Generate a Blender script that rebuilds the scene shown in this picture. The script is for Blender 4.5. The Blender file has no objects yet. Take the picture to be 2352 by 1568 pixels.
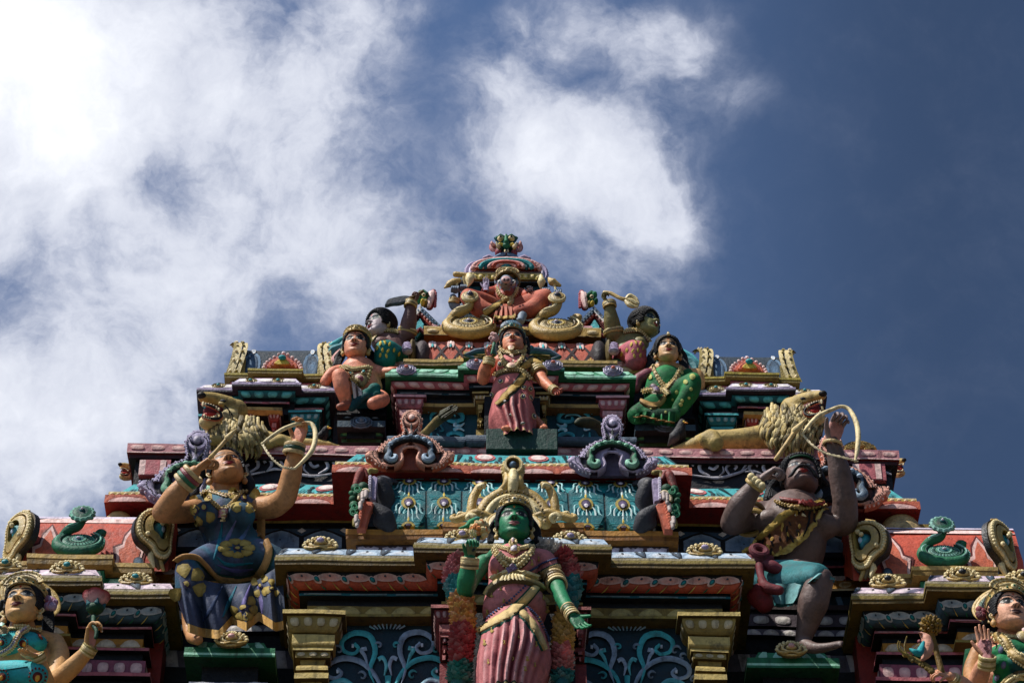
import bpy, math, random
import numpy as np
from mathutils import Vector, Matrix, noise
from mathutils.bvhtree import BVHTree
from mathutils.kdtree import KDTree
random.seed(7); rng = np.random.default_rng(7)
sc = bpy.context.scene
COL = sc.collection
R = math.radians
A = lambda *p: np.array(p, float)
# ------------------------------------------------------------------ view
FPX, PITCH, YAW = 6500.0, R(42.0), R(0.8)
EYE = A(-0.158, -10.5, 1.6)
vF = A(math.sin(YAW)*math.cos(PITCH), math.cos(YAW)*math.cos(PITCH), math.sin(PITCH))
vR = A(math.cos(YAW), -math.sin(YAW), 0.0)
vU = np.cross(vR, vF)
def ray(px, py): return vF + vR*((px-1176)/FPX) + vU*((784-py)/FPX)
def at(px, py, Y):
    "point of the plane y=Y seen at photo position (px,py), 2352x1568 measure"
    d = ray(px, py); return EYE + d*((Y-EYE[1])/d[1])
def ppm(p): return FPX/float(np.dot(np.asarray(p)-EYE, vF))     # pixels per metre at p
def zc(py, Y, px=1178): return at(px, py, Y)[2]
class K:
    def __init__(k, ox, oy, s=3.0): k.o = (ox, oy); k.s = s
    def __call__(k, x, y): return (k.o[0]+x/k.s, k.o[1]+y/k.s)
k1 = K(0,1045); k2 = K(783.8,1045); k3 = K(1567.6,1045); k4 = K(783.8,522.5); kA = K(299.7,940,2.835); kB = K(1590.6,913,2.6); kL = K(0,1263.3,5.141); kR = K(2038.5,1263.3,5.141); k0 = K(172.3,660.4); k5 = K(1395.4,660.4)
# ------------------------------------------------------------------ colours (linear, from sRGB hex)
def H(h, k=1.0):
    h = h.lstrip('#'); r = [int(h[i:i+2],16)/255 for i in (0,2,4)]
    return tuple(k*(c/12.92 if c <= .04045 else ((c+.055)/1.055)**2.4) for c in r)
PAL = dict(gold='bb9c58', goldl='dcc890', goldd='5f4b20', olive='94823e', brown='6e5020', brownd='4a3413', coral='cc6a4e', corald='a8442f',
  pink='dca49c', pinkl='ecc8c0', rose='b8646a', rosed='8a3a45', red='b22a20', redd='5e0d0c', teal='1c8f94', teald='0e5a62', tealdd='0a333a',
  aqua='5cc0c4', mint='a5dcc0', green='1f6a46', greend='10432a', grn2='3a8a62', blue='5f7f9c', blued='243c52', bluel='a9bfd2', slate='4c5f70', white='e8e2da',
  lilac='a99ab8', lilacl='cfc5d8', purp='6c5a86', black='08090b', ink='0c0e12', navy='16323e', char='2b2c30', cream='e6d3a8', sand='cdb27c',  # ink: black paint, and shade put into the colour of gaps and undersides
  skin='d7a070', skinp='e0967a', skind='6b4a3c', grey='7c7476', ggreen='25864c', olv='8f8a4e', orange='d8843c', yellow='dcc04c', maroon='8e3f46', hair='121318')
PAL = {k: H(v) for k, v in PAL.items()}
def col(c):
    if isinstance(c, str): return PAL[c] if c in PAL else H(c)
    return tuple(c)[:3]
def mixc(a, b, t):
    a, b = col(a), col(b); return tuple(x+(y-x)*t for x, y in zip(a, b))
# ------------------------------------------------------------------ materials: painted plaster, colour from the paint attribute
def mat_paint(name, rough=.55, bump=.25, wear=.25, spec=.4, scale=1.0, streak=.25):
    m = bpy.data.materials.new(name); m.use_nodes = True; nt = m.node_tree; N = nt.nodes; L = nt.links
    b = N['Principled BSDF']; b.inputs['Roughness'].default_value = rough; b.inputs['Specular IOR Level'].default_value = spec
    at_ = N.new('ShaderNodeAttribute'); at_.attribute_name = 'Col'
    g = N.new('ShaderNodeNewGeometry')
    def noise(sc_, det, rgh, vec=None):
        n = N.new('ShaderNodeTexNoise'); n.inputs['Scale'].default_value = sc_; n.inputs['Detail'].default_value = det; n.inputs['Roughness'].default_value = rgh
        L.new(vec or g.outputs['Position'], n.inputs['Vector']); return n
    def ramp(src, p0, c0, p1, c1):
        r = N.new('ShaderNodeMapRange'); r.inputs[1].default_value = p0; r.inputs[2].default_value = p1; r.inputs[3].default_value = c0; r.inputs[4].default_value = c1
        L.new(src, r.inputs[0]); return r.outputs[0]
    def mul(colr, fac):
        v = N.new('ShaderNodeVectorMath'); v.operation = 'SCALE'; L.new(colr, v.inputs[0]); L.new(fac, v.inputs['Scale']); return v.outputs[0]
    mp = N.new('ShaderNodeMapping'); mp.inputs['Scale'].default_value = (1,1,.18); L.new(g.outputs['Position'], mp.inputs['Vector'])
    big = noise(4*scale, 4, .6); fine = noise(38*scale, 5, .65); st = noise(26*scale, 3, .6, mp.outputs[0]); brush = noise(90*scale, 2, .5)
    c = mul(at_.outputs['Color'], ramp(big.outputs['Fac'], .3, 1-.5*wear, .7, 1+.3*wear))
    c = mul(c, ramp(fine.outputs['Fac'], .25, 1-wear, .75, 1+.45*wear))
    c = mul(c, ramp(st.outputs['Fac'], .55, 1.0, .8, 1-streak*1.6))
    # chips of bare plaster and grime
    mx = N.new('ShaderNodeMix'); mx.data_type = 'RGBA'; L.new(c, mx.inputs[6]); mx.inputs[7].default_value = (.36,.33,.28,1)
    ch = noise(60*scale, 6, .7); L.new(ramp(ch.outputs['Fac'], .685, 0, .72, .55*min(1,wear*2)), mx.inputs[0])
    mx2 = N.new('ShaderNodeMix'); mx2.data_type = 'RGBA'; L.new(mx.outputs[2], mx2.inputs[6]); mx2.inputs[7].default_value = (.025,.022,.018,1)
    gr = noise(13*scale, 6, .75); L.new(ramp(gr.outputs['Fac'], .54, 0, .74, min(.85, 2.2*wear)), mx2.inputs[0])
    L.new(mx2.outputs[2], b.inputs['Base Color'])
    L.new(ramp(fine.outputs['Fac'], .3, rough-.12, .7, rough+.15), b.inputs['Roughness'])
    bp = N.new('ShaderNodeBump'); bp.inputs['Strength'].default_value = bump; bp.inputs['Distance'].default_value = .012
    ad = N.new('ShaderNodeMath'); ad.operation = 'ADD'; L.new(fine.outputs['Fac'], ad.inputs[0])
    m2 = N.new('ShaderNodeMath'); m2.operation = 'MULTIPLY'; m2.inputs[1].default_value = .35; L.new(brush.outputs['Fac'], m2.inputs[0]); L.new(m2.outputs[0], ad.inputs[1])
    L.new(ad.outputs[0], bp.inputs['Height']); L.new(bp.outputs[0], b.inputs['Normal'])
    return m
M_PLA = mat_paint('painted_plaster', .62, .42, .36, .33, 1.0, .45)
M_SKIN = mat_paint('painted_skin', .52, .32, .28, .36, 1.0, .3)
M_CLOTH = mat_paint('painted_cloth', .68, .32, .3, .22, 1.2, .2)
M_GOLD = mat_paint('gold_paint', .45, .45, .3, .5, 1.4, .15)
M_HAIR = mat_paint('hair_paint', .62, .5, .2, .3, 2.0, .05)
# ------------------------------------------------------------------ mesh builder
def root_loc(o):
    l = np.zeros(3)
    while o is not None: l += np.array(o.location); o = o.parent
    return l
class MB:
    def __init__(s): s.v = []; s.f = []; s.c = []
    def add(s, vs, fs, c):
        n = len(s.v); vs = [tuple(map(float, p)) for p in vs]; s.v += vs
        if isinstance(c, (str, tuple)): c = [col(c)]*len(vs)
        else: c = [col(x) for x in c]
        s.c += c
        s.f += [tuple(i+n for i in f) for f in fs]; return s
    def join(s, o):
        n = len(s.v); s.v += o.v; s.c += o.c; s.f += [tuple(i+n for i in f) for f in o.f]; return s
    def quad(s, a, b, c_, d, c): return s.add([a,b,c_,d], [(0,1,2,3)], c)
    def grid(s, P, c, cu=False, cv=False):
        n, m = len(P), len(P[0]); fs = []
        for i in range(n if cu else n-1):
            for j in range(m if cv else m-1):
                i2, j2 = (i+1) % n, (j+1) % m
                fs.append((i*m+j, i*m+j2, i2*m+j2, i2*m+j))
        vs = [p for r in P for p in r]
        if isinstance(c, list) and isinstance(c[0], list): c = [x for r in c for x in r]
        elif isinstance(c, list) and len(c) == n and len(c) != len(vs): c = [x for x in c for _ in range(m)]
        return s.add(vs, fs, c)
    def tube(s, pts, rad, c, n=10, cap=True, flat=1.0, ref=None):
        P = [np.asarray(p, float) for p in pts]; k = len(P)
        if not hasattr(rad, '__len__'): rad = [rad]*k
        T = []
        for i in range(k):
            t = P[min(i+1,k-1)]-P[max(i-1,0)]; T.append(t/(np.linalg.norm(t)+1e-9))
        u = np.asarray(ref, float) if ref is not None else (A(0,0,1) if abs(T[0][2]) < .9 else A(1,0,0))
        rows = []; cs = []
        for i in range(k):
            u = u-T[i]*np.dot(u,T[i]); u /= np.linalg.norm(u)+1e-9; w = np.cross(T[i], u)
            rows.append([P[i]+rad[i]*(u*math.cos(a)*flat+w*math.sin(a)) for a in np.linspace(0,2*math.pi,n,endpoint=False)])
            cs.append(c[i] if isinstance(c, list) else c)
        if cap:
            for e, i in ((0,0),(-1,k-1)):
                sg = -1 if e == 0 else 1; extra = []
                for q in (.6, .9, 1.0):
                    rr = math.sqrt(max(0,1-q*q)); extra.append([P[i]+T[i]*sg*min(rad[i]*.9,.075)*q+(p-P[i])*rr for p in rows[i]])
                if e == 0: pre = extra[::-1]
                else: post = extra
            rows = pre+rows+post; cs = [cs[0]]*3+cs+[cs[-1]]*3
        return s.grid(rows, cs, False, True)
    def ball(s, c0, r, c, rot=None, n=16, m=10):
        c0 = np.asarray(c0, float); r = A(r,r,r) if not hasattr(r,'__len__') else np.asarray(r, float)
        rows = []
        for i in range(m+1):
            th = math.pi*i/m; rr = math.sin(th) if 0 < i < m else 1e-4
            row = []
            for j in range(n):
                a = 2*math.pi*j/n; p = A(rr*math.cos(a), rr*math.sin(a), math.cos(th))*r
                if rot is not None: p = rot @ p
                row.append(c0+p)
            rows.append(row)
        return s.grid(rows, c, False, True)
    def cap(s, a, b, ra, rb, c, n=14):
        "tapered capsule"
        a, b = np.asarray(a, float), np.asarray(b, float)
        return s.tube([a+(b-a)*t for t in np.linspace(0,1,6)], [ra+(rb-ra)*t for t in np.linspace(0,1,6)], c, n)
    def box(s, lo, hi, c):
        x0,y0,z0 = lo; x1,y1,z1 = hi
        q = [(x0,y0,z0),(x1,y0,z0),(x1,y1,z0),(x0,y1,z0),(x0,y0,z1),(x1,y0,z1),(x1,y1,z1),(x0,y1,z1)]
        for f in ((0,1,5,4),(1,2,6,5),(2,3,7,6),(3,0,4,7),(4,5,6,7),(3,2,1,0)): s.add([q[i] for i in f], [(0,1,2,3)], c)
        return s
    def slab(s, pts, back, c, cs=None, bev=0.0):
        "polygon (front face) extruded along vector back; bev rounds the rim"
        P = [np.asarray(p, float) for p in pts]; n = len(P); b = np.asarray(back, float); ctr = sum(P)/n
        cs = cs or c
        if bev:
            u = b/np.linalg.norm(b)
            Fr = [p+(ctr-p)/(np.linalg.norm(ctr-p)+1e-9)*bev for p in P]
            s.add(Fr, [tuple(range(n))], c)
            rows = [Fr+[Fr[0]], [p+u*bev*.3+(f-p)*.35 for p, f in zip(P,Fr)], [p+u*bev for p in P], [p+b for p in P]]
            rows = [r if len(r) == n+1 else r+[r[0]] for r in rows]; s.grid(rows, cs)
        else:
            s.add(P, [tuple(range(n))], c)
            s.grid([P+[P[0]], [p+b for p in P]+[P[0]+b]], cs)
        s.add([p+b for p in P][::-1], [tuple(range(n))], cs); return s
    def mesh(s, name, off=(0,0,0)):
        me = bpy.data.meshes.new(name)
        v = np.array(s.v, float)-np.asarray(off)
        me.from_pydata(v.tolist(), [], s.f); me.update()
        a = me.color_attributes.new('Col', 'FLOAT_COLOR', 'POINT')
        c = np.ones((len(s.v), 4), np.float32); c[:, :3] = np.array(s.c, np.float32)
        a.data.foreach_set('color', c.ravel())
        return me
    def build(s, name, parent=None, mat=None, smooth=40, fix=True):
        if parent is not None and mat in (None, M_GOLD):      # hand-made unevenness of the plaster
            nv = noise.noise_vector; s.v = [tuple(Vector(p)+nv(Vector(p)*4.3)*.0065+nv(Vector(p)*15)*.0022) for p in s.v]
        me = s.mesh(name, root_loc(parent) if parent is not None else (0,0,0))
        if fix and len(s.f) < 60000:
            import bmesh
            bm = bmesh.new(); bm.from_mesh(me); bmesh.ops.recalc_face_normals(bm, faces=bm.faces); bm.to_mesh(me); bm.free()
        me.polygons.foreach_set('use_smooth', [True]*len(me.polygons))
        if smooth: me.set_sharp_from_angle(angle=R(smooth))
        me.materials.append(mat or M_PLA)
        o = bpy.data.objects.new(name, me); COL.objects.link(o)
        if parent is not None: o.parent = parent
        return o
def empty(name, loc, label, cat, group=None):
    o = bpy.data.objects.new(name, None); COL.objects.link(o); o.location = loc; o.empty_display_size = .1
    return tag(o, label, cat, group)
def tag(o, label, cat, group=None):
    o['label'] = label; o['category'] = cat
    if group: o['group'] = group
    return o
def bez(pts, n=24):
    "Catmull-Rom through points (any dimension)"
    P = [np.asarray(p, float) for p in pts]
    if len(P) < 3: return [P[0]+(P[-1]-P[0])*t for t in np.linspace(0,1,n)]
    Q = [2*P[0]-P[1]]+P+[2*P[-1]-P[-2]]; out = []; k = len(P)-1
    for i in np.linspace(0, k-1e-6, n):
        j = int(i); t = i-j; a,b,c,d = Q[j:j+4]
        out.append(.5*((2*b)+(c-a)*t+(2*a-5*b+4*c-d)*t*t+(3*b-a-3*c+d)*t**3))
    return out
def lin(vals, n):
    vals = list(vals) if hasattr(vals,'__len__') else [vals]*2
    return np.interp(np.linspace(0,1,n), np.linspace(0,1,len(vals)), vals)
# ------------------------------------------------------------------ swept mouldings
class Sweep:
    "stepped plan outline [(x,y)] carrying a moulding profile [(out,z)]"
    def __init__(s, path, prof):
        s.path = [A(*p) for p in path]; s.prof = prof; n = len(path); s.E = []
        nor = []
        for i in range(n-1):
            d = s.path[i+1]-s.path[i]; d /= np.linalg.norm(d); nor.append(A(d[1], -d[0]))
        for i in range(n):
            if i == 0: m = nor[0]
            elif i == n-1: m = nor[-1]
            else: m = (nor[i-1]+nor[i])/(1+np.dot(nor[i-1],nor[i]))
            s.E.append([A(*(s.path[i]+m*o), z) for o, z in prof])
    def P(s, i, j): return s.E[i][j]
    def S(s, i, j0, j1):
        "surface function of plan segment i between profile points j0..j1"
        L = [0]
        for j in range(j0, j1): L.append(L[-1]+math.hypot(s.prof[j+1][0]-s.prof[j][0], s.prof[j+1][1]-s.prof[j][1]))
        L = np.array(L)/L[-1]
        def f(u, v):
            v = min(max(v,0),1); j = min(int(np.searchsorted(L, v, 'right'))-1, j1-j0-1); t = (v-L[j])/(L[j+1]-L[j]+1e-9)
            a = s.E[i][j0+j]*(1-t)+s.E[i][j0+j+1]*t; b = s.E[i+1][j0+j]*(1-t)+s.E[i+1][j0+j+1]*t
            return a*(1-u)+b*u
        f.len = float(np.linalg.norm(s.E[i+1][j0]-s.E[i][j0])); f.h = float(sum(math.hypot(s.prof[j+1][0]-s.prof[j][0], s.prof[j+1][1]-s.prof[j][1]) for j in range(j0,j1)))
        return f
    def draw(s, mb, cols, groups=None):
        "cols[j] = colour or (top,bottom) of profile segment j"
        for j, c in enumerate(cols):
            if c is None: continue
            ct, cb = (c if isinstance(c, list) else (c, c))
            for i in range(len(s.path)-1):
                n = min(24, max(1, int(np.linalg.norm(s.path[i+1]-s.path[i])/.14))); u = np.linspace(0,1,n+1)[:,None]
                mb.grid([s.E[i][j]*(1-u)+s.E[i+1][j]*u, s.E[i][j+1]*(1-u)+s.E[i+1][j+1]*u], [ct, cb] if n+1 != 2 else [ct,ct,cb,cb])
        return s
    def lid(s, mb, c, j=0):
        mb.add([e[j] for e in s.E], [tuple(range(len(s.E)))], c); return s
def snorm(f, u, v):
    e = 1e-3; a = f(min(u+e,1),v)-f(max(u-e,0),v); b = f(u,min(v+e,1))-f(u,max(v-e,0))
    n = np.cross(a, b); n = n/(np.linalg.norm(n)+1e-12)
    return n if np.dot(n, EYE-f(u,v)) > 0 else -n
def motif(mb, f, cx, w, poly, rim, mid=None, lift=.003, dome=.003, v0=0., v1=1., off=(0,0)):
    "paint a star-shaped patch on surface f; cx,w in metres along the segment; poly in x -.5...5, y 0..1"
    mid = mid or rim; P = np.asarray(poly, float); ctr = P.mean(0); Lm = max(f.len, 1e-6)
    def pt(q, l):
        u = (cx+(q[0]+off[0])*w)/Lm; v = v0+(v1-v0)*(q[1]+off[1]); u = min(max(u,0),1)
        return f(u, v)+snorm(f, u, v)*l
    n = len(P); vs = [pt(ctr, lift+dome)]; cs = [mid]
    for t, cc in ((.55, mixc(rim, mid, .6)), (1.0, rim)):
        vs += [pt(ctr+(p-ctr)*t, lift+dome*(1-t)) for p in P]; cs += [cc]*n
    fs = [(0, 1+i, 1+(i+1) % n) for i in range(n)]+[(1+i, 1+n+i, 1+n+(i+1) % n, 1+(i+1) % n) for i in range(n)]
    mb.add(vs, fs, cs)
def ell(n=14, rx=.42, ry=.42, cx=0, cy=.5, sq=1.0):
    return [(cx+rx*np.sign(math.cos(a))*abs(math.cos(a))**sq, cy+ry*np.sign(math.sin(a))*abs(math.sin(a))**sq) for a in np.linspace(0,2*math.pi,n,endpoint=False)]
OVAL = ell(16, .42, .40, sq=.7)
ROUND = ell(16)
SCAL = [(-.5,0)]+[(-.5+.5*(1-math.cos(a)), .12+.82*math.sin(a)) for a in np.linspace(0,math.pi,13)]+[(.5,0)]       # hanging scallop
ARCH = [(-.47,1)]+[(-.47*math.cos(a), 1-.95*math.sin(a)) for a in np.linspace(0.05,math.pi-.05,13)]+[(.47,1)]          # rising scallop
LOTUS = [(0,0),(.12,.2),(.3,.05),(.32,.35),(.5,.3),(.42,.75),(.25,1),(0,.9),(-.25,1),(-.42,.75),(-.5,.3),(-.32,.35),(-.3,.05),(-.12,.2)]
HANG = [(0,.0),(.15,.05),(.3,.2),(.5,.7),(.36,.85),(.28,.7),(.24,1),(.1,.85),(0,1.0),(-.1,.85),(-.24,1),(-.28,.7),(-.36,.85),(-.5,.7),(-.3,.2),(-.15,.05)]
def row(mb, f, period, poly, rim, mid=None, w=.9, lift=.003, dome=.003, v0=0., v1=1., phase=.5, n=None, skip=()):
    n = n or max(1, int(round(f.len/period))); st = f.len/n
    for i in range(n):
        if i in skip: continue
        motif(mb, f, (i+phase)*st, st*w, poly, rim, mid, lift, dome, v0, v1)
def stroke(mb, fun, pts, wid, c, lift=.004, n=24, crown=.002, c2=None):
    "tapering brush stroke / raised band through 2-D points mapped to 3-D by fun(x,y)->(point, normal)"
    P = bez(pts, n); W = lin(wid, n); rows = []; cs = []
    for i in range(n):
        t = P[min(i+1,n-1)]-P[max(i-1,0)]; t = t/(np.linalg.norm(t)+1e-9); nr = A(-t[1], t[0]); r = []; cr = []
        for k, s_ in enumerate((-1,-.5,0,.5,1)):
            q = P[i]+nr*s_*W[i]/2; p, nm = fun(q[0], q[1]); r.append(p+nm*(lift+crown*(1-s_*s_))); cr.append(mixc(c, c2 or c, .5+.5*s_))
        rows.append(r); cs.append(cr)
    mb.grid(rows, cs)
def plane_map(Y, nrm=(0,-1,0)):
    nm = A(*nrm); return lambda x, y: (at(x, y, Y), nm)
# =================================================================== TOWER
tower = empty('temple_tower', (0, 1.2, 0), 'steep painted temple tower of stacked cornices, niches and little roofs rising against the sky', 'temple tower')
class Turtle:
    def __init__(s, out, z): s.p = [(out, z)]; s.c = []; s.t = {}
    def _go(s, do, dz, c, tg):
        o, z = s.p[-1]; s.p.append((o+do, z+dz)); s.c.append(c)
        if tg: s.t[tg] = (len(s.p)-2, len(s.p)-1)
        return s
    def v(s, h, c, tg=None): return s._go(0, -h, c, tg)
    def b(s, d, c, tg=None): return s._go(-d, 0, c, tg)
    def f(s, d, c, tg=None): return s._go(d, 0, c, tg)
    def sl(s, do, dz, c, tg=None): return s._go(do, dz, c, tg)
    def roll(s, do, dz, ct, cb, tg=None, n=6, bulge=1):
        "quarter round from current point by (do,dz); bulge 1 = starts vertical"
        o, z = s.p[-1]; j0 = len(s.p)-1
        for i in range(1, n+1):
            a = math.pi/2*i/n
            q = (do*(1-math.cos(a)), dz*math.sin(a)) if bulge else (do*math.sin(a), dz*(1-math.cos(a)))
            s.p.append((o+q[0], z+q[1])); s.c.append([mixc(ct,cb,(i-1)/n), mixc(ct,cb,i/n)])
        if tg: s.t[tg] = (j0, len(s.p)-1)
        return s
def plan(xl, xr, Y0, back, proj=None):
    p = [(xl, Y0+back), (xl, Y0)]
    if proj: p += [(proj[0], Y0), (proj[0], Y0-proj[2]), (proj[1], Y0-proj[2]), (proj[1], Y0)]
    return p+[(xr, Y0), (xr, Y0+back)]
def X(px, py, Y): return at(px, py, Y)[0]
def mould(mb, pth, T, lid=None):
    s = Sweep(pth, T.p); s.draw(mb, T.c); s.t = T.t
    if lid: s.lid(mb, lid)
    return s
FR = lambda s: [i for i in range(len(s.path)-1) if abs(s.path[i+1][1]-s.path[i][1]) < 1e-6]   # front facing plan segments
LG = lambda s: [0, len(s.path)-2]
def deco(mb, s, tg, fn, segs=None):
    for i in (FR(s) if segs is None else segs):
        f = s.S(i, *s.t[tg])
        if f.len > .03: fn(f)
# ---- rosette: mounded gold flower with a coloured boss
def rosette(parent, p, r, c=('gold','goldl','goldd'), gem='teal', style=0, nrm=(0,-.9,.15)):
    mb = MB(); nm = A(*nrm); nm /= np.linalg.norm(nm); u = A(1,0,0); w = np.cross(nm, u); w = -w if w[2] < 0 else w
    def q(a, rad, h, sq=.78): return A(*p)+u*math.cos(a)*rad*r+w*math.sin(a)*rad*r*sq+nm*h*r
    n = 48
    rows = []; cs = []
    if style:
        prof = [(1.0,-.1,2),(1.02,.06,0),(.93,.13,0),(.86,.08,2),(.72,.24,0),(.62,.17,2),(.45,.38,1),(.34,.3,2),(.22,.48,1),(.0,.52,1)]; dy = 0
    else: prof = [(.96,-.14,2),(1.03,.05,2),(1.0,.16,0),(.88,.22,1),(.80,.12,2),(.74,.12,2),(.68,.30,0),(.56,.36,1),(.48,.24,2),(.40,.26,2),(.34,.40,0),(.24,.48,1),(.0,.50,1)]; dy = .16
    for k, (rd, h, ci) in enumerate(prof):
        r_ = []; c_ = []
        for a in np.linspace(0, 2*math.pi, n, endpoint=False):
            lob = 1+.10*abs(math.sin(a*(5 if style else 7)))*(1 if k < 4 else .7 if k < 7 else .2); lo = 1 if style or math.sin(a) > 0 else 1-.45*abs(math.sin(a))
            r_.append(q(a, rd*lob*lo, h)+w*dy*r*(1-rd)); c_.append(c[ci])
        rows.append(r_); cs.append(c_)
    mb.grid(rows, cs, False, True)
    if style == 0:      # bead petals round the upper edge, leaf curls below
        for a in np.linspace(R(4), R(176), 10): mb.ball(q(a, 1.02, .16), (.13*r,.10*r,.12*r), c[1], n=8, m=6)
        for a in np.linspace(R(20), R(160), 7): mb.ball(q(a, .70, .34)+w*dy*.3*r, .085*r, c[1], n=7, m=5)
        for sg in (-1,1): mb.tube([q(R(270)+sg*.2,.3,.3), q(R(270)+sg*.75,.62,.28), q(R(270)+sg*1.25,.9,.22), q(R(270)+sg*1.6,1.06,.1)], [.05*r,.10*r,.11*r,.04*r], c[0], 7)
        mb.ball(q(R(90),1.12,.1), .11*r, c[1], n=8, m=6)
    mb.ball(A(*p)+nm*.5*r+w*dy*r, (.24*r,.16*r,.18*r), gem, n=12, m=8)
    return mb.build('rosette', parent, M_GOLD)
# ---- capital / pilaster head: stacked flaring blocks seen from below
def capital(parent, xc, Yf, zt, w, c, name='pilaster', k=1.0, hh=.9, wall=.15, oval=True, lower=.55):
    mb = MB(); h = w/2
    T = Turtle(0, zt); cm, cl, cd = c
    T.v(.022*k, cl).b(.02*k, cd).roll(-.034*k, -.075*k, cm, mixc(cm,cd,.35), 'e').b(.004, cd).v(.01*k, cd).f(.012*k, cd).v(.045*k, cl).roll(-.016*k,-.02*k, cm, cm).b(.004*k, cd).f(.012*k, cd)\
     .v(.014*k, cl).b(.012*k, cd).v(.032*k, cm, 'o').b(.02*k, cd).sl(-.006*k, -.03*k, cm).roll(.02*k, -.02*k, cm, cl, None, 4, 0).v(.014*k, cl).b(.016*k, cd).v(.02*k, cm).f(.02*k, cm).v(.03*k, cl).b(.03*k, cd).v(lower, cm)
    s = mould(mb, [(xc-h, Yf+wall+.12), (xc-h, Yf), (xc+h, Yf), (xc+h, Yf+wall+.12)], T, cl)
    if oval:
        lt = mixc(cl, 'white', .35)
        for i in range(3):
            f = s.S(i, *T.t['e']); row(mb, f, w/4.6, OVAL, mixc(cm, lt, .6), lt, .74, v0=.06, v1=.66)
            f = s.S(i, *T.t['o']); row(mb, f, w/6, ROUND, lt, lt, .8, v0=.12, v1=.88)
    return mb.build(name, parent)
# =================================================================== lower cornice type (central bay and corner shrines)
def low_cornice(mb, xl, xr, Y0, proj, zl, c, back=.9, deep=.9, frieze='flower'):
    lip, br, rl, rl2, tul, fl = c['lip'], c['brown'], c['roll'], c['roll2'], c['tulip'], c['fl']
    T = Turtle(-.034, zl+.060)
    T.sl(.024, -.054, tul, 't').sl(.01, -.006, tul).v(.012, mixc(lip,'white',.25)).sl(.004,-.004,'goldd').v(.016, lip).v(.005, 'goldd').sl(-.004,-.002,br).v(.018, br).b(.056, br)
    T.v(.008,'ink').roll(-.053, -.057, rl, rl2, 'r').b(.010, 'ink').v(.016, 'ink').f(.008, 'ink').v(.013, c['strip'], 's').b(.038, 'ink').v(.03, 'ink').v(.058, fl, 'f').f(.018, fl).v(.014, lip).b(.075, br).v(deep, c['panel'])  # ink gaps: eave shadow painted into the moulding
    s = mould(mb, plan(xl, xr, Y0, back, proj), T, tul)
    dk = 'ink'
    def tul_(f):
        n = max(1, round(f.len/.15)); row(mb, f, .15, ARCH, mixc(tul,'slate',.45), tul, .96, n=n, v0=.1, v1=1, lift=.002)
        row(mb, f, .15, ARCH, tul, mixc(tul,'white',.6), .78, n=n, v0=.22, v1=1, lift=.004)
        row(mb, f, .15, [(-.5,.1),(-.2,.0),(0,.35),(.2,0),(.5,.1),(.35,.55),(.12,1),(-.12,1),(-.35,.55)], dk, 'slate', .30, n=n, phase=0, v0=.1, v1=1, lift=.006)
        row(mb, f, .15, ROUND, dk, dk, .09, n=n, v0=.35, v1=.62, lift=.008)
    deco(mb, s, 't', tul_)
    lt = mixc(rl, 'white', .55)
    def roll_(f):
        P_ = .125; n = max(1, round(f.len/P_))
        row(mb, f, P_, [(-.5,0)]+[(-.5+i/12, -.02+.34*abs(math.cos(math.pi*i/12))**3) for i in range(13)]+[(.5,0)], dk, dk, 1.0, n=n, v0=0, v1=1, lift=.003, dome=0)   # dark gap between scallops
        row(mb, f, P_, [(-.48,.34),(-.40,.16),(-.22,.05),(0,.02),(.22,.05),(.40,.16),(.48,.34),(.2,.44),(0,.46),(-.2,.44)], lt, mixc(rl,'white',.2), 1.0, n=n, lift=.005, dome=.001)
        row(mb, f, P_, ROUND, lt, lt, .34, n=n, phase=0, v0=.12, v1=.62, lift=.006, dome=.002)
        row(mb, f, P_, ROUND, 'tealdd', 'teal', .22, n=n, phase=0, v0=.18, v1=.52, lift=.010, dome=.004)
        row(mb, f, P_, [(0,0),(.5,.6),(0,1),(-.5,.6)], 'green', 'green', .085, n=n, phase=0, v0=.62, v1=.98, lift=.005)
        row(mb, f, P_, [(0,0),(.5,.7),(.2,1),(-.2,1),(-.5,.7)], 'gold', 'yellow', .07, n=n, v0=.45, v1=.96, lift=.005)
        row(mb, f, P_, ROUND, dk, 'slate', .1, n=n, v0=.14, v1=.26, lift=.008)
    deco(mb, s, 'r', roll_); deco(mb, s, 'r', roll_, LG(s))
    deco(mb, s, 's', lambda f: row(mb, f, .2, [(-.5,.2),(.5,.2),(.5,.8),(-.5,.8)], mixc(c['strip'],'white',.18), None, .8))
    fc = c['flc']
    deco(mb, s, 'f', lambda f: row(mb, f, .13, HANG, mixc(fc, fl, .3), fc, .86, v0=.08, v1=1, lift=.003, dome=.006))
    s.zbot = T.p[-1][1]+deep; s.outp = T.p[-1][0]
    return s
def slab_band(mb, xl, xr, Y0, back, proj, zt, lip, br, band, motif_c, poly=OVAL, period=.07, h=.05, lead=.05, lph=.022, brh=.02):
    T = Turtle(-.05, zt+.0).f(.05, lip).v(lph, lip).sl(-.003,-.003,br).v(brh, br).b(lead, br).v(.006,'ink').v(h, band, 'm').v(.2,'ink')
    s = mould(mb, plan(xl, xr, Y0, back, proj), T, lip)
    deco(mb, s, 'm', lambda f: row(mb, f, period, poly, mixc(band, motif_c, .7), motif_c, .86, v0=.06, v1=.95, dome=.006))
    return s
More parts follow.
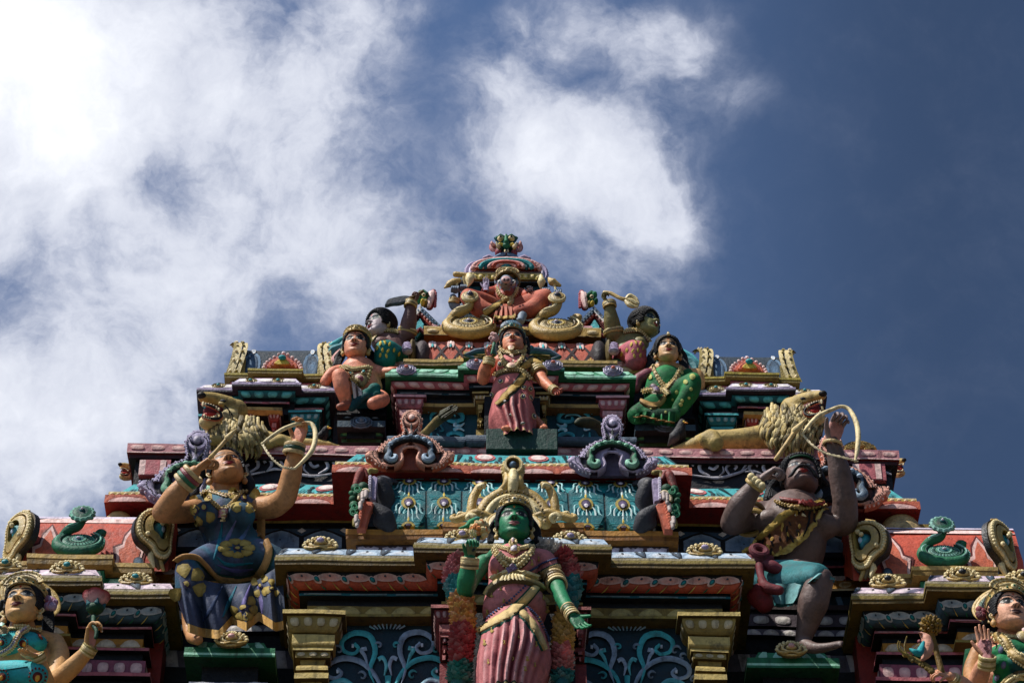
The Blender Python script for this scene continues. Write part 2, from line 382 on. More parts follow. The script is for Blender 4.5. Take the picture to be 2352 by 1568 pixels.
# ------------------------------------------------------------------- central lower bay
ZL = zc(1278, 0)
xl, xr = X(634,1272,0), X(1733,1290,0); pj = (X(951,1250,-.1), X(1404,1256,-.1), .1)
mb = MB()
CC = dict(lip='olive', brown=H('5e4c22'), roll='coral', roll2='corald', tulip='bluel', fl=H('8a7436'), flc=H('c2b070'), strip='teald', panel='navy')
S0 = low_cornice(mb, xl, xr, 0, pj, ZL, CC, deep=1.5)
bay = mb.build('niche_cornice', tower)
for px, py, g in ((735,1259,'lilac'), (1061,1240,'lilac'), (1309,1246,'lilac'), (1618,1271,'lilac')): 
    Y = -.03 if 900 < px < 1450 else .06
    rosette(bay, at(px, py, Y-.02), .075, gem=g)
YP = -S0.outp                      # panel plane
def scrollwork(parent, strokes, Y, name, base=None):
    mb = MB(); fm = plane_map(Y)
    for pts, wd, c, c2 in strokes:
        stroke(mb, fm, pts, wd, c, lift=.014, n=30, c2=c2, crown=.004)
    return mb.build(name, parent)
def curl(cx, cy, r, a0, turns, sgn=1, n=14, r1=.12):
    return [(cx+r*(1-(1-r1)*t)*math.cos(a0+sgn*turns*2*math.pi*t), cy+r*(1-(1-r1)*t)*math.sin(a0+sgn*turns*2*math.pi*t)) for t in np.linspace(0,1,n)]
TQ, TQd, SB, SBl = H('4cc0c4'), H('1f8a92'), H('9db2c6'), H('b4c4d2')
def panel_scroll(cx, by, m=1, k=1.0, sw=False):
    "symmetrical fern of curls; cx axis, by lower edge (photo measure), k size"
    out = []; c1, c2 = (TQ, SB) if not sw else (SB, TQ)
    def J(x, y): return (cx+m*x*k, by-y*k)
    for sg, ca in ((-1, c1), (1, c2)):
        out.append(([J(sg*30,40), J(sg*40,75), J(sg*28,115), J(sg*40,150), J(sg*75,158), J(sg*104,140), J(sg*100,117), J(sg*78,110), J(sg*66,122), J(sg*76,133)], [2,9,12,14,13,11,9,8,8,9], ca, mixc(ca,'navy',.3)))
        cb = c2 if sg < 0 else c1
        out.append(([J(sg*12,0), J(sg*22,50), J(sg*55,88), J(sg*100,100), J(sg*138,84), J(sg*140,62), J(sg*118,54), J(sg*104,66), J(sg*114,76)], [3,9,12,13,12,10,9,8,9], cb, mixc(cb,'navy',.45)))
        out.append(([J(sg*60,0), J(sg*70,28), J(sg*98,50), J(sg*130,40), J(sg*134,20), J(sg*115,12), J(sg*106,22)], [3,9,11,10,9,8,9], mixc(ca,cb,.3), mixc(ca,'navy',.35)))
        out.append(([J(sg*44,78), J(sg*52,104), J(sg*60,118), J(sg*48,122)], [3,8,9,10], mixc(cb,'white',.15), cb))
        out.append(([J(sg*8,60), J(sg*4,84), J(sg*12,100), J(sg*22,96)], [3,8,9,9], mixc(ca,'white',.2), ca))
        for q in (78, 112, 56): out.append(([J(sg*(q-1), {78:128,112:70,56:121}[q]), J(sg*(q+4), {78:128,112:70,56:121}[q])], [9,8], H('e4ecf4'), H('c8d4e0')))
    for sg in (-1,1):       # fill curls between the main stems
        cf = c1 if sg > 0 else c2
        for x, y, r, t in ((112,118,13,.2),(58,60,12,.6),(20,128,9,.1),(88,28,10,.4),(128,104,9,.3),(16,18,10,.5),(152,52,10,.2)):
            out.append(([J(sg*(x+r*(1-.75*q)*math.cos(t+5*q)), y+r*(1-.75*q)*math.sin(t+5*q)) for q in np.linspace(0,1,7)], [2,6,6,5,4,3], mixc(cf,'navy',.15+.4*t), mixc(cf,'navy',.5)))
    for i in range(-4, 5): out.append(([J(i*7, 166), J(i*10.5, 180-abs(i)*1.5)], [2.5, 5], mixc(TQ,SB,.5+.5*(i % 2)), SB))
    out.append(([J(0,0), J(0,60)], [6,14], TQd, TQ))
    return out
scrollwork(bay, panel_scroll(890, 1614), YP, 'painted_scroll'); scrollwork(bay, panel_scroll(1440, 1616, -1), YP, 'painted_scroll')
GP = (H('a58c48'), H('c9b068'), H('54421c'))
for pl, pr, py in ((650,794,1400), (1557,1698,1404)):
    x0, x1 = X(pl,py,.055), X(pr,py,.055); capital(bay, (x0+x1)/2, .055, zc(py,.055,(pl+pr)/2), x1-x0, GP, lower=1.2)
MP = (H('8a3a3a'), H('b06a64'), H('3a1414'))
for pl, pr, py in ((990,1052,1388), (1306,1357,1392)):
    x0, x1 = X(pl,py,-.07), X(pr,py,-.07); capital(bay, (x0+x1)/2, -.07, zc(py,-.07,(pl+pr)/2), x1-x0, MP, lower=1.2, k=.8)
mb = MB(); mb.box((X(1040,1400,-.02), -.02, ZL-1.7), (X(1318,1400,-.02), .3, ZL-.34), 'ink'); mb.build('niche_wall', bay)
# slab and tiled barrel roof above it
mb = MB()
sl = slab_band(mb, X(796,1215,.13), X(1560,1226,.13), .13, .8, (X(1016,1198,.07), X(1340,1203,.07), .06), zc(1217,.13), H('a8762e'), H('80521e'), H('4a3a44'), 'lilacl', [(-.5,.1),(-.25,.0),(-.2,.2),(0,.05),(.2,.2),(.25,0),(.5,.1),(.42,.7),(.2,1),(-.2,1),(-.42,.7)], .115, h=.075, lead=.045, lph=.03, brh=.022)
mb.build('roof_slab', bay)
def barrel(parent, xl, xr, Yf, zb, h, d, c, name='barrel_roof', decor=None, ends=True, n=10, lean=0):
    "convex vault front: foot at (Yf,zb), top at (Yf+d, zb+h)"
    mb = MB(); P = []
    for i in range(n+1):
        a = math.pi/2*i/n; P.append((-d*(1-math.cos(a)) - lean*math.sin(a), zb+h*math.sin(a)))
    P = P[::-1]
    s = Sweep([(xl, Yf), (xr, Yf)], P); s.draw(mb, [c]*n); s.t = {'a': (0, n)}
    top = P[0]; yt = Yf-top[0]; ed = MB()
    mb.quad((xl,yt,top[1]),(xr,yt,top[1]),(xr,yt+.3,top[1]-.01),(xl,yt+.3,top[1]-.01), c)
    for x in (xl, xr): mb.add([(x, Yf-o, z) for o, z in P]+[(x, yt+.3, top[1]-.01), (x, yt+.3, zb)], [tuple(range(len(P)+2))], c)
    if decor: decor(mb, s.S(0, 0, n))
    return mb.build(name, parent)
def tiles(mb, f):
    n = 7; w = f.len/n; dk = H('06282c')
    for r_, (v0, v1) in enumerate(((.83,1.35),(.49,1.01),(.12,.64))):
        for i in range(n):
            cx = (i+.5)*w; cen = abs(i-3) < 1.6
            P_ = [(-.5,0),(-.5,.72)]+[(-.5*math.cos(a), .72+.28*math.sin(a)) for a in np.linspace(.2,math.pi-.2,9)]+[(.5,.72),(.5,0)]
            L0 = .004+.010*(2-r_)
            for w_, cc, cm_, dl, a0, a1 in ((1.0, dk, dk, 0, v0, v1), (.95, 'teald', 'teal', .004, v0, v1-.025)):
                Pq = [(x, y) for x, y in P_ if 0 <= a0+(a1-a0)*y <= 1.0] if False else P_
                motif(mb, f, cx, w*w_, Pq, cc, cm_, L0+dl, .004, a0, a1)
            def pet(pts, c, wd, l): stroke(mb, lambda x, y: ((lambda u, v: (f(u, v), snorm(f, u, v)))(min(max((cx+x*w)/f.len,0),1), min(max(v0+(v1-v0)*y,0),1))), pts, wd, c, lift=l+L0, n=8, crown=.002)
            for sg in (-1, 1):
                pet([(sg*.24,.38),(sg*.33,.42),(sg*.34,.58),(sg*.44,.66)], mixc('aqua','white',.3), [.02,.05,.05,.02], .012)
                pet([(sg*.17,.44),(sg*.24,.52),(sg*.24,.70),(sg*.32,.78)], mixc('aqua','white',.6), [.02,.055,.055,.02], .012)
                pet([(sg*.07,.52),(sg*.12,.62),(sg*.11,.78),(sg*.17,.86)], mixc('aqua','white',.3), [.02,.05,.05,.015], .012)
                pet([(sg*.12,.22),(sg*.3,.2),(sg*.42,.22)], 'teal', [.01,.03,.01], .011)
            pet([(0,.5),(0,.66),(0,.84)], mixc('aqua','white',.7), [.02,.07,.04], .013)
            motif(mb, f, cx, w*.42, ell(16,.5,.5), 'olive', 'yellow', L0+.012, .003, v0+(v1-v0)*.2, v0+(v1-v0)*.52)
            motif(mb, f, cx, w*.27, ell(14,.5,.5), 'ink', 'purp', L0+.017, .003, v0+(v1-v0)*.26, v0+(v1-v0)*.48)
            motif(mb, f, cx, w*.12, ell(10,.5,.5), 'lilacl', 'white', L0+.022, .003, v0+(v1-v0)*.38, v0+(v1-v0)*.48)
            motif(mb, f, cx, w*.07, [(0,0),(.5,.6),(0,1),(-.5,.6)], 'yellow', 'yellow', L0+.013, .002, v0+(v1-v0)*.08, v0+(v1-v0)*.22)
zb = zc(1222,.2); barrel(bay, X(895,1215,.2), X(1472,1222,.2), .2, zb, zc(1117,.40)-zb, .2, 'teal', decor=tiles)
# ------------------------------------------------------------------- corner shrines of the lower storey
def low_shrine(side):
    k = side; mb = MB(); Y0 = .24
    if side < 0: xi, xo, p0, p1 = X(404,1350,Y0), X(-80,1346,Y0), X(-5,1330,Y0-.1), X(231,1330,Y0-.1)
    else: xo, xi, p0, p1 = X(2440,1372,Y0), X(1955,1362,Y0), X(2128,1345,Y0-.1), X(2362,1350,Y0-.1)
    a, b = (xo, xi) if side < 0 else (xi, xo)
    CS = dict(lip='olive', brown=H('64501f'), roll=H('5a7f94'), roll2=H('16303f'), tulip=H('dcc4d0'), fl=H('b8802e'), flc=H('dccfb8'), strip='rose', panel='maroon')
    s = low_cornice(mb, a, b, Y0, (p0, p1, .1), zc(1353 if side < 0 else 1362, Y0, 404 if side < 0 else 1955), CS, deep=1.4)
    # plum mouldings under the flower frieze
    sh = mb.build('corner_shrine', tower)
    zf = s.zbot; o = .24-s.outp
    mb = MB(); T = Turtle(.06, zf+.0).v(.016,'rose').b(.03,'ink').v(.05,'ink').f(.02,'rosed').v(.09, H('8c4a5c'), 'o').f(.03,'rose').v(.02,'rose').b(.04,'ink').v(.05,'ink').f(.03,'rosed').v(.03,'rose').v(.3, H('7a3444'))
    wi = .26; xa, xb = (b-.62, b-.17) if side < 0 else (a+.17, a+.62)
    s2 = mould(mb, [(xa, o+.1), (xa, o-.03), (xb, o-.03), (xb, o+.1)], T)
    for i in range(3): row(mb, s2.S(i, *T.t['o']), .08, OVAL, mixc('rose','white',.35), 'pinkl', .8, v0=.08, v1=.92)
    mb.build('pilaster', sh)
    # slab
    Ys = Y0+.10
    if side < 0: sa, sb, q0, q1, py = X(-60,1290,Ys), X(353,1292,Ys), X(62,1274,Ys-.06), X(261,1274,Ys-.06), 1291
    else: sa, sb, q0, q1, py = X(2000,1316,Ys), X(2420,1318,Ys), X(2094,1300,Ys-.06), X(2290,1302,Ys-.06), 1315
    mb = MB(); zt = zc(py, Ys, (353 if side < 0 else 2000))
    slab_band(mb, sa, sb, Ys, .6, (q0,q1,.06), zt, 'gold', H('7a6026'), 'green', 'mint', [(-.3,0),(.3,0),(.5,.6),(.25,1),(-.25,1),(-.5,.6)], .085, h=.09, lead=.04, lph=.024, brh=.03)
    mb.build('roof_slab', sh)
    # red vault with pointed-leaf paintings
    Yr = Ys+.06
    if side < 0: ra, rb, pt, pb = X(12,1240,Yr), X(392,1240,Yr), 1195, 1291
    else: ra, rb, pt, pb = X(1953,1262,Yr), X(2345,1262,Yr), 1220, 1315
    zb = zt; h = zc(pt, Yr+.16, (ra+rb)/2*480+1178)-zb
    def leafs(mb, f):
        for j, (v0, v1, c) in enumerate(((.0,.10,'pink'),(.10,.30,'pinkl'),(.13,.2,'lilacl'))): motif(mb, f, f.len/2, f.len*.995, [(-.5,0),(.5,0),(.5,1),(-.5,1)], c, c, .004+.002*j, 0, v0, v1)
        for cx in (f.len*.26, f.len*.76):
            Lf = [(0,0),(.22,.28),(.26,.48),(.5,.55),(.42,.8),(.5,1),(-.5,1),(-.42,.8),(-.5,.55),(-.26,.48),(-.22,.28)]
            motif(mb, f, cx, f.len*.22, Lf, 'redd', 'redd', .005, 0, .34, 1.0); motif(mb, f, cx, f.len*.18, Lf, 'pinkl', 'pink', .008, 0, .39, 1.0)
            motif(mb, f, cx, f.len*.135, Lf, 'coral', 'coral', .011, 0, .47, 1.0)
            motif(mb, f, cx+.05*(1 if cx > .4 else -1), .06, ROUND, 'ink', 'blue', .013, .003, .84, .99)
    barrel(sh, ra, rb, Yr, zb, h, .17, H('c0503a'), decor=leafs)
    mb = MB(); mb.box((min(ra,rb)+.0, Yr+.1, ZL-1.5), (max(ra,rb), Yr+.9, zb-.01), H('8c2a20')); mb.build('shrine_wall', sh)
    for px, py, Y in (((11,1306,Y0-.07),(156,1313,Y0-.07),(312,1338,Y0+.05)) if side < 0 else ((2038,1345,Y0+.05),(2211,1330,Y0-.07),(2350,1336,Y0-.07))): rosette(sh, at(px, py, Y), .072 if side < 0 else .08, gem='teal' if side < 0 else 'ink')
    return sh
SHL, SHR = low_shrine(-1), low_shrine(1)
# paisley shields at the ends of the red vaults
def shield(parent, pc, m, turn, k=1.0, gem='teal'):
    "heart-shaped scalloped boss; pc centre, m mirror, turn yaw in radians"
    mb = MB(); rot = Matrix.Rotation(turn, 3, 'Z'); Rm = np.array(rot); pc = np.asarray(pc)
    def q(x, y, d=0): return pc+Rm @ A(m*x*k, -d*k, y*k)
    out = bez([(.10,.20),(.02,.215),(-.07,.18),(-.125,.10),(-.14,.0),(-.11,-.085),(-.045,-.12),(-.005,-.15),(.03,-.20),(.09,-.205),(.135,-.14),(.135,-.05),(.14,.05),(.135,.14),(.10,.20)], 48)
    C_ = A(.045,.06)
    def ring(t, d, wav=0): return [q(C_[0]+(p[0]-C_[0])*(t+wav*(i % 2)), C_[1]+(p[1]-C_[1])*(t+wav*(i % 2)), d) for i, p in enumerate(out[:-1])]
    rows = [ring(1.10,-.05), ring(1.10,0), ring(1.03,.0), ring(1.0,.035), ring(.82,.045), ring(.78,.015), ring(.75,.012), ring(.73,.045), ring(.44,.06), ring(.40,.02), ring(.36,.015), ring(.33,.025), ring(.16,.045), ring(.02,.05)]
    mb.grid(rows, ['ink','ink','goldd','olive','gold','goldd','ink','gold','olive','goldd','ink','tealdd',gem,gem], False, True)
    mb.ball(q(C_[0]+.01,C_[1]-.01,.035), (.022*k,.02*k,.034*k), 'bluel', n=10, m=6)
    for i in range(0, len(out)-1, 1):
        p = out[i]; mb.ball(q(C_[0]+(p[0]-C_[0])*.95, C_[1]+(p[1]-C_[1])*.95, .03), .017*k, 'goldl', n=7, m=5)
    for a in (.1, -.12, .06): mb.ball(q(a*.6, a*.8+.03, .07), .02*k, 'goldl', n=7, m=5)
    mb.tube([q(.06,.2,-.02), q(.0,.235,0), q(-.06,.21,0)], [.014*k,.022*k,.01*k], 'gold', 8)
    for j in range(3):      # tail feathers
        mb.tube([q(.02+.03*j,-.13,-.02), q(.0+.035*j,-.2,-.01), q(.03+.04*j,-.28,0)], [.028*k,.026*k,.012*k], ['goldl','goldd','gold'][j], 8)
    return mb.build('shield_ornament', parent, M_GOLD)
for sh, px, py, m, t, Y in ((SHL,353,1227,1,.55,.33),(SHL,48,1232,-1,-.75,.36),(SHR,1998,1252,-1,-.5,.33),(SHR,2296,1252,1,.8,.36)): shield(sh, at(px,py,Y), m, t, .65)
# ------------------------------------------------------------------- recess walls behind the archers
mb = MB(); Yw = .66
T = Turtle(.03, zc(1203,Yw)).v(.028,'olive').b(.03,'ink').v(.012,'ink').v(.135, H('38536c'), 'p').f(.02,'ink').v(.03,'ink').b(.02,'ink').v(.05,'navy').f(.02,'redd').v(.014,'rose').b(.02,'ink').v(.05,'ink').f(.015,'maroon').v(.035,'maroon','w').f(.01,H('a87a2c')).v(.065,H('a87a2c'),'g').f(.02,'cream').v(.014,'cream').b(.05,'ink').v(.09,'navy','k').f(.05,'brownd').v(.03,H('3a2c2c')).b(.02,'ink').v(.03,'ink').f(.02,'ink').v(.07,H('4c4048'),'o').b(.02,'ink').v(.02,'ink').f(.02,'ink').v(.035,H('6a6470'),'q').b(.03,'ink').v(.1,'ink').f(.01,'ink').v(.1,H('5a5560'),'z').v(1.2,'ink')  # ink steps: shade of the recess painted on the wall
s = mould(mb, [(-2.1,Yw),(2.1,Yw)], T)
deco(mb, s, 'p', lambda f: (row(mb, f, .21, [(0,-.0),(.2,.12),(.5,.35),(.5,1),(-.5,1),(-.5,.35),(-.2,.12)], 'ink', 'ink', 1, n=20), row(mb, f, .21, [(0,.12),(.2,.22),(.44,.45),(.44,1),(-.44,1),(-.44,.45),(-.2,.22)], H('8fa6bc'), H('4e6a84'), 1, n=20, lift=.006), row(mb, f, .21, [(0,0),(.5,.5),(0,1),(-.5,.5)], 'white', 'white', .22, n=20, phase=0, v0=.02, v1=.26, lift=.009), row(mb, f, .21, ROUND, 'ink','ink', .05, n=20, v0=.55, v1=.62, lift=.01)))
deco(mb, s, 'w', lambda f: row(mb, f, .09, SCAL, 'white', 'white', .8))
deco(mb, s, 'g', lambda f: row(mb, f, .13, ROUND, 'cream', H('a87a2c'), .6, v0=.08, v1=.8))
deco(mb, s, 'k', lambda f: row(mb, f, .14, [(-.3,0),(.1,0),(.3,1),(-.1,1)], 'blue', 'blue', .5))
deco(mb, s, 'o', lambda f: row(mb, f, .105, OVAL, H('b0a8a8'), 'white', .86, v0=.06, v1=.94, dome=.008))
deco(mb, s, 'q', lambda f: row(mb, f, .09, ARCH, H('b8b0b4'), 'white', .96))
deco(mb, s, 'z', lambda f: row(mb, f, .13, [(-.4,0),(.3,0),(.5,1),(-.2,1)], H('a8a2a8'), H('c8c2c4'), .6))
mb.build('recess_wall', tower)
# green ledges the archers rest their feet on
for pl, pr, py, rx, ry in ((424,632,1488,532,1474), (1716,1928,1512,1818,1497)):
    mb = MB(); Yl = .20; x0, x1 = X(pl,py,Yl), X(pr,py,Yl); z = zc(py, Yl, (pl+pr)/2); w = x1-x0
    T = Turtle(-.10, z+.075).f(.04,'grn2').sl(.03,-.07,'grn2','t').f(.03,'green').v(.03,'green').v(.012,'mint').v(.012,'green').b(.08,'greend').v(.04,'ink').v(.08,'ink').f(.05,'slate').roll(-.03,-.10,H('8d93a6'),H('4c5264'),'r').b(.02,'ink').v(.5,'ink')
    s = mould(mb, [(x0-.005, Yl+.7), (x0, Yl), (x1, Yl), (x1+.005, Yl+.7)], T, 'green')
    f = s.S(1, *T.t['t']); row(mb, f, w/7, [(-.3,0),(.2,0),(.5,.5),(.4,1),(-.2,1),(-.5,.5)], 'mint', 'mint', .62)
    f = s.S(1, *T.t['r']); row(mb, f, .13, [(-.48,.34),(-.40,.16),(-.22,.05),(0,.02),(.22,.05),(.40,.16),(.48,.34),(.2,.44),(0,.46),(-.2,.44)], H('d8d8e0'), H('a9adbc'), 1.0, lift=.005)
    row(mb, f, .13, ROUND, 'tealdd', 'teal', .2, phase=0, v0=.18, v1=.42, lift=.01); row(mb, f, .13, ROUND, 'ink', 'ink', .08, v0=.2, v1=.3, lift=.01)
    lg = mb.build('ledge', tower); rosette(lg, at(rx, ry, Yl-.03), .068, gem='pink')
# =================================================================== main cornice under the second storey
mb = MB(); zb = zc(1081,.25); zpk = zc(1026,.52)
xL, xR = X(241,1147,.5), X(2113,1165,.5); c0, c1 = X(763,1077,.25), X(1588,1088,.25)
T = Turtle(-.10, zb+.315)
T.sl(.0,-.0,'pink').f(.0,'pink')
T = Turtle(-.115, zb+.195).sl(.075,-.135,[mixc('teal','aqua',.3), mixc('teal','aqua',.75)],'t').f(.03,'cream').v(.006,'cream').v(.02,H('c8ae58'),'b').b(.006,'brown').v(.004,'brown').f(.018,'coral').v(.05,'coral','c').b(.17,H('7a1a16')).v(.2,'ink')  # last ink face: deep shadow under the soffit, painted in
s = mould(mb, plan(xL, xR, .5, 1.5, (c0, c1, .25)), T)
def flow(f):
    n = max(1, round(f.len/.27))
    row(mb, f, .27, ell(18,.5,.5), 'tealdd', 'tealdd', .1, n=n, lift=.001)
    st = f.len/n
    for i in range(n):
        cx = (i+.5)*st
        for a in np.linspace(R(-8), R(188), 9):
            r_ = .072; P_ = []
            for b_ in np.linspace(0, 2*math.pi, 8, endpoint=False): P_.append((math.cos(b_)*.5, .5+math.sin(b_)*.5))
            motif(mb, f, cx+math.cos(a)*.072, .020, P_, 'tealdd', 'tealdd', .003, .002, .33+math.sin(a)*.45-.09, .33+math.sin(a)*.45+.11)
        motif(mb, f, cx, .10, ell(16,.5,.5), 'rose', 'coral', .004, .001, -.02, .56); motif(mb, f, cx, .075, ell(16,.5,.5), 'pinkl', 'white', .007, .004, .06, .48)
        for q in (-.5, .5):
            if 0 < cx+q*st < f.len: motif(mb, f, cx+q*st, .026, [(-.5,0),(.5,0),(.2,.6),(.5,1),(-.5,1),(-.2,.6)], 'teald', 'tealdd', .004, 0, .0, .95)
        for q in (-.36,-.3,.3,.36): motif(mb, f, cx+q*st, .012, [(0,0),(.5,.6),(0,1),(-.5,.6)], 'teald', 'teald', .004, 0, .55-abs(q)*.5, .8)
deco(mb, s, 't', flow); deco(mb, s, 't', flow, LG(s))
deco(mb, s, 'b', lambda f: row(mb, f, .035, ROUND, 'goldl', 'cream', .8, lift=.002, dome=.006))
deco(mb, s, 'c', lambda f: (row(mb, f, .21, ARCH, 'corald', 'corald', .94, v0=.1, v1=.98, lift=.002, dome=0), row(mb, f, .21, ARCH, 'pink', 'pinkl', .88, v0=.34, v1=.98, lift=.004, dome=.002)))
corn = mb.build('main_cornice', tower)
# dark scroll frieze and the pink coping above it
mb = MB(); Yf = .70; zpk = zc(1026,.64)
xa, xb = X(319,1040,.64), X(2038,1045,.64)
T = Turtle(-.2, zpk+.0).f(.26,'pink').v(.055,H('b87c80'),'o').v(.006,'pinkl').sl(-.012,-.004,'redd').v(.022,H('3c1416')).b(.03,'ink').v(.22, H('1c1a20'),'k').v(.12,'ink')
s = mould(mb, [(xa, Yf+1.4), (xa, Yf), (xb, Yf), (xb, Yf+1.4)], T, 'pink')
for i in range(3): row(mb, s.S(i, *T.t['o']), .105, OVAL, 'pink', 'pinkl', .82, v0=.16, v1=.84)
frz = mb.build('frieze', tower); Yk = Yf-T.p[-2][0]-.0
SG, SG2 = H('cfcad2'), H('8a8790')
def vine(x0, y0, m=1, k=1.0):
    J = lambda x, y: (x0+m*x*k, y0+y*k)
    L = [([J(0,20),J(60,26),J(110,14),J(140,-4)],[3,7,6,2]), ([J(40,22),J(18,8),J(22,-10),J(44,-16),J(58,-6),J(50,6),J(38,2)],[4,8,9,9,8,7,6]),
         ([J(86,20),J(78,4),J(90,-6),J(102,0),J(96,8)],[4,7,7,6,6]), ([J(112,12),J(126,-6),J(140,-20),J(154,-14),J(148,-4)],[3,6,7,7,6]), ([J(-4,18),J(-14,4),J(-8,-12),J(4,-8),J(0,0)],[3,7,8,7,6]),
         ([J(120,14),J(140,12),J(158,18)],[3,7,3]), ([J(60,24),J(72,12),J(70,0)],[2,5,3])]
    return [(p, w, SG, SG2) for p, w in L]
for x0, m in ((770,-1), (610,-1), (1590,1), (1735,1), (1890,1)): scrollwork(frz, vine(x0, 1072+(x0-1176)*.006, m, 1.0), Yk, 'painted_scroll')
for pl, pr, py0, py1 in ((322,393,1056,1092), (1958,2032,1065,1102)):     # striped pink end blocks
    mb = MB(); a, b = X(pl,py0,Yk-.03), X(pr,py0,Yk-.03); z1, z0 = zc(py0,Yk-.03,(pl+pr)/2), zc(py1,Yk-.03,(pl+pr)/2)
    mb.box((a,Yk-.03,z0),(b,Yk+.2,z1),'rose'); w = b-a
    for u0, u1, c in ((.0,.2,'pinkl'),(.68,.86,'pinkl'),(.2,.68,'rose')): mb.quad((a+w*u0,Yk-.034,z1-.004),(a+w*u1,Yk-.034,z1-.004),(a+w*u1,Yk-.034,z0+.004),(a+w*u0,Yk-.034,z0+.004), c)
    mb.build('end_block', frz)
# body of the tower behind everything, down to the ground
mb = MB()
mb.box((-2.0,.9,ZL-1.6),(2.0,3.4,zb+.2),'ink'); mb.box((-1.75,.82,zb+.2),(1.75,3.3,zpk-.01),'ink')
mb.build('core_wall', tower)
mb = MB(); T = Turtle(.0, ZL-1.45).f(.4,'olive').v(.1,'gold').b(.1,'brown').roll(-.1,-.15,'coral','corald').b(.1,'ink').v(1.1,'teald').f(.2,'gold').v(.1,'gold').v(.3,'rose').f(.1,'rose').v(5.0,'cream').f(.2,'slate').v(2.0,'slate')
Sweep(plan(-2.4,2.4,.5,3.2), T.p).draw(mb, T.c).lid(mb,'slate'); mb.build('lower_storey', tower)
# =================================================================== second storey: niche bay
def up_cornice(mb, xl, xr, Y0, proj, zl, c, deep=.55, back=.9, legs=True):
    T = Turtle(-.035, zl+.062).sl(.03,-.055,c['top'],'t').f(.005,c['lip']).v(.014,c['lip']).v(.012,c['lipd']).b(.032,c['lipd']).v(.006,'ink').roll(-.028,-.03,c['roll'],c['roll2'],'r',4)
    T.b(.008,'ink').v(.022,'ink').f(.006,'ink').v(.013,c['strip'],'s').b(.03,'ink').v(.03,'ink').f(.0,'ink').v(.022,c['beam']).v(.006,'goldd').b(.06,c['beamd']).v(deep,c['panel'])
    s = mould(mb, plan(xl, xr, Y0, back, proj), T, c['top'])
    deco(mb, s, 't', lambda f: row(mb, f, .085, SCAL if c.get('scal') else OVAL, mixc(c['top'],c['topm'],.6), c['topm'], .9, v0=.08, v1=.9))
    for sg in (FR(s), LG(s)): deco(mb, s, 'r', lambda f: row(mb, f, .075, OVAL, mixc(c['roll'],c['rollm'],.6), c['rollm'], .84, v0=.05, v1=.9, dome=.006), sg)
    deco(mb, s, 's', lambda f: row(mb, f, .14, [(-.5,.2),(.5,.2),(.5,.8),(-.5,.8)], mixc(c['strip'],'white',.25), None, .7))
    s.outp = T.p[-1][0]; s.zbot = T.p[-1][1]+deep; return s
Y2 = .75
mb = MB(); a, b = X(884,862,Y2), X(1460,862,Y2); p0, p1 = X(1052,845,Y2-.06), X(1296,845,Y2-.06)
CU = dict(top='grn2', topm='mint', lip='mint', lipd='green', roll='rose', roll2='rose', rollm='pinkl', strip='tealdd', beam='gold', beamd=H('6d5326'), panel=H('124450'), scal=1)
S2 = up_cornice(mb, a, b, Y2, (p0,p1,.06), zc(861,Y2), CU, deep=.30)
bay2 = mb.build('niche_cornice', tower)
for px, py in ((934,850),(1095,837),(1270,838),(1408,850)): rosette(bay2, at(px,py,Y2-.0 if px<1000 or px>1350 else Y2-.06), .05, ('lilac','lilacl','slate'), 'coral', 1)
YQ = Y2-S2.outp
def swirl2(cx, cy, m, k=1.0):
    J = lambda x, y: (cx+m*x*k, cy+y*k); c, d, l = H('3fb0bc'), H('1c7280'), H('cfeaf0')
    L = []
    for oy, fl in ((0,1),(42,-1)):
        L += [([J(-38,oy+10*fl),J(-34,oy-8*fl),J(-8,oy-20*fl),J(26,oy-14*fl),J(36,oy+2*fl),J(18,oy+8*fl),J(2,oy+4*fl),J(4,oy-4*fl)],[4,8,10,11,10,9,8,6],c,d),
              ([J(-24,oy+4*fl),J(-10,oy-8*fl),J(14,oy-8*fl),J(20,oy-2*fl)],[2,4,5,3],mixc(c,'white',.2),c), ([J(40,oy+12*fl),J(30,oy+18*fl),J(18,oy+16*fl),J(22,oy+12*fl)],[3,7,8,6],l,c), ([J(-40,oy+18*fl),J(-28,oy+16*fl),J(-26,oy+22*fl)],[2,5,4],l,c)]
    for i in range(9): a = R(200+i*17); L.append(([J(44*math.cos(a),-2+26*math.sin(a)),J(50*math.cos(a),-2+31*math.sin(a))],[3,2],c,c))
    return L
scrollwork(bay2, swirl2(1027,962,1)+[([(985,985),(1000,972),(1018,990),(1008,994)],[3,5,5,4],H('1f7f8c'),H('0d4652'))], YQ, 'painted_scroll'); scrollwork(bay2, swirl2(1318,965,-1), YQ, 'painted_scroll')
PK = (H('c4747c'), H('e2a8a8'), H('6a2c36')); GP2 = (H('9c8444'), H('bda45e'), H('4a3b1a'))
for pl, pr, py, c, k, Yp in ((903,979,905,PK,.75,Y2+.05),(1369,1445,907,PK,.75,Y2+.05),(1085,1122,899,GP2,.62,Y2+.02),(1230,1266,899,GP2,.62,Y2+.02)):
    x0, x1 = X(pl,py,Yp), X(pr,py,Yp); capital(bay2, (x0+x1)/2, Yp, zc(py,Yp,(pl+pr)/2), x1-x0, c, k=k, lower=.25)
mb = MB(); mb.box((X(1112,930,Y2),Y2+.03,zc(1010,Y2)),(X(1240,930,Y2),Y2+.4,zc(903,Y2)),'ink'); mb.build('niche_wall', bay2)
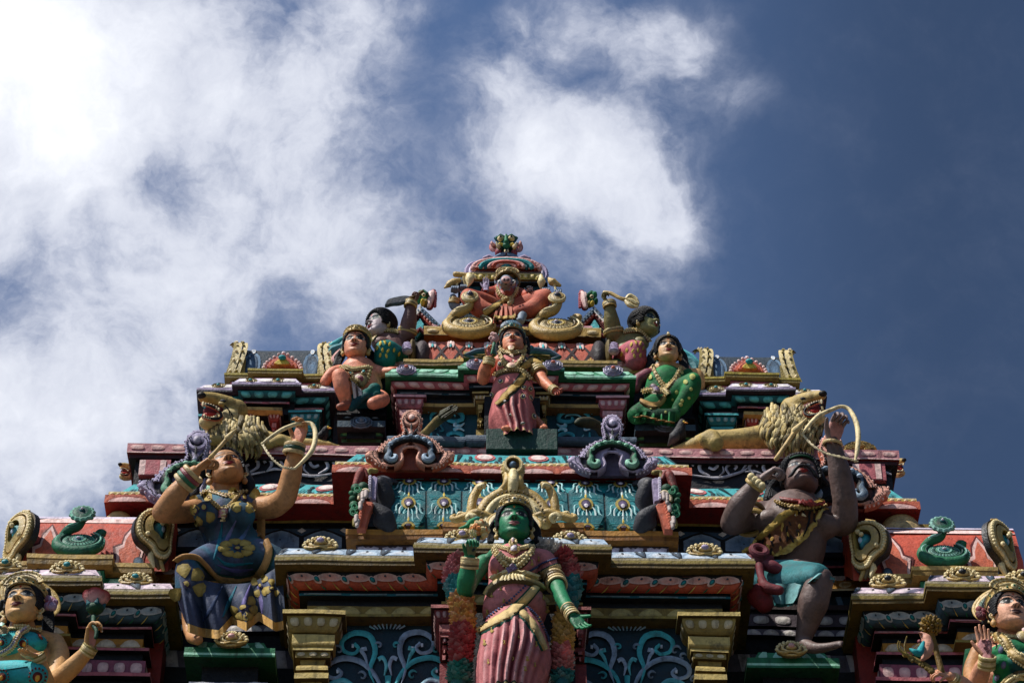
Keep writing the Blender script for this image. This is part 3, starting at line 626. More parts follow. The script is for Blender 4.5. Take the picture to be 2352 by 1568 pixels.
# slate roll plinth and the dark green pedestal of the niche figure
def roll_x(px0, px1, py0, py1, Y, c, parent, name, cd='ink'):
    mb = MB(); x0, x1 = X(px0,(py0+py1)/2,Y), X(px1,(py0+py1)/2,Y); zt, zb_ = zc(py0,Y,(px0+px1)/2), zc(py1,Y,(px0+px1)/2); h = zt-zb_
    T = Turtle(-.06, zt).f(.03,c); T.roll(.03,-h*.3,c,c,None,4,0); T.v(h*.25,c); T.roll(-.03,-h*.45,c,mixc(c,'ink',.3),None,4); T.b(.05,cd)
    s = mould(mb, [(x0,Y+.5),(x0,Y),(x1,Y),(x1,Y+.5)], T, c); return mb.build(name, parent)
for q in ((888,1069,997,1016),(1068,1118,994,1016),(1277,1462,999,1017)): roll_x(*q, .60, H('56697a'), bay2, 'plinth')
mb = MB(); Yp = .36; x0, x1 = X(1117,1000,Yp), X(1280,1000,Yp); zt, zb_ = zc(984,Yp), zc(1032,Yp)
top = [(x0+(x1-x0)*t, Yp, zt+.012*math.sin(math.pi*t)) for t in np.linspace(0,1,9)]
mb.slab(top+[(x1,Yp,zb_),(x0,Yp,zb_)], (0,.3,0), H('123a32'), None, .006); mb.build('pedestal', bay2)
# ------------------------------------------------------------------- corner shrines of the second storey
def up_shrine(m):
    Y0 = .87
    q = dict(l=(452,771,882), p=(533,692), s=(514,748,856), sp=(569,694), r=(537,756,809,855)) if m < 0 else dict(l=(1594,1897,893), p=(1667,1826), s=(1612,1837,866), sp=(1662,1790), r=(1610,1819,824,866))
    mb = MB(); a, b = X(q['l'][0],q['l'][2],Y0), X(q['l'][1],q['l'][2],Y0); Ym = Y0-.05
    c = dict(top='lilacl', topm='white', lip='lilac', lipd=H('2e2a38'), roll=H('1c7078'), roll2=H('0f4048'), rollm='aqua', strip='rose', beam=H('2a1418'), beamd='ink', panel='ink')
    T_ = up_cornice(mb, a, b, Y0, (X(q['p'][0],876,Ym), X(q['p'][1],876,Ym), .05), zc(q['l'][2]+12,Y0,sum(q['l'][:2])/2), c, deep=.62)
    sh = mb.build('corner_shrine', tower)
    cx = sum(q['l'][:2])/2; sg = m
    for i, (dx, dy, Y) in enumerate(((-111,4,Y0+.02),(-35,-6,Ym+.02),(28,-6,Ym+.02),(110,6,Y0+.02))):
        dx *= (.92 if m > 0 else 1); rosette(sh, at(cx+dx, q['l'][2]+(3 if m<0 else 1)+dy+(dx*.03 if m>0 else 0), Y), .042, ('olive','goldl','goldd'), 'teal', 1)
    Ys = Y0+.05; mb = MB()
    zt = zc(q['s'][2], Ys, cx)
    slab_band(mb, X(q['s'][0],860,Ys), X(q['s'][1],860,Ys), Ys, .5, (X(q['sp'][0],845,Ys-.04), X(q['sp'][1],845,Ys-.04), .04), zt, H('a09038'), H('6a5a1e'), 'rose', 'pinkl', OVAL, .075, h=.06, lead=.03, lph=.014, brh=.016)
    mb.build('roof_slab', sh)
    Yr = Ys+.05; ra, rb = X(q['r'][0]+6,835,Yr), X(q['r'][1]-6,835,Yr); zb_ = zt-.01; h = zc(q['r'][2],Yr+.1,cx)-zb_
    def vault(mb, f):
        motif(mb, f, f.len/2, f.len*.99, [(-.5,0),(.5,0),(.5,1),(-.5,1)], 'bluel','bluel', .003, 0, 0, .09)
        for cx_ in (f.len*.17, f.len*.83):
            motif(mb, f, cx_, f.len*.2, ell(16,.5,.5), 'blue', 'slate', .004, 0, .28, 1.0); motif(mb, f, cx_, f.len*.13, ell(16,.5,.5), 'blued', 'blue', .007, 0, .36, .95)
            motif(mb, f, cx_, f.len*.05, ell(8,.5,.5), 'white', 'bluel', .008, 0, .15, .34)
    barrel(sh, ra, rb, Yr, zb_, h, .1, H('26343f'), decor=vault)
    # curled end bands
    for e, x in ((-1, ra), (1, rb)):
        mb = MB(); w = .075
        for j, (u0, u1, cc) in enumerate(((0,.3,'goldl'),(.3,.42,'ink'),(.42,.75,'goldl'),(.75,1,'olive'))):
            P = []
            for t in np.linspace(0,1,14):
                a_ = math.pi/2*t; bul = .05*math.sin(math.pi*t*1.0)-.02*t; d = .1*(1-math.cos(a_))
                row_ = [(x-e*(.055+bul*.0)+e*(w*1.0*u)+e*.03*(2*t-1)**2*1.2, Yr+d-.02-.02*math.sin(math.pi*t)-(.008 if cc != 'ink' else 0), zb_+(h+.02)*math.sin(a_)) for u in (u0,(u0+u1)/2,u1)]
                P.append(row_)
            mb.grid(P, cc)
            if j in (0,3):
                for r_ in P[1::2]: mb.ball(r_[0 if j else 2], (.008,.012,.012), 'cream' if j else 'olive', n=6, m=5)
        mb.box((min(x-e*.05,x+e*.03),Yr-.01,zb_),(max(x-e*.05,x+e*.03),Yr+.2,zb_+h*.5),'olive')
        mb.build('end_scroll', sh, M_GOLD)
    # fan shaped lotus shield
    mb = MB(); pc = A(*at((q['r'][0]+q['r'][1])/2+3, q['r'][3]-15, Yr-.02))
    def pp(x, z, d=0): return pc+A(x, -d, z)
    for k_, (sc_, d, c1, c2) in enumerate(((1.0,.0,'pink','corald'),(.80,.018,'coral','corald'),(.60,.034,'corald','coral'),(.42,.046,'yellow','orange'))):
        out = [(.085*1.15*sc_*math.cos(t)*(1+.07*abs(math.sin(9*t))), -.035+(.085*(.95 if math.sin(t)>0 else .25)*math.sin(t)*(1+.35*max(0,math.sin(t))**8)+.03*(1-sc_)*0)*sc_*1.0) for t in np.linspace(0,2*math.pi,48,endpoint=False)]
        mb.slab([pp(x,z,d+.02) for x, z in out], (0,.04,0), c1, c2, .006)
    for t in np.linspace(.1, math.pi-.1, 13): mb.ball(pp(.1*math.cos(t), -.035+.085*math.sin(t)*(1+.3*math.sin(t)**8), .02), .010, 'pinkl', n=7, m=5)
    mb.ball(pp(0,.0,.075), (.022,.015,.015), 'teal', n=10, m=7); mb.ball(pp(0,.082,.01), .014, 'lilacl', n=8, m=6)
    mb.build('lotus_shield', sh)
    # pilasters of the shrine wall
    Yp = Y0+.02
    TP = (H('1f7f86'), H('3aa0a6'), H('0b3a40')); RP = (H('b0463a'), H('d08478'), H('4a1412'))
    caps = ((662,739,942,TP,1.0),(612,648,940,RP,.7),(554,586,940,RP,.7),(455,480,950,TP,.7)) if m < 0 else ((1619,1696,949,TP,1.0),(1707,1746,951,RP,.7),(1760,1785,953,RP,.7))
    for pl, pr, py, cc, kk in caps:
        x0, x1 = X(pl,py,Yp), X(pr,py,Yp); capital(sh, (x0+x1)/2, Yp, zc(py,Yp,(pl+pr)/2), x1-x0, cc, k=.62, lower=.2)
    mb = MB(); pl, pr, py = (561,648,934) if m < 0 else (1708,1790,945)
    mb.box((X(pl,py,Yp-.02),Yp-.02,zc(py+7,Yp-.02,pl)),(X(pr,py,Yp-.02),Yp+.1,zc(py,Yp-.02,pl)),'gold'); mb.build('beam', sh)
    return sh
UPL, UPR = up_shrine(-1), up_shrine(1)
# recessed bays that carry the seated pair: dark wall and small ledges
for pl, pr, dy in ((774,886,0),(1458,1596,9)):
    mb = MB(); Yc = 1.0; a, b = X(pl-4,900,Yc), X(pr+4,900,Yc); ztop = zc(838+dy,Yc,(pl+pr)/2)
    mb.box((a,Yc,zpk-.05),(b,Yc+.5,ztop),'ink'); Yl = .84
    def led(py0, py1, c, Y, fn=None, inset=0):
        x0, x1 = X(pl+inset,py0,Y), X(pr-inset,py0,Y); z0, z1 = zc(py0+dy,Y,(pl+pr)/2), zc(py1+dy,Y,(pl+pr)/2)
        T = Turtle(-.03,z0).f(.03,c).v(z0-z1,c,'a').b(.05,'ink').v(.04,'ink'); s = mould(mb, [(x0,Y+.3),(x0,Y),(x1,Y),(x1,Y+.3)], T, c)
        if fn: fn(s.S(1,*T.t['a']))
    led(948,952,'ink',Yl); led(953,961,'navy',Yl+.02,lambda f: row(mb,f,.055,OVAL,'slate','bluel',.85),14)
    led(965,979,H('2f4450'),Yl-.06); led(990,1003,H('2c4a30'),Yl+.0,lambda f: row(mb,f,.06,OVAL,'green',H('6f9a5c'),.9),6); led(1008,1016,H('3c5c34'),Yl+.02,None,10)
    lg = mb.build('ledge', tower); rosette(lg, at((pl+pr)/2+(0 if dy==0 else 2), 970+dy, Yl-.06), .055, ('slate','blue','ink'), 'slate', 1)
# =================================================================== crowning storey
Y3 = .87
mb = MB(); ztS = zc(826,Y3)
slab_band(mb, X(925,828,Y3), X(1419,824,Y3), Y3, .9, (X(1064,812,Y3-.06), X(1277,812,Y3-.06), .06), ztS, 'gold', H('6e5626'), 'navy', 'bluel', OVAL, .085, h=.05, lead=.05, lph=.02, brh=.02)
slb = mb.build('roof_slab', tower)
mb = MB(); cxs = A(*at(1178,818,Y3-.08))      # slate scroll crest lying on the slab behind the niche figure's head
for sg in (-1,1):
    J = lambda x, z, d=0: cxs+A(sg*x, -d, z)
    mb.tube([J(.04,.02),J(.12,.045),J(.2,.03),J(.25,.0),J(.21,-.015)],[.016,.018,.016,.014,.008],'slate',8); mb.tube([J(.05,.03,.02),J(.1,.05,.02),J(.06,.06,.02)],[.014,.014,.01],'blue',8)
mb.build('scroll_crest', slb)
Yd = .95; zb_ = ztS-.005; dh = zc(789,Yd+.06)-zb_
DR, DC = H('b8523e'), H('d47a5e')
def diamonds(mb, f):
    n = 9; w = f.len/n; fun = lambda x, v: ((lambda u_, q: (f(u_, q), snorm(f, u_, q)))(min(max(x/f.len,0),1), min(max(v,0),1)))
    motif(mb, f, f.len/2, f.len*.99, [(-.5,0),(.5,0),(.5,1),(-.5,1)], 'pink','pink', .002, 0, 0, .07)
    for i in range(-1, n+1):
        for sg in (1,-1):
            a, b = (i*w, -.05), ((i+1.5)*w, 1.05)
            if sg < 0: a, b = (a[0], 1.05), (b[0], -.05)
            t0, t1 = max(0,-a[0]/(b[0]-a[0])), min(1,(f.len-a[0])/(b[0]-a[0])); L = lambda t: (a[0]+(b[0]-a[0])*t, a[1]+(b[1]-a[1])*t)
            if t1 > t0: stroke(mb, fun, [L(t0), L((t0+t1)/2), L(t1)], .018, H('2a1416'), lift=.004, n=12, crown=0)
    for i in range(n):
        for (dx, v, c1, c2) in ((.25,.22,'pinkl','white'),(.75,.78,'gold','yellow')):
            cx = (i+dx)*w
            for sg in (-1,0,1): motif(mb, f, cx+sg*w*.13, w*.16, ell(10,.5,.5), mixc(c1,'coral',.2), c2 if sg == 0 else c1, .007, .002, v-.16+.05*abs(sg), v+.10+.05*abs(sg))
            motif(mb, f, cx, w*.15, ell(10,.5,.5), 'teal', 'aqua', .011, .003, v+.02, v+.16)
barrel(slb, X(981,800,Yd), X(1366,800,Yd), Yd, zb_, dh, .06, H('c0604a'), decor=diamonds)
for sg, px, c in ((-1,968,H('4a3c40')),(1,1378,H('2a2226'))):      # rolled ends of the crowning vault
    mb = MB(); p = A(*at(px,803,Yd-.02)); r = dh*.62
    mb.ball(p+A(0,.07,0), (.05,.08,dh*.45), c, n=14, m=10); mb.ball(p+A(sg*.05,.04,.0), (.022,.08,dh*.36), H('6a5a34'), n=12, m=8)
    for k in range(5): mb.ball(p+A(sg*.075,-.05+.012*k,-.055+.02*k), (.03,.03,.016), 'lilac', n=8, m=6)
    mb.build('end_scroll', slb)
# gold platform with ovals, pink cushion
Y4 = 1.08; mb = MB(); zg = zc(753,Y4)
T = Turtle(-.06,zg+.028).f(.03,'grn2').v(.022,'green').f(.03,'gold').v(.006,'goldl').v(.055,H('b8964c'),'o').v(.004,'goldd').b(.08,H('80602a')).v(.3,'ink')
s = mould(mb, plan(X(973,762,Y4), X(1381,765,Y4), Y4, .7), T, 'grn2')
row(mb, s.S(1,*T.t['o']), .1, OVAL, 'gold', 'cream', .78, v0=.12, v1=.9, dome=.008)
plat = mb.build('platform', tower)
mb = MB(); zq = zg+.03
roll_x(994,1360,744,757,Y4+.05,H('d49aa0'),plat,'cushion','rosed')
mb = MB(); T = Turtle(-.1,zq+.11).f(.1,'red').v(.1,H('96302a')).v(.05,'redd'); mould(mb, plan(X(1040,740,Y4+.1), X(1330,740,Y4+.1), Y4+.1, .4), T, 'red'); mb.build('cushion', plat)
# top shrine behind the seated boar figure
Y5 = 1.26; mb = MB()
mb.box((X(1062,690,Y5+.06),Y5+.06,zg),(X(1258,690,Y5+.06),Y5+.7,zc(632,Y5)),H('14323a'))
T = Turtle(-.04,zc(638,Y5)).f(.04,'bluel').v(.035,'blue','a').v(.006,'ink').b(.03,'ink').v(.05,H('12424c')).b(.02,'ink').f(.01,'green').v(.03,'green').b(.02,'ink').v(.1,H('143a2c'))
s = mould(mb, plan(X(1052,645,Y5), X(1258,645,Y5), Y5, .6), T, 'bluel'); row(mb, s.S(1,*T.t['a']), .09, OVAL, 'slate','bluel',.8)
ts = mb.build('top_shrine', tower)
Y6 = 1.24; mb = MB(); T = Turtle(-.03,zc(627,Y6)).f(.03,'goldl').v(.008,'goldl').v(.042,H('b09a48'),'o').b(.05,'brown').v(.04,'ink')
s = mould(mb, plan(X(1084,632,Y6), X(1243,632,Y6), Y6, .5), T, 'gold'); row(mb, s.S(1,*T.t['o']), .036, OVAL, 'yellow','cream',.86, v0=.08,v1=.95, dome=.008)
row(mb, s.S(2,*T.t['o']), .036, OVAL, 'coral','coral',.86); mb.build('roof_slab', ts)
# horseshoe gable of scroll rings on the top, monster mask above
mb = MB(); Yg = 1.26; gc = A(*at(1163,624,Yg)); u = .0025
def g(x, y, d=0): return gc+A(x*u, -d, y*u)
def ringarc(rx, ry, tw, c, d, a0=0, a1=math.pi, n=36, cy=0, beads=None):
    P = [g(rx*math.cos(a), cy+ry*math.sin(a), d) for a in np.linspace(a0,a1,n)]
    mb.tube(P, tw*u, c, 8)
    if beads:
        for p in P[::2]: mb.ball(p+A(0,-tw*u*.6,0), tw*u*.5, beads, n=6, m=5)
mb.slab([g(80*math.cos(a),33*math.sin(a),.0) for a in np.linspace(0,math.pi,30)], (0,.35,0), 'corald', 'lilac', .004)
ringarc(76,32,6,'pink',.02,beads='pinkl'); ringarc(66,27,5,'corald',.025); ringarc(57,23,6,'teal',.035); ringarc(46,19,5,'teald',.03); ringarc(38,16,5,'pink',.04); ringarc(29,13,5,'corald',.045); ringarc(20,10,4,'pink',.04); mb.ball(g(0,4,.03),(12*u,8*u,7*u),'teal',n=10,m=6)
for sg in (-1,1):
    for rr, c in ((24,'lilac'),(16,'lilacl'),(9,'slate')): 
        P = [g(sg*(62+rr*1.25*math.cos(a)), 10+rr*1.35*math.sin(a), -.04+.01*(24-rr)/8) for a in np.linspace(-.9,2.3,16)]; mb.tube(P, 5*u, c, 7)
        if rr == 24:
            for p in P: mb.ball(p+(p-g(sg*62,10))*.12, 3*u, 'lilacl', n=6, m=4)
    mb.tube([g(sg*52,34,.02),g(sg*40,40,.02),g(sg*28,36,.02)],[4*u,6*u,3*u],'lilac',7)
    P = [g(sg*x,y,.03) for x,y in ((4,-1),(30,2),(55,-1),(76,2))]; mb.tube(P,3*u,'pink',6)
mb.build('gable_crest', ts)
mb = MB(); mc = A(*at(1161,566,1.30)); uu = .00252
def h(x, y, d=0): return mc+A(x*uu, -d*uu, y*uu)
mb.ball(h(0,6,0),(20*uu,18*uu,22*uu),'greend',n=20,m=14); mb.ball(h(0,-6,12),(8*uu,12*uu,14*uu),'teald',n=12,m=9); mb.ball(h(0,-14,18),(9*uu,8*uu,6*uu),'green',n=10,m=8)
for sg in (-1,1):
    mb.ball(h(sg*12,10,15),(8*uu,6*uu,7*uu),'goldl',n=12,m=8); mb.ball(h(sg*12,10,19),(5.5*uu,4*uu,5*uu),'cream',n=10,m=8); mb.ball(h(sg*12,10,22),(3*uu,2.5*uu,3*uu),'ink',n=8,m=6)
    mb.tube([h(sg*4,16,16),h(sg*12,20,16),h(sg*22,18,10)],[2.5*uu,4*uu,2*uu],'green',8)
    mb.tube([h(sg*18,22,0),h(sg*23,28,0),h(sg*21,33,0)],[7*uu,5*uu,1.5*uu],'teald',8)
    P = [h(sg*(29+9*math.cos(a)*(1-.09*k)), 2+16*math.sin(a)*(1-.09*k), -2+k*.6) for k, a in enumerate(np.linspace(-2.4,3.9,18))]
    mb.tube(P, [4*uu]*17+[2*uu], 'pink', 7)
    mb.ball(h(sg*30,2,-4),(9*uu,4*uu,15*uu),'rose',n=10,m=8)
    mb.tube([h(sg*6,-10,16),h(sg*14,-8,17),h(sg*20,-14,14),h(sg*17,-22,14)],[3*uu,4*uu,4*uu,2*uu],'yellow',8)
    mb.ball(h(sg*18,-24,4),(8*uu,12*uu,11*uu),'maroon',n=12,m=9); mb.tube([h(sg*17,-15,16),h(sg*21,-17,23),h(sg*23,-12,26)],[5*uu,4*uu,1.5*uu],'cream',8)
    mb.tube([h(0,-34,10),h(sg*14,-38,10),h(sg*30,-46,8),h(sg*34,-38,8)],[5*uu,6*uu,5*uu,2*uu],'blue',8); mb.tube([h(0,-42,8),h(sg*20,-49,8),h(sg*36,-52,6)],[5*uu,5*uu,3*uu],'slate',8)
    mb.tube([h(sg*3,-24,14),h(sg*4,-31,15)],[2.5*uu,1.2*uu],'cream',6)
mb.ball(h(0,-32,4),(16*uu,12*uu,12*uu),H('3c2228'),n=12,m=8); mb.ball(h(0,-46,6),(10*uu,8*uu,7*uu),'bluel',n=10,m=8); mb.tube([h(0,24,6),h(0,31,4),h(0,34,3)],[7*uu,5*uu,2*uu],'lilac',8)
mb.tube([h(0,20,17),h(0,4,20),h(0,-8,24)],[3*uu,4*uu,6*uu],'green',8)
mb.box((mc[0]-.05,1.30,mc[2]-.16),(mc[0]+.05,1.45,mc[2]+.02),'teald')
mb.build('monster_finial', ts)
# side gables with green monster crests
def gable(m):
    gb = MB(); Yb = 1.16
    if m < 0: q = lambda x, y: k4(x, y)
    else: q = lambda x, y: k4(2290-x, y+8)
    P = lambda x, y, d=0.0: A(*at(*q(x,y), Yb+d))
    ap = P(545,535)
    bk = A(.0,.55,0)
    for (x0,y0,x1,y1) in ((545,535,300,800),(545,535,760,740)):
        for off, wd, c, dd in ((0,30,'slate' if x1 > 545 else 'white',-.03),(30,26,'corald' if x1 > 545 else 'redd',-.02),(56,14,'redd',-.01),(68,9,'lilac',.0)):
            a, b = P(x0,y0+off*1.2,dd), P(x1,y1+off*1.2,dd); a2, b2 = P(x0,y0+(off+wd)*1.2,dd), P(x1,y1+(off+wd)*1.2,dd)
            gb.slab([a,b,b2,a2], (0,.2,0), c, c)
            if off in (0,30):
                for t in np.linspace(.06,.94,11): gb.ball(a+(b-a)*t+(a2-a)*.5+A(0,-.004,0), (.0065,.003,.0065), 'pink' if off else 'blue', n=8, m=6)
    gb.slab([P(545,600),P(330,830),P(760,800)], (0,.1,0), 'ink')
    gb.slab([P(545,618,-.02),P(575,660,-.02),P(566,720,-.02),P(520,770,-.02),P(500,720,-.02),P(512,660,-.02)], (0,.02,0), 'aqua', 'teald', .008)
    gb.tube([P(480,740,-.03),P(530,716,-.03),P(545,700,-.03),P(570,726,-.03),P(610,756,-.03)], .012, 'rosed', 6)
    # roof planes running back
    for (x1,y1,c) in ((300,800,'teald'),(760,740,'tealdd')): gb.add([ap, P(x1,y1), P(x1,y1)+A(0,.6,0), ap+A(0,.6,0)], [(0,1,2,3)], c)
    g_ = gb.build('side_gable', tower)
    cb = MB()
    for x, y, r, c, d in ((560,470,20,'green',0),(575,490,24,'grn2',-.02),(590,468,16,'greend',-.04),(545,455,18,'grn2',-.03),(580,520,22,'olive',-.02),(560,515,16,'yellow',-.04),(535,500,15,'green',-.02),(600,512,16,'gold',0)): cb.ball(P(x,y,d), (r/3/430*1.1,.03,r/3/430*1.2), c, n=10, m=8)
    cb.tube([P(612,545),P(628,490),P(636,440)], [.022,.028,.016], 'maroon', 10); cb.tube([P(606,540,-.03),P(618,490,-.03),P(622,450,-.03),P(634,438,-.03)], [.012,.02,.02,.01], 'pinkl', 8)
    for i in range(7): cb.ball(P(648,540-i*15,-.01), .011, 'rose', n=6, m=5)
    for i in range(6): cb.ball(P(548+i*9,436+abs(i-2)*6,-.03), .012, 'green', n=6, m=5)
    cb.ball(P(566,462,-.07), .012, 'cream', n=8, m=6); cb.ball(P(566,462,-.08), .006, 'ink', n=6, m=5)
    cb.build('gable_crest', g_)
gable(-1); gable(1)
# ledges under the two fighters
for pl, pr, py in ((858,926,822),(1418,1496,824)):
    mb = MB(); Yv = .98; z = zc(py,Yv,(pl+pr)/2)
    T = Turtle(-.3,z).f(.3,'grn2').v(.018,'grn2').v(.008,'mint').sl(.02,-.05,'pink','p').v(.02,'green').f(.02,'gold').v(.05,H('a88e4a'),'o').b(.06,'brownd').v(.12,'ink')
    s = mould(mb, [(X(pl-30,py,Yv),Yv+.5),(X(pl-30,py,Yv),Yv),(X(pr+30,py,Yv),Yv),(X(pr+30,py,Yv),Yv+.5)], T, 'grn2')
    row(mb, s.S(1,*T.t['p']), .1, [(-.5,.0),(.5,0),(.5,1),(-.5,1)], 'pinkl','white',.86, dome=0); row(mb, s.S(1,*T.t['o']), .1, OVAL, 'gold','cream',.8)
    mb.build('ledge', tower)
mb = MB(); mb.box((X(800,900,1.1),1.1,zpk-.1),(X(1560,900,1.1),3.0,ztS-.02),'ink'); mb.box((X(940,800,1.2),1.2,ztS-.05),(X(1400,800,1.2),2.8,zg+.02),H('3a1a1a')); mb.build('core_wall', tower)
# =================================================================== figure tools
def remesh(mb, vox, smooth=3, fac=.5):
    "weld overlapping solids into one continuous skin; colours follow the nearest source vertex"
    me = mb.mesh('tmp'); o = bpy.data.objects.new('tmp', me); COL.objects.link(o)
    m = o.modifiers.new('r', 'REMESH'); m.mode = 'VOXEL'; m.voxel_size = vox
    if smooth: q = o.modifiers.new('s', 'SMOOTH'); q.iterations = smooth; q.factor = fac
    dg = bpy.context.evaluated_depsgraph_get(); m2 = bpy.data.meshes.new_from_object(o.evaluated_get(dg))
    v = np.empty(len(m2.vertices)*3, np.float32); m2.vertices.foreach_get('co', v); v = v.reshape(-1,3)
    fs = [tuple(p.vertices) for p in m2.polygons]
    kd = KDTree(len(mb.v))
    for i, p in enumerate(mb.v): kd.insert(p, i)
    kd.balance(); out = MB(); out.v = [tuple(map(float, p)) for p in v]; out.f = fs; out.c = [mb.c[kd.find(p)[1]] for p in out.v]
    bpy.data.objects.remove(o); bpy.data.meshes.remove(me); bpy.data.meshes.remove(m2)
    return out
class Drape:
    "lay bands and painted motifs on a surface where the photo shows them"
    def __init__(s, k, *mbs):
        v = []; f = []
        for m in mbs: n = len(v); v += m.v; f += [tuple(i+n for i in q) for q in m.f]
        s.t = BVHTree.FromPolygons(v, f); s.k = k
    def hit(s, x, y):
        px, py = s.k(x, y); d = ray(px, py); d = d/np.linalg.norm(d)
        h = s.t.ray_cast(Vector(tuple(EYE)), Vector(tuple(d)))
        if h[0] is None: return None
        n = A(*h[1]); n = n if np.dot(n, d) < 0 else -n
        return A(*h[0]), n, h[3]
    def pos(s, x, y, last=None):
        h = s.hit(x, y)
        if h is None or (last is not None and abs(h[2]-last[0]) > .22):
            if last is None: return None
            px, py = s.k(x, y); d = ray(px, py); d = d/np.linalg.norm(d); return EYE+d*last[0], last[1], last[0]
        return h
    def band(s, mb, pts, wid, c, edge=None, lift=.006, n=40, crown=.004, m=7, beads=None, brad=None):
        if beads: s.band(mb, pts, [w_+2.6*s.k.s for w_ in (wid if hasattr(wid,'__len__') else [wid]*2)], H('1a140c'), None, .0015, n, .0005); lift *= .55; crown *= .5; brad = (brad or .008)*.72
        P = bez(pts, n); W = lin(wid, n); rows = []; cs = []; last = None
        for i in range(n):
            t = P[min(i+1,n-1)]-P[max(i-1,0)]; t = t/(np.linalg.norm(t)+1e-9); nr = A(-t[1], t[0])
            h0 = s.pos(*P[i], last)
            if h0 is None: continue
            r = []; last = (h0[2], h0[1])
            for q in np.linspace(-1, 1, m):
                a = P[i]+nr*q*W[i]/2; h = s.pos(a[0], a[1], last); e = abs(q) > .99
                r.append(h[0]+h[1]*(-.004 if e else lift+crown*(1-q*q)))
            rows.append(r); ce = edge or c; cs.append([ce,ce]+[c]*(m-4)+[ce,ce])
            if beads and i % 2 == 0: mb.ball(r[m//2], brad or .008, beads, n=7, m=5); mb.ball(r[1], (brad or .008)*.7, beads, n=6, m=4); mb.ball(r[-2], (brad or .008)*.7, beads, n=6, m=4)
        if len(rows) > 1: mb.grid(rows, cs)
        return s
    def blob(s, mb, poly, c, mid=None, lift=.004, dome=.003):
        P = [np.asarray(p, float) for p in poly]; ctr = sum(P)/len(P); h0 = s.hit(*ctr)
        if h0 is None: return s
        L_ = (h0[2], h0[1]); mid = mid or c; n = len(P); vs = [h0[0]+h0[1]*(lift+dome)]; cs = [mid]
        for t, cc in ((.55, mixc(c, mid, .6)), (1.0, c)):
            for p in P:
                q = ctr+(p-ctr)*t; h = s.pos(q[0], q[1], L_); vs.append(h[0]+h[1]*(lift+dome*(1-t))); cs.append(cc)
        mb.add(vs, [(0,1+i,1+(i+1) % n) for i in range(n)]+[(1+i,1+n+i,1+n+(i+1) % n,1+(i+1) % n) for i in range(n)], cs); return s
    def dot(s, mb, x, y, rx, ry=None, c='gold', mid=None, rot=0, lift=.004, dome=.003, n=12):
        ry = ry or rx; ca, sa = math.cos(rot), math.sin(rot)
        return s.blob(mb, [(x+rx*math.cos(a)*ca-ry*math.sin(a)*sa, y+rx*math.cos(a)*sa+ry*math.sin(a)*ca) for a in np.linspace(0,2*math.pi,n,endpoint=False)], c, mid, lift, dome)
    def flower(s, mb, x, y, r, np_=6, c='goldd', mid='gold', rot=0, sq=1.0, back='purp', inner=.3, pw=.36, skip=()):
        for i in range(np_):
            if i in skip: continue
            a = rot+2*math.pi*i/np_; d = A(math.cos(a), math.sin(a)*sq); nr = A(-math.sin(a), math.cos(a)*sq)
            q = [A(x,y)+d*r*t+nr*r*w for t, w in ((inner,0),(inner+.18,pw*.55),(.72,pw),(.95,pw*.7),(1.0,0),(.95,-pw*.7),(.72,-pw),(inner+.18,-pw*.55))]
            s.blob(mb, q, c, mid, .004, .004)
        s.dot(mb, x, y, r*.22, r*.22*sq, back, back, 0, .006); s.dot(mb, x, y, r*.14, r*.14*sq, mid, mid, 0, .010); return s
def ring(mb, c0, ax, Rr, r, c, n=28, sq=1.0):
    c0 = np.asarray(c0, float); ax = np.asarray(ax, float); ax /= np.linalg.norm(ax); u = np.cross(ax, A(0,0,1) if abs(ax[2]) < .9 else A(1,0,0)); u /= np.linalg.norm(u); w = np.cross(ax, u)
    mb.grid([[c0+(u*math.cos(a)+w*math.sin(a))*(Rr+r*math.cos(b))+ax*r*math.sin(b)*sq for b in np.linspace(0,2*math.pi,8,endpoint=False)] for a in np.linspace(0,2*math.pi,n,endpoint=False)], c, True, True)
# ---- the head: lofted sections + carved features, painted face
TT = [-1,-.97,-.9,-.75,-.5,-.2,.1,.4,.65,.85,.95,1]
HA = [.0,.20,.36,.53,.645,.69,.70,.70,.63,.45,.26,0]; HF = [0,.18,.40,.58,.74,.76,.76,.74,.66,.47,.28,0]
HB = [0,.24,.33,.36,.46,.66,.80,.88,.82,.60,.36,0]; HC = [.46,.44,.34,.20,.04,.0,0,0,0,0,0,0]
def gs(x, s_): return np.exp(-.5*(x/s_)**2)
def head_grid(nt=84, nf=108):
    t = -np.cos(np.linspace(0, math.pi, nt)); t = .6*t+.4*np.linspace(-1,1,nt); t[0], t[-1] = -1, 1
    sm = lambda y: np.convolve(np.pad(np.interp(np.linspace(-1,1,400), TT, y), 12, 'edge'), np.ones(25)/25, 'valid')
    g_ = lambda y: np.interp(t, np.linspace(-1,1,400), sm(y))
    a, f, b, c0 = g_(HA), g_(HF), g_(HB), g_(HC)
    for arr in (a,f,b): arr[0] = arr[-1] = 1e-3
    u = np.linspace(0, 1, nf, endpoint=False); ph = 2*math.pi*u-.62*np.sin(2*math.pi*u)
    cp, sp = np.cos(ph), np.sin(ph)
    Xx = a[:,None]*np.sign(sp)*np.abs(sp)**.92; Yy = c0[:,None]+np.where(cp > 0, f[:,None]*np.abs(cp)**.85, -b[:,None]*np.abs(cp)); Zz = np.repeat(t[:,None], nf, 1)
    return Xx, Yy, Zz, cp[None,:]*np.ones_like(Xx)
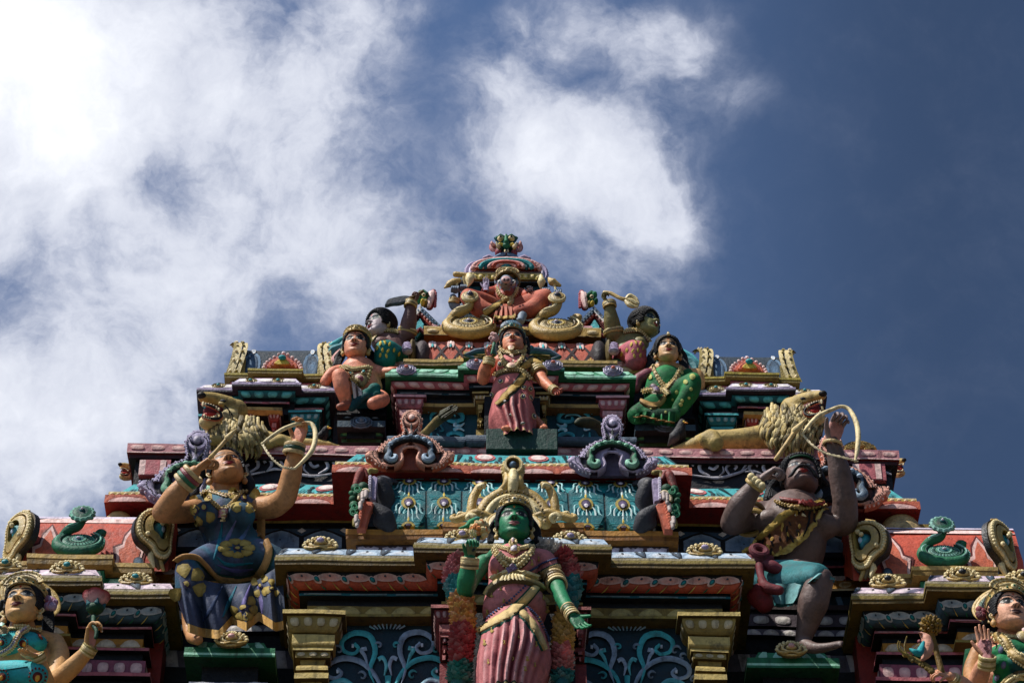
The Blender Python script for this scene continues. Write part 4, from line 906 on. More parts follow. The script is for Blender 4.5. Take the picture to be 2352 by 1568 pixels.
def carve(x, y, z, cp, male=0, snout=0):
    w = np.clip(cp*2.2, 0, 1)
    up = np.clip((.16-z)/.42, 0, 1); ns = np.where(z > -.27, .27*up**1.25, .27*np.clip(1-(-.27-z)/.075, 0, 1)); sg = .055+.055*up
    d = ns*gs(x, sg)
    for s_ in (-1, 1):
        d += .075*gs(x-s_*.12, .05)*gs(z+.265, .055)-.075*gs(x-s_*.30, .17)*gs(z-.04, .11)+.055*gs(x-s_*.30, .11)*gs(z-.035, .065)+.035*gs(x-s_*.3, .2)*gs(z-.22, .06)+.05*gs(x-s_*.38, .18)*gs(z+.28, .18)
    lw = np.clip(1-(x/.24)**2, 0, 1)
    d += lw*(.075*gs(z+.455, .035)+.085*gs(z+.56, .042)-.03*gs(z+.505, .018))-.03*gs(z+.66, .05)*gs(x, .2)+.06*gs(z+.86, .1)*gs(x, .17)-.02*gs(x, .04)*gs(z+.39, .05)
    return y+d*w
def face_paint(x, z, cp, C, skin, o):
    front = cp > .15
    def put(m, c): C[m & front] = col(c)
    eb = o.get('brow', 'hair'); ey = o.get('eye', 1.0)*1.2; th = max(.05, o.get('browt', .05))
    sk = np.array(col(skin))
    ck = gs(np.abs(x)-.36, .15)*gs(z+.28, .14)*.35*(front)
    if o.get('cheek'): C[:] = C*(1-ck[:,None])+np.array(col(o['cheek']))*ck[:,None]
    ys = o.get('eyes', ((-1,1),(1,1)))
    for s_, op in ys:
        dx = (x-s_*.30)/(.20*ey); zc_ = z-.035-.03*np.clip(dx*s_,0,1)
        alm = np.where(zc_ > 0, .088, .062)*ey*op*np.clip(1-dx**2, 0, 1)
        lid = np.where(zc_ > 0, .155, .10)*ey*max(op,.5)*np.clip(1-(dx/1.14)**2, 0, 1)
        put((np.abs(zc_) < lid), o.get('lid', 'hair'))
        wing = (dx*s_ > .95) & (dx*s_ < 1.7) & (np.abs(z-.05-.05*(dx*s_-1)) < .016); put(wing, 'hair')
        put((np.abs(zc_) < alm), 'c4bbae')
        gx, gz = x-s_*.30-o.get('gaze',(0,0))[0], zc_-.012-o.get('gaze',(0,0))[1]; r2 = gx**2+gz**2
        inn = np.abs(zc_) < alm
        put((r2 < (.112*ey)**2) & inn, o.get('iris', H('2a1c14'))); put((r2 < (.062*ey)**2) & inn, 'hair'); put(((gx+.03)**2+(gz-.03)**2 < .020**2) & inn, 'white')  # white dot last: highlight painted into the eye
        bz = z-(.235+o.get('browz',0)+.075*np.clip(1-((x-s_*.30)/.27)**2, -.3, 1)); put((np.abs(bz) < th*np.clip(1.25-np.abs(x-s_*.27)/.30, .1, 1)) & (np.abs(x-s_*.30) < .28), eb)
    lz = o.get('lips', H('8a2220'))
    wd = np.clip(1-(x/.23)**2, 0, 1)
    put((wd > .02) & (z > -.505-.125*wd) & (z < -.495+.095*wd**.7-.02*gs(x,.03)), lz)
    put((np.abs(z+.503+.012*np.cos(x*9)) < .010) & (np.abs(x) < .22), o.get('liplin', H('3a0a0a')))
    for s_ in (-1,1): put((x-s_*.25)**2+(z+.48)**2 < .032**2, 'hair'); put(((x-s_*.075)/.05)**2+((z+.33)/.03)**2 < 1, mixc(skin,'hair',.85)); put((np.abs(x-s_*.165) < .014) & (np.abs(z+.27) < .05), mixc(skin,'hair',.5))
    if o.get('bindi'): put((x/.045)**2+((z-.40)/.075)**2 < 1, o['bindi'])
    if o.get('stud'):
        for s_ in (-1,1): put((x-s_*.15)**2+(z+.25)**2 < .028**2, o['stud'])
class HeadFrame:
    def __init__(s, c, u, yaw=0, pitch=0, roll=0):
        y, p, r = R(yaw), R(pitch), R(roll); s.c = np.asarray(c, float); s.u = u
        s.f = A(math.sin(y)*math.cos(p), -math.cos(y)*math.cos(p), math.sin(p)); r0 = A(math.cos(y), math.sin(y), 0); u0 = A(-math.sin(y)*math.sin(p), math.cos(y)*math.sin(p), math.cos(p))
        s.z = u0*math.cos(r)+r0*math.sin(r); s.x = r0*math.cos(r)-u0*math.sin(r); s.M = np.stack([s.x, s.f, s.z], 1)
    def __call__(s, x, y, z): return s.c+s.M @ (A(x,y,z)*s.u)
    def arr(s, P): return s.c+(np.asarray(P)*s.u) @ s.M.T
HG = head_grid()
def head(mb, fr, skin, o=None, ears=True):
    o = o or {}; x, y, z, cp = [a.copy() for a in HG]
    y = carve(x, y, z, cp); wd = o.get('wide', 1.0); P = np.stack([x*wd, y, z], -1); nt, nf = x.shape
    C = np.tile(np.array(col(skin)), (nt*nf, 1)); face_paint(x.ravel(), z.ravel(), cp.ravel(), C, skin, o)
    W = fr.arr(P.reshape(-1,3)).reshape(nt, nf, 3)
    mb.grid([list(r) for r in W], [[tuple(c) for c in C[i*nf:(i+1)*nf]] for i in range(nt)], False, True)
    if ears:
        for s_ in (-1, 1):
            e = [fr(s_*wd*a, b, c) for a, b, c in ((.68,.02,-.25),(.72,-.1,.0),(.76,-.16,.16),(.76,-.02,.22),(.72,.06,.1))]
            mb.tube(e, [.05*fr.u,.06*fr.u,.065*fr.u,.06*fr.u,.04*fr.u], skin, 8); mb.ball(fr(s_*.69*wd,-.05,-.02), (.06*fr.u,.14*fr.u,.2*fr.u), mixc(skin,'hair',.3), rot=fr.M, n=10, m=8); mb.ball(fr(s_*.70*wd,.02,-.30), .075*fr.u, skin, n=8, m=6)
    return fr
def hair_cap(mb, fr, c='hair', line=(.62,.72,-.15), vol=.09, wide=1.0, strands=.012):
    x, y, z, cp = HG; ins = (x/line[0])**2+((z-line[2])/line[1])**2 < 1
    low = (z < -.35)
    off = np.where((ins & (cp > 0)) | low, -.12, vol)+strands*np.sin(np.arctan2(x, z+.2)*46)*(~ins)
    k = np.stack([x*wide, y, z], -1); n = k/np.maximum(np.linalg.norm(k, axis=-1, keepdims=True), .2)
    W = fr.arr((k+n*off[...,None]).reshape(-1,3)).reshape(*x.shape, 3)
    mb.grid([list(r) for r in W], c, False, True)
def crown(mb, fr, h=.55, base=.46, c=('gold','goldl','goldd'), gem='teal', crest=True, wide=1.0, dome=True, tilt=.16, fan=0, bandh=.2):
    n = 64; rows = []; cs = []
    prof = [(.0,1.03,0),(.0,1.12,2),(.04,1.15,1),(.07,1.12,0),(bandh*.5,1.09,0),(bandh*.85,1.11,0),(bandh,1.16,1),(bandh+.04,1.13,2),(bandh+.05,1.02,2)]
    if dome: prof += [(bandh+.12,1.0,0),(.5*h+.15,.86,0),(.75*h+.12,.62,0),(.92*h+.1,.34,1),(h+.1,.02,1)]
    for (dz, rr, ci) in prof:
        r = []
        for a in np.linspace(0, 2*math.pi, n, endpoint=False):
            zb_ = base+tilt*math.cos(a)-.1; k = rr*(1+.02*math.cos(24*a)*(ci == 1))
            yy = .80*math.cos(a)*k if math.cos(a) > 0 else .92*math.cos(a)*k
            r.append(fr(.73*math.sin(a)*k*wide, yy, zb_+dz))
        rows.append(r); cs.append(c[ci])
    mb.grid(rows, cs, False, True)
    for a in np.linspace(-1.3, 1.3, 9): 
        q = fr(.73*math.sin(a)*1.12*wide, .80*math.cos(a)*1.12, base+tilt*math.cos(a)-.1+bandh*.5); mb.ball(q, .045*fr.u, gem if int(round(a*10)) % 2 else c[1], n=8, m=6)
    if crest:
        mb.ball(fr(0,.92,base+tilt+.06), (.13*fr.u,.06*fr.u,.12*fr.u), c[1], rot=fr.M, n=14, m=8); mb.ball(fr(0,.98,base+tilt+.06), (.06*fr.u,.04*fr.u,.05*fr.u), gem, rot=fr.M, n=10, m=6)
    if fan:
        P = [fr(fan*math.sin(a), .62, base+.18+fan*.72*math.cos(a)) for a in np.linspace(-1.45,1.45,23)]
        mb.add([fr(0,.66,base+.05)]+P, [(0,i,i+1) for i in range(1,23)], [c[0]]+[c[1] if i % 2 else c[0] for i in range(23)]); mb.tube(P, .045*fr.u, c[1], 7)
        for p in P[::2]: mb.ball(p, .06*fr.u, c[0], n=7, m=5)
        mb.tube([p*.0+fr(fan*.75*math.sin(a), .7, base+.16+fan*.72*.72*math.cos(a)) for a, p in zip(np.linspace(-1.4,1.4,23), P)], .03*fr.u, c[2], 6)
        mb.add([fr(0,.52,base+.05)]+[fr(fan*math.sin(a), .55, base+.18+fan*.72*math.cos(a)) for a in np.linspace(-1.45,1.45,23)], [(0,i+1,i) for i in range(1,23)], c[2])
def earring(mb, fr, s_, c='gold', drop=.3, wide=1.0, r=.11):
    p = fr(s_*.74*wide, .06, -.34); mb.ball(p, r*.8*fr.u, c, n=10, m=8); ring(mb, p+A(0,-.02*fr.u,0), fr.f, r*fr.u, .03*fr.u, 'goldl', 14); q = p-A(0,0,drop*fr.u)
    mb.ball((p+q)/2, r*.5*fr.u, 'goldl', n=8, m=6); mb.ball(q, (r*fr.u, r*fr.u, r*1.2*fr.u), c, n=12, m=8)
# ---- hands
def hand(mb, w, d, nrm, L, c, pc=None, thumb=1, curl=.35, fl=None, spread=.10, tcurl=.3, tout=.75, nail=None, wr=None):
    d = np.asarray(d, float); d /= np.linalg.norm(d); nrm = np.asarray(nrm, float); nrm = nrm-d*np.dot(nrm,d); nrm /= np.linalg.norm(nrm); s = np.cross(d, nrm)*thumb; w = np.asarray(w, float); pc = pc or c
    rows = []; cs = []; wr = wr or .13
    for t, hw, th in ((-.08,wr,wr*.85),(.06,.135,.10),(.2,.185,.10),(.36,.205,.085),(.48,.20,.07),(.54,.17,.05)):
        r = []; cc = []
        for a in np.linspace(0, 2*math.pi, 18, endpoint=False):
            ca, sa = math.cos(a), math.sin(a); r.append(w+d*t*L+s*hw*L*ca+nrm*th*L*sa*(1-.35*(sa > 0)*max(0,1-abs(ca)*1.3))); cc.append(pc if sa > .25 else c)
        rows.append(r); cs.append(cc)
    mb.grid(rows, cs, False, True); mb.ball(w+d*.5*L, (.01,.01,.01), c, n=6, m=4)
    mb.ball(w+d*.5*L, .001, c, n=4, m=3)
    cl = curl if hasattr(curl, '__len__') else [curl]*4
    LEN = (.40,.46,.42,.33); 
    for i, (off, ln) in enumerate(zip((.15,.05,-.05,-.145), LEN)):
        b = w+d*(.50-.03*(i == 3))*L+s*off*L; dd = d+s*(1.5-i)*spread*.6; dd /= np.linalg.norm(dd); a = cl[i]*.6; P = [b-dd*.1*L, b]; q = b
        for seg, kk in ((.45,1.0),(.30,2.2),(.25,3.3)):
            aa = cl[i]*kk; v = dd*math.cos(aa)+nrm*math.sin(aa); q = q+v*ln*seg*L; P.append(q)
        rad = [.050*L,.052*L,.047*L,.043*L,.034*L]; PP = bez(P, 11); RR = lin(rad, 11)
        mb.tube(PP, list(RR), [c]*8+[c]*3, 9)
        if nail: mb.ball(PP[-1]-nrm*math.cos(cl[i]*3)*.018*L+dd*.0, (.026*L,)*3, nail, n=7, m=5)
    b = w+d*.12*L+s*.12*L; v0 = d*math.cos(tout)+s*math.sin(tout); v1 = v0*math.cos(tcurl)+nrm*math.sin(tcurl); v2 = d*.7*math.cos(tcurl*1.5)+s*.35+nrm*math.sin(tcurl*1.5)*.8; v2 /= np.linalg.norm(v2)
    P = [b-v0*.06*L, b+v0*.10*L, b+v0*.10*L+v1*.17*L, b+v0*.10*L+v1*.17*L+v2*.16*L]; mb.tube(bez(P,9), list(lin([.075*L,.07*L,.055*L,.04*L],9)), c, 10)
class Fig:
    def __init__(s, name, label, cat, k, x, y, Y, group=None):
        s.k, s.Y = k, Y; s.root = empty(name, tuple(at(*k(x,y), Y)), label, cat, group); s.m = 1/(k.s*ppm(s.root.location)); s.B = MB()
    def p(s, x, y, d=0): return at(*s.k(x,y), s.Y+d)
    def cap(s, a, b, ra, rb, c, mb=None): (mb or s.B).cap(s.p(*a), s.p(*b), ra*s.m, rb*s.m, c); return s
    def limb(s, pts, rad, c, mb=None, n=14):
        P = [s.p(*q) for q in pts]; N_ = 5*len(pts); (mb or s.B).tube(bez(P, N_), list(lin([r*s.m for r in rad], N_)), c, n); return s
    def ball(s, a, r, c, mb=None, rot=None, n=18): 
        r = A(*(r if hasattr(r,'__len__') else (r,r,r)))*s.m; (mb or s.B).ball(s.p(*a), r, c, rot, n, 12); return s
    def frame(s, x, y, d, half, yaw=0, pitch=0, roll=0): return HeadFrame(s.p(x,y,d), half*s.m/.70, yaw, pitch, roll)
    def tube(s, mb, pts, rad, c, n=8, m=None):
        P = [s.p(*q) for q in pts]; N_ = m or 6*len(pts); mb.tube(bez(P,N_), list(lin([r*s.m for r in (rad if hasattr(rad,'__len__') else [rad]*2)], N_)), c, n); return s
    def body(s, vox=.008, extra=None, smooth=3):
        "weld the limbs, then add head and hands to the same mesh"
        s.R = remesh(s.B, vox, smooth); return s.R
    def bangles(s, mb, a, b, r, n, c, w=.9, ts=None):
        a, b = s.p(*a), s.p(*b)
        for i, t in enumerate(ts if ts is not None else np.linspace(0,1,n)): ring(mb, a+(b-a)*t, b-a, r*s.m, r*s.m*.16*w*2.2/2, c[i % len(c)] if isinstance(c, list) else c, 24, 1.3)
def petals(mb, path, rad, cfun, dens=1.0, size=.03, seed=1, up=.5):
    "garland: scale-like blossoms packed round a rope"
    P = [np.asarray(q, float) for q in path]; rr = np.random.default_rng(seed); n = len(P); rad = lin(rad, n)
    mb.tube(P, list(rad*.8), [mixc(cfun(i/(n-1)), 'ink', .35) for i in range(n)], 12)
    for i in range(n-1):
        t = P[i+1]-P[i]; ln = np.linalg.norm(t); t /= ln+1e-9; u = np.cross(t, A(.3,.9,.2)); u /= np.linalg.norm(u); w = np.cross(t, u)
        k = max(6, int(2*math.pi*rad[i]/(size*.62)*dens))
        for j in range(k):
            a = 2*math.pi*(j+.5*(i % 2)+rr.uniform(-.2,.2))/k; o = u*math.cos(a)+w*math.sin(a); ta = -u*math.sin(a)+w*math.cos(a); b = P[i]+o*rad[i]*.78+t*rr.uniform(-.3,.3)*ln
            c = cfun(min(1,max(0,i/(n-1)+rr.uniform(-.01,.01)))); c = mixc(c, 'white' if rr.random() < .5 else 'ink', rr.uniform(0,.16)); sz = size*rr.uniform(.8,1.25)
            tip = b+(t*(-up)+o*.75)*sz*1.0; mb.add([b-ta*sz*.42, b+ta*sz*.42, b+ta*sz*.46+(tip-b)*.6, tip+o*.1*sz, b-ta*sz*.46+(tip-b)*.6, b+o*.3*sz+(tip-b)*.5], [(0,1,5),(1,2,5),(2,3,5),(3,4,5),(4,0,5)], [mixc(c,'ink',.25)]*2+[c]*4)
# =================================================================== standing green goddess in front of the lower niche
def loft(rings, cfun, nth=72, fold=None):
    "stack of horizontal ellipses [(centre xyz, a, b)] -> draped cloth; fold(theta,t) scales the radius"
    mb = MB(); rows = []; cs = []; n = len(rings)
    for i, (c0, a, b) in enumerate(rings):
        t = i/(n-1); r = []; cc = []
        for th in np.linspace(0, 2*math.pi, nth, endpoint=False):
            f = fold(th, t) if fold else 1.0
            r.append(A(c0[0]+a*f*math.sin(th), c0[1]-b*f*math.cos(th), c0[2])); cc.append(cfun(th, t, f))
        rows.append(r); cs.append(cc)
    mb.grid(rows, cs, False, True); return mb
def rings_px(F, spec, n):
    "spec rows: crop y, centre x, half width, depth offset, half depth(m)"
    S_ = np.array(spec, float); q = np.linspace(0,1,n); s0 = np.linspace(0,1,len(S_)); V_ = np.stack([np.interp(q, s0, S_[:,j]) for j in range(5)], 1)
    for j in range(5): V_[1:-1,j] = (V_[:-2,j]+2*V_[1:-1,j]+V_[2:,j])/4
    return [(F.p(x, y, d-b)+A(0,b,0), hw*F.m, b) for y, x, hw, d, b in V_]
F = Fig('goddess_statue', 'green faced standing goddess statue in a maroon sari with a thick flower garland', 'statue', k2, 1180, 1560, -.30)
GS = H('1b774c'); GSd = H('146a3a')
# skin
F.limb([(1190,560,.0),(1190,640,.02)], [72,80], GS); F.ball((1190,700,.03), (200,120,90), GS)
F.limb([(985,735,.05),(900,850,.02),(858,930,-.05)], [62,62,60], GS); F.limb([(858,930,-.05),(866,850,-.10),(884,710,-.16)], [66,70,47], GS)
F.limb([(1420,730,.05),(1470,850,.0),(1510,960,-.08)], [62,58,54], GS); F.limb([(1510,960,-.08),(1550,1040,-.14),(1592,1100,-.18)], [54,50,38], GS)
b_ = F.body(.008)
# sari: bust and hips welded, skirt pleated
SR, SRd, SRl = H('c67a7a'), H('6c2630'), H('e0b0ae')
T_ = MB(); F.limb([(1190,725,.03),(1180,770,.0),(1175,870,.03),(1190,960,.02),(1195,1080,.0)], [140,174,166,204,234], SR, T_, 22)
for sx in (-80, 85): F.ball((1180+sx,765,-.10), (88,80,80), SR, T_)
F.ball((1400,735,.03), (95,70,70), SR, T_); F.limb([(1290,690,.0),(1400,720,.02),(1440,790,.02)], [60,76,70], SR, T_)
torso = remesh(T_, .011, 5)
def pleat(th, t):
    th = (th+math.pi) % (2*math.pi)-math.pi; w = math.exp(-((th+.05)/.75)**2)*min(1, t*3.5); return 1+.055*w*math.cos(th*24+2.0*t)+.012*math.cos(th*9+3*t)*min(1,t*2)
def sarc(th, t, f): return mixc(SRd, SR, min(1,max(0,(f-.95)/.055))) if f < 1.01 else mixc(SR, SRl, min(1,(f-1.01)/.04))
rs = rings_px(F, [(1030,1195,222,.02,.22),(1120,1197,248,.0,.25),(1220,1195,264,-.02,.25),(1320,1180,252,-.03,.24),(1420,1160,228,-.03,.22),(1500,1152,214,-.03,.21),(1545,1150,210,-.02,.21),(1600,1150,215,-.0,.21)], 60)
def sarc2(th, t, f):
    if t > .90: return H('d8bf88')
    if t > .875: return H('123c38')
    return sarc(th, t, f)
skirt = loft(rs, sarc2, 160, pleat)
D = Drape(k2, torso, skirt)
dc = MB(); GD, GE, BL = H('d2b67c'), H('0f4a3c'), H('28304e')
rnd = np.random.default_rng(3)
for x, y, r, s_ in ((1080,800,16,1),(1310,740,22,-1),(1360,715,18,-1),(1040,960,20,-1),(1120,1000,16,1),(1010,1080,22,1),(1390,975,20,1),(1415,1060,26,1),(1360,1130,20,1),(1040,1200,24,-1),(990,1290,22,1),(1225,1250,14,1),(1120,1290,16,1),(1180,1400,16,1),(1280,1400,18,1),(1265,1470,18,1),(1340,1300,20,1),(1420,1200,24,1),(1015,1420,18,1),(1330,1440,16,-1),(1100,920,14,1),(960,1180,14,1)):
    D.blob(dc, [(x-r*.5,y-r),(x+r*.4,y-r*.8),(x+s_*r*.2,y-r*.1),(x+r*.7,y+r*.5),(x+r*.1,y+r),(x-r*.6,y+r*.7),(x-s_*r*.1,y)], H('a88c46'), H('c4a860'), .004, .003)
def sash(pts, w):
    D.band(dc, pts, [a+22 for a in w], GE, GE, .004, 46, .002); D.band(dc, pts, w, GD, mixc(GD,'goldd',.4), .009, 46, .004)
sash([(1505,765),(1440,790),(1370,830),(1310,862)], [46,52,58,54]); sash([(1345,905),(1260,1000),(1160,1090),(1040,1160),(945,1215)], [62,70,74,64,44]); sash([(1240,1085),(1310,1160),(1365,1260),(1400,1340)], [50,52,50,38])
for pts in ([(1285,800),(1380,750),(1480,712)], [(1265,905),(1170,990),(1060,1080),(960,1150)], [(1285,1050),(1350,1120),(1410,1230),(1425,1280)]):
    for q in bez(pts, 20): D.dot(dc, q[0], q[1], 9, 7, BL, H('44507a'), 0, .006)
for px in ([(1060,1120),(1020,1180),(960,1260)],[(1250,960),(1300,1010),(1390,1090)]): pass
gd = MB()
D.band(gd, [(1012,975),(1040,928),(1090,885),(1180,860),(1270,872),(1345,898),(1390,930)], [30,38,44,50,44,38,28], 'gold', 'goldd', .014, 40, .014)
D.band(gd, [(1060,880),(1120,840),(1190,822),(1270,838),(1330,868)], [30,46,70,46,28], 'goldl', 'gold', .022, 30, .02)
for i in range(-3,4): D.dot(gd, 1185+i*19, 872+abs(i)*3, 11, 26, 'goldl', 'goldl', i*-.22, .034, .012)
D.dot(gd, 1185, 822, 38, 22, 'purp', H('8a6478'), 0, .05, .02)
D2 = Drape(k2, torso, b_)
for pts, w, l in (([(1048,632),(1085,695),(1130,745),(1185,765),(1240,745),(1285,695),(1325,632)], [34,50,58,66,58,50,34], .012), ([(1072,640),(1110,705),(1185,735),(1262,705),(1302,640)], [20]*5, .022), ([(1080,632),(1185,652),(1296,632)], [20,24,20], .012)):
    D2.band(gd, pts, w, 'gold', 'goldd', l, 44, .012, beads='goldl', brad=.011)
for x, y, r, c in ((1185,678,30,'lilac'),(1182,778,38,'aqua'),(1182,632,18,'pink')): D2.dot(gd, x, y, r*1.15, r*1.15, 'goldd', 'gold', 0, .02, .02); D2.dot(gd, x, y, r*.55, r*.55, c, 'white', 0, .042, .012); [D2.dot(gd, x+r*math.cos(a), y+r*math.sin(a), 8, 8, 'goldl', 'goldl', 0, .024, .012, 8) for a in np.linspace(0,2*math.pi,12,endpoint=False)]
# head
fr = F.frame(1190, 480, -.02, 120)
hb = MB(); head(hb, fr, GS, dict(bindi='orange', lips=H('9a5a58'), liplin=H('3a1414'), lid=H('0c2a20'), brow=H('0a1a18'), eye=1.05, iris=H('1a1a18'), stud=H('2a9a70')))
hand(hb, F.p(886,708,-.165), F.p(905,560,-.24)-F.p(886,708,-.165), A(.25,-.9,.1), 215*F.m, GS, mixc(GS,'skinp',.25), thumb=-1, curl=.85, tcurl=.3, tout=.55, nail=H('2ab08a'), wr=.22)
hand(hb, F.p(1594,1102,-.18), F.p(1700,1235,-.22)-F.p(1594,1102,-.18), A(-.2,-.75,.55), 235*F.m, GS, mixc(GS,'ink',.35), thumb=-1, curl=.22, tcurl=.35, tout=.8, wr=.19)
body = MB().join(b_).join(hb)
o = body.build('body', F.root, M_SKIN, 0, fix=False)
torso.join(skirt).join(dc).build('sari', F.root, M_CLOTH, 40, False); gd.build('necklace', F.root, M_GOLD)
hr = MB(); hair_cap(hr, fr); 
for sg in (-1,1):
    for j in range(5): F.tube(hr, [(1190+sg*(118+j*6),430+j*8,.02),(1190+sg*(132+j*9),520,.05),(1190+sg*(150+j*6),600,.06)], [14,20,12], 'hair')
hr.build('hair', F.root, M_HAIR)
cr = MB(); crown(cr, fr, h=.55, gem='slate', fan=.60, bandh=.26, base=.46, wide=.92)
c_ = F.p(1187,478,.13)
for rr, w_ in ((190,16),(165,22),(135,20)): ring(cr, c_, A(0,-1,.35), rr*F.m, w_*F.m, 'gold' if rr != 165 else 'cream', 48, .5)
cr.build('crown', F.root, M_GOLD)
for s_ in (-1,1): er = MB(); earring(er, fr, s_, 'gold', .34); er.build('earring', F.root, M_GOLD)
for a, b, r, n_ in (((880,770,-.135),(884,710,-.16),58,5),((1562,1056,-.15),(1600,1108,-.18),46,5),((1468,840,.0),(1488,890,-.03),66,4)): bg_ = MB(); F.bangles(bg_, a, b, r, n_, ['sand','goldd','sand','goldl']); bg_.build('bangle', F.root, M_GOLD)
# garland
gl = MB(); W_, PKg, TE, YE = H('d0cac2'), H('b4565a'), H('1c7a80'), H('cfa04a')
def cfL(t): return PKg if t < .2 else TE if t < .36 else mixc(YE,H('c05a2c'),.35+.3*math.sin(t*90)) if t < .60 else H('9c3438') if t < .86 else H('1c7a72')
petals(gl, bez([F.p(800,730,.12), F.p(775,860,.08), F.p(822,980,.02), F.p(838,1120,-.04), F.p(832,1260,-.06), F.p(822,1420,-.06), F.p(808,1580,-.04)], 52), [56*F.m,66*F.m,74*F.m,74*F.m,70*F.m,70*F.m], cfL, .9, .030, 4)
def cfR(t): return TE if t < .06 else W_ if t < .2 else PKg if t < .42 else TE if t < .60 else YE if t < .80 else H('cc7674') if t < .94 else H('1c7a80')
petals(gl, bez([F.p(1345,612,.10), F.p(1440,640,.07), F.p(1530,700,.08), F.p(1585,830,.1), F.p(1580,960,.08), F.p(1535,1120,.03), F.p(1528,1290,.0), F.p(1522,1430,-.02), F.p(1520,1580,-.02)], 62), [26*F.m,48*F.m,60*F.m,60*F.m,54*F.m,62*F.m,62*F.m,62*F.m], cfR, .9, .030, 9)
gl.build('garland', F.root, M_PLA)
# parrot on a gold bud held in the raised hand
pr = empty('parrot_on_bud', tuple(F.p(950,560,-.22)), 'small green parrot perched on a gold bud held up in the green goddess fist', 'bird figure')
m_ = MB(); F.ball((955,505,-.2), (58,48,62), H('d8b06a'), m_)
for i in range(70):
    a, b = random.uniform(0,6.28), random.uniform(-1.2,1.4); q = F.p(955,505,-.2)+A(math.cos(a)*math.cos(b)*58,math.sin(a)*math.cos(b)*48,math.sin(b)*62)*F.m; m_.ball(q, .013, 'goldl' if i % 3 else 'orange', n=6, m=4)
F.limb([(955,540,-.2),(930,600,-.2),(905,650,-.2)], [16,12,10], 'tealdd', m_); m_.build('bud', pr, M_GOLD)
m_ = MB(); F.limb([(815,502,-.2),(860,490,-.2),(895,465,-.2),(925,447,-.2),(948,436,-.2)], [6,15,27,22,15], H('1f8a5a'), m_); F.ball((935,440,-.21), (22,20,20), H('1c7f70'), m_); F.limb([(950,438,-.21),(960,444,-.21)],[8,2],'coral',m_); m_.build('bird', pr, M_PLA)
# =================================================================== archers
def curtain(F, top, bot, dt, db, folds, n=70, m=26, amp=.03, c='blue', cl=None, cd=None, sag=0, seed=0):
    "hanging cloth between two curves (crop measure) with vertical folds"
    T_, B_ = bez(top, n), bez(bot, n) if len(bot) < 4 else [np.array([np.interp(u, np.linspace(0,1,len(bot)), [b[j] for b in bot]) for j in (0,1)]) for u in np.linspace(0,1,n)]
    dT, dB = lin(dt, n), lin(db, n); mb = MB(); rows = []; cs = []
    for i in range(n):
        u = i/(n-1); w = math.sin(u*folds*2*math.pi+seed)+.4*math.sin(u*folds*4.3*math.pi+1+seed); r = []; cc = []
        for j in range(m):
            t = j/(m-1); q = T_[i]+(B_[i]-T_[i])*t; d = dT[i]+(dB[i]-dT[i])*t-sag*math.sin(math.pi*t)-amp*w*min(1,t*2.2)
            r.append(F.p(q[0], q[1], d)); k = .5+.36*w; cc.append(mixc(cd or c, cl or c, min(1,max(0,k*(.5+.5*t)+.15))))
        rows.append(r); cs.append(cc)
    mb.grid(rows, cs); mb.grid([[p+A(0,.02,0) for p in r] for r in rows], c); return mb
def bow_arrow(F, bow, wid, string, arrow, head_, lb, la, c='e2cf9e'):
    b = empty('bow', tuple(F.p(*bow[len(bow)//2])), lb, 'bow'); m_ = MB(); F.tube(m_, bow, [w_*.76 for w_ in wid], H(c), 12, 44); 
    for e in (bow[0], bow[-1]): m_.ball(F.p(*e), 9*F.m*2.8/F.k.s*1.2, H(c), n=10, m=8)
    m_.build('bow_stave', b, M_PLA); m_ = MB(); P = bez([F.p(*q) for q in string], 30)
    for k in range(2): m_.tube([p+A(.004*math.cos(i*1.5+k*3.1), 0, .004*math.sin(i*1.5+k*3.1)) for i, p in enumerate(P)], .0042, H('d8c8a0'), 5)
    m_.build('bow_string', b, M_PLA)
    a = empty('arrow', tuple(F.p(*arrow[0])), la, 'arrow'); m_ = MB(); F.tube(m_, arrow, [15,13], H('cfae72'), 10, 10); m_.build('arrow_shaft', a, M_PLA)
    m_ = MB(); P = [F.p(*q) for q in head_]; m_.tube(bez(P,8), list(lin([12*F.m,24*F.m,15*F.m,3*F.m],8)), H('dcc084'), 10); m_.build('arrow_head', a, M_PLA)
# ---------------------------------------------------------------- woman archer (left recess)
F = Fig('archer_statue', 'woman archer statue in a blue sari with gold flowers, raising one arm and looking up', 'statue', kA, 620, 1490, .36)
SK, SKh = H('bb8656'), H('d9a878')
F.limb([(612,450,.02),(612,540,.03)], [98,104], SK); F.ball((612,610,.04), (190,110,90), SK)
F.limb([(470,640,.0),(360,668,-.05),(205,672,-.14)], [80,76,72], SK); F.limb([(205,672,-.14),(290,560,-.20),(420,402,-.27)], [72,76,44], SK)
F.limb([(830,640,.0),(930,630,-.04),(1010,575,-.10)], [78,82,76], SK); F.limb([(1010,575,-.10),(1050,420,-.17),(1082,225,-.25)], [76,72,44], SK)
F.limb([(640,700,.05),(660,900,.06),(500,1000,-.06),(385,1060,-.17),(380,1380,-.1),(395,1470,-.12)],[90,90,70,50,46,40],SK); F.limb([(400,1480,-.13),(440,1500,-.2)],[44,36],SK)
b_ = F.body(.009)
SB_, SBd, SBl = H('365262'), H('162838'), H('605c7c')
T_ = MB(); F.limb([(615,655,.02),(620,720,-.01),(640,820,.02),(690,930,.04)], [158,192,168,195], SB_, T_, 22)
for x, y in ((500,680),(720,690)): F.ball((x,y,-.13), (98,90,92), SB_, T_)
F.ball((455,610,-.02), (60,70,60), SB_, T_); F.ball((790,610,-.01), (75,60,70), SB_, T_)
F.limb([(780,960,.05),(560,985,-.08),(375,1035,-.22)], [150,138,88], H('46506a'), T_); F.limb([(375,1035,-.22),(390,1180,-.2),(430,1360,-.13)], [88,100,80], H('46506a'), T_)
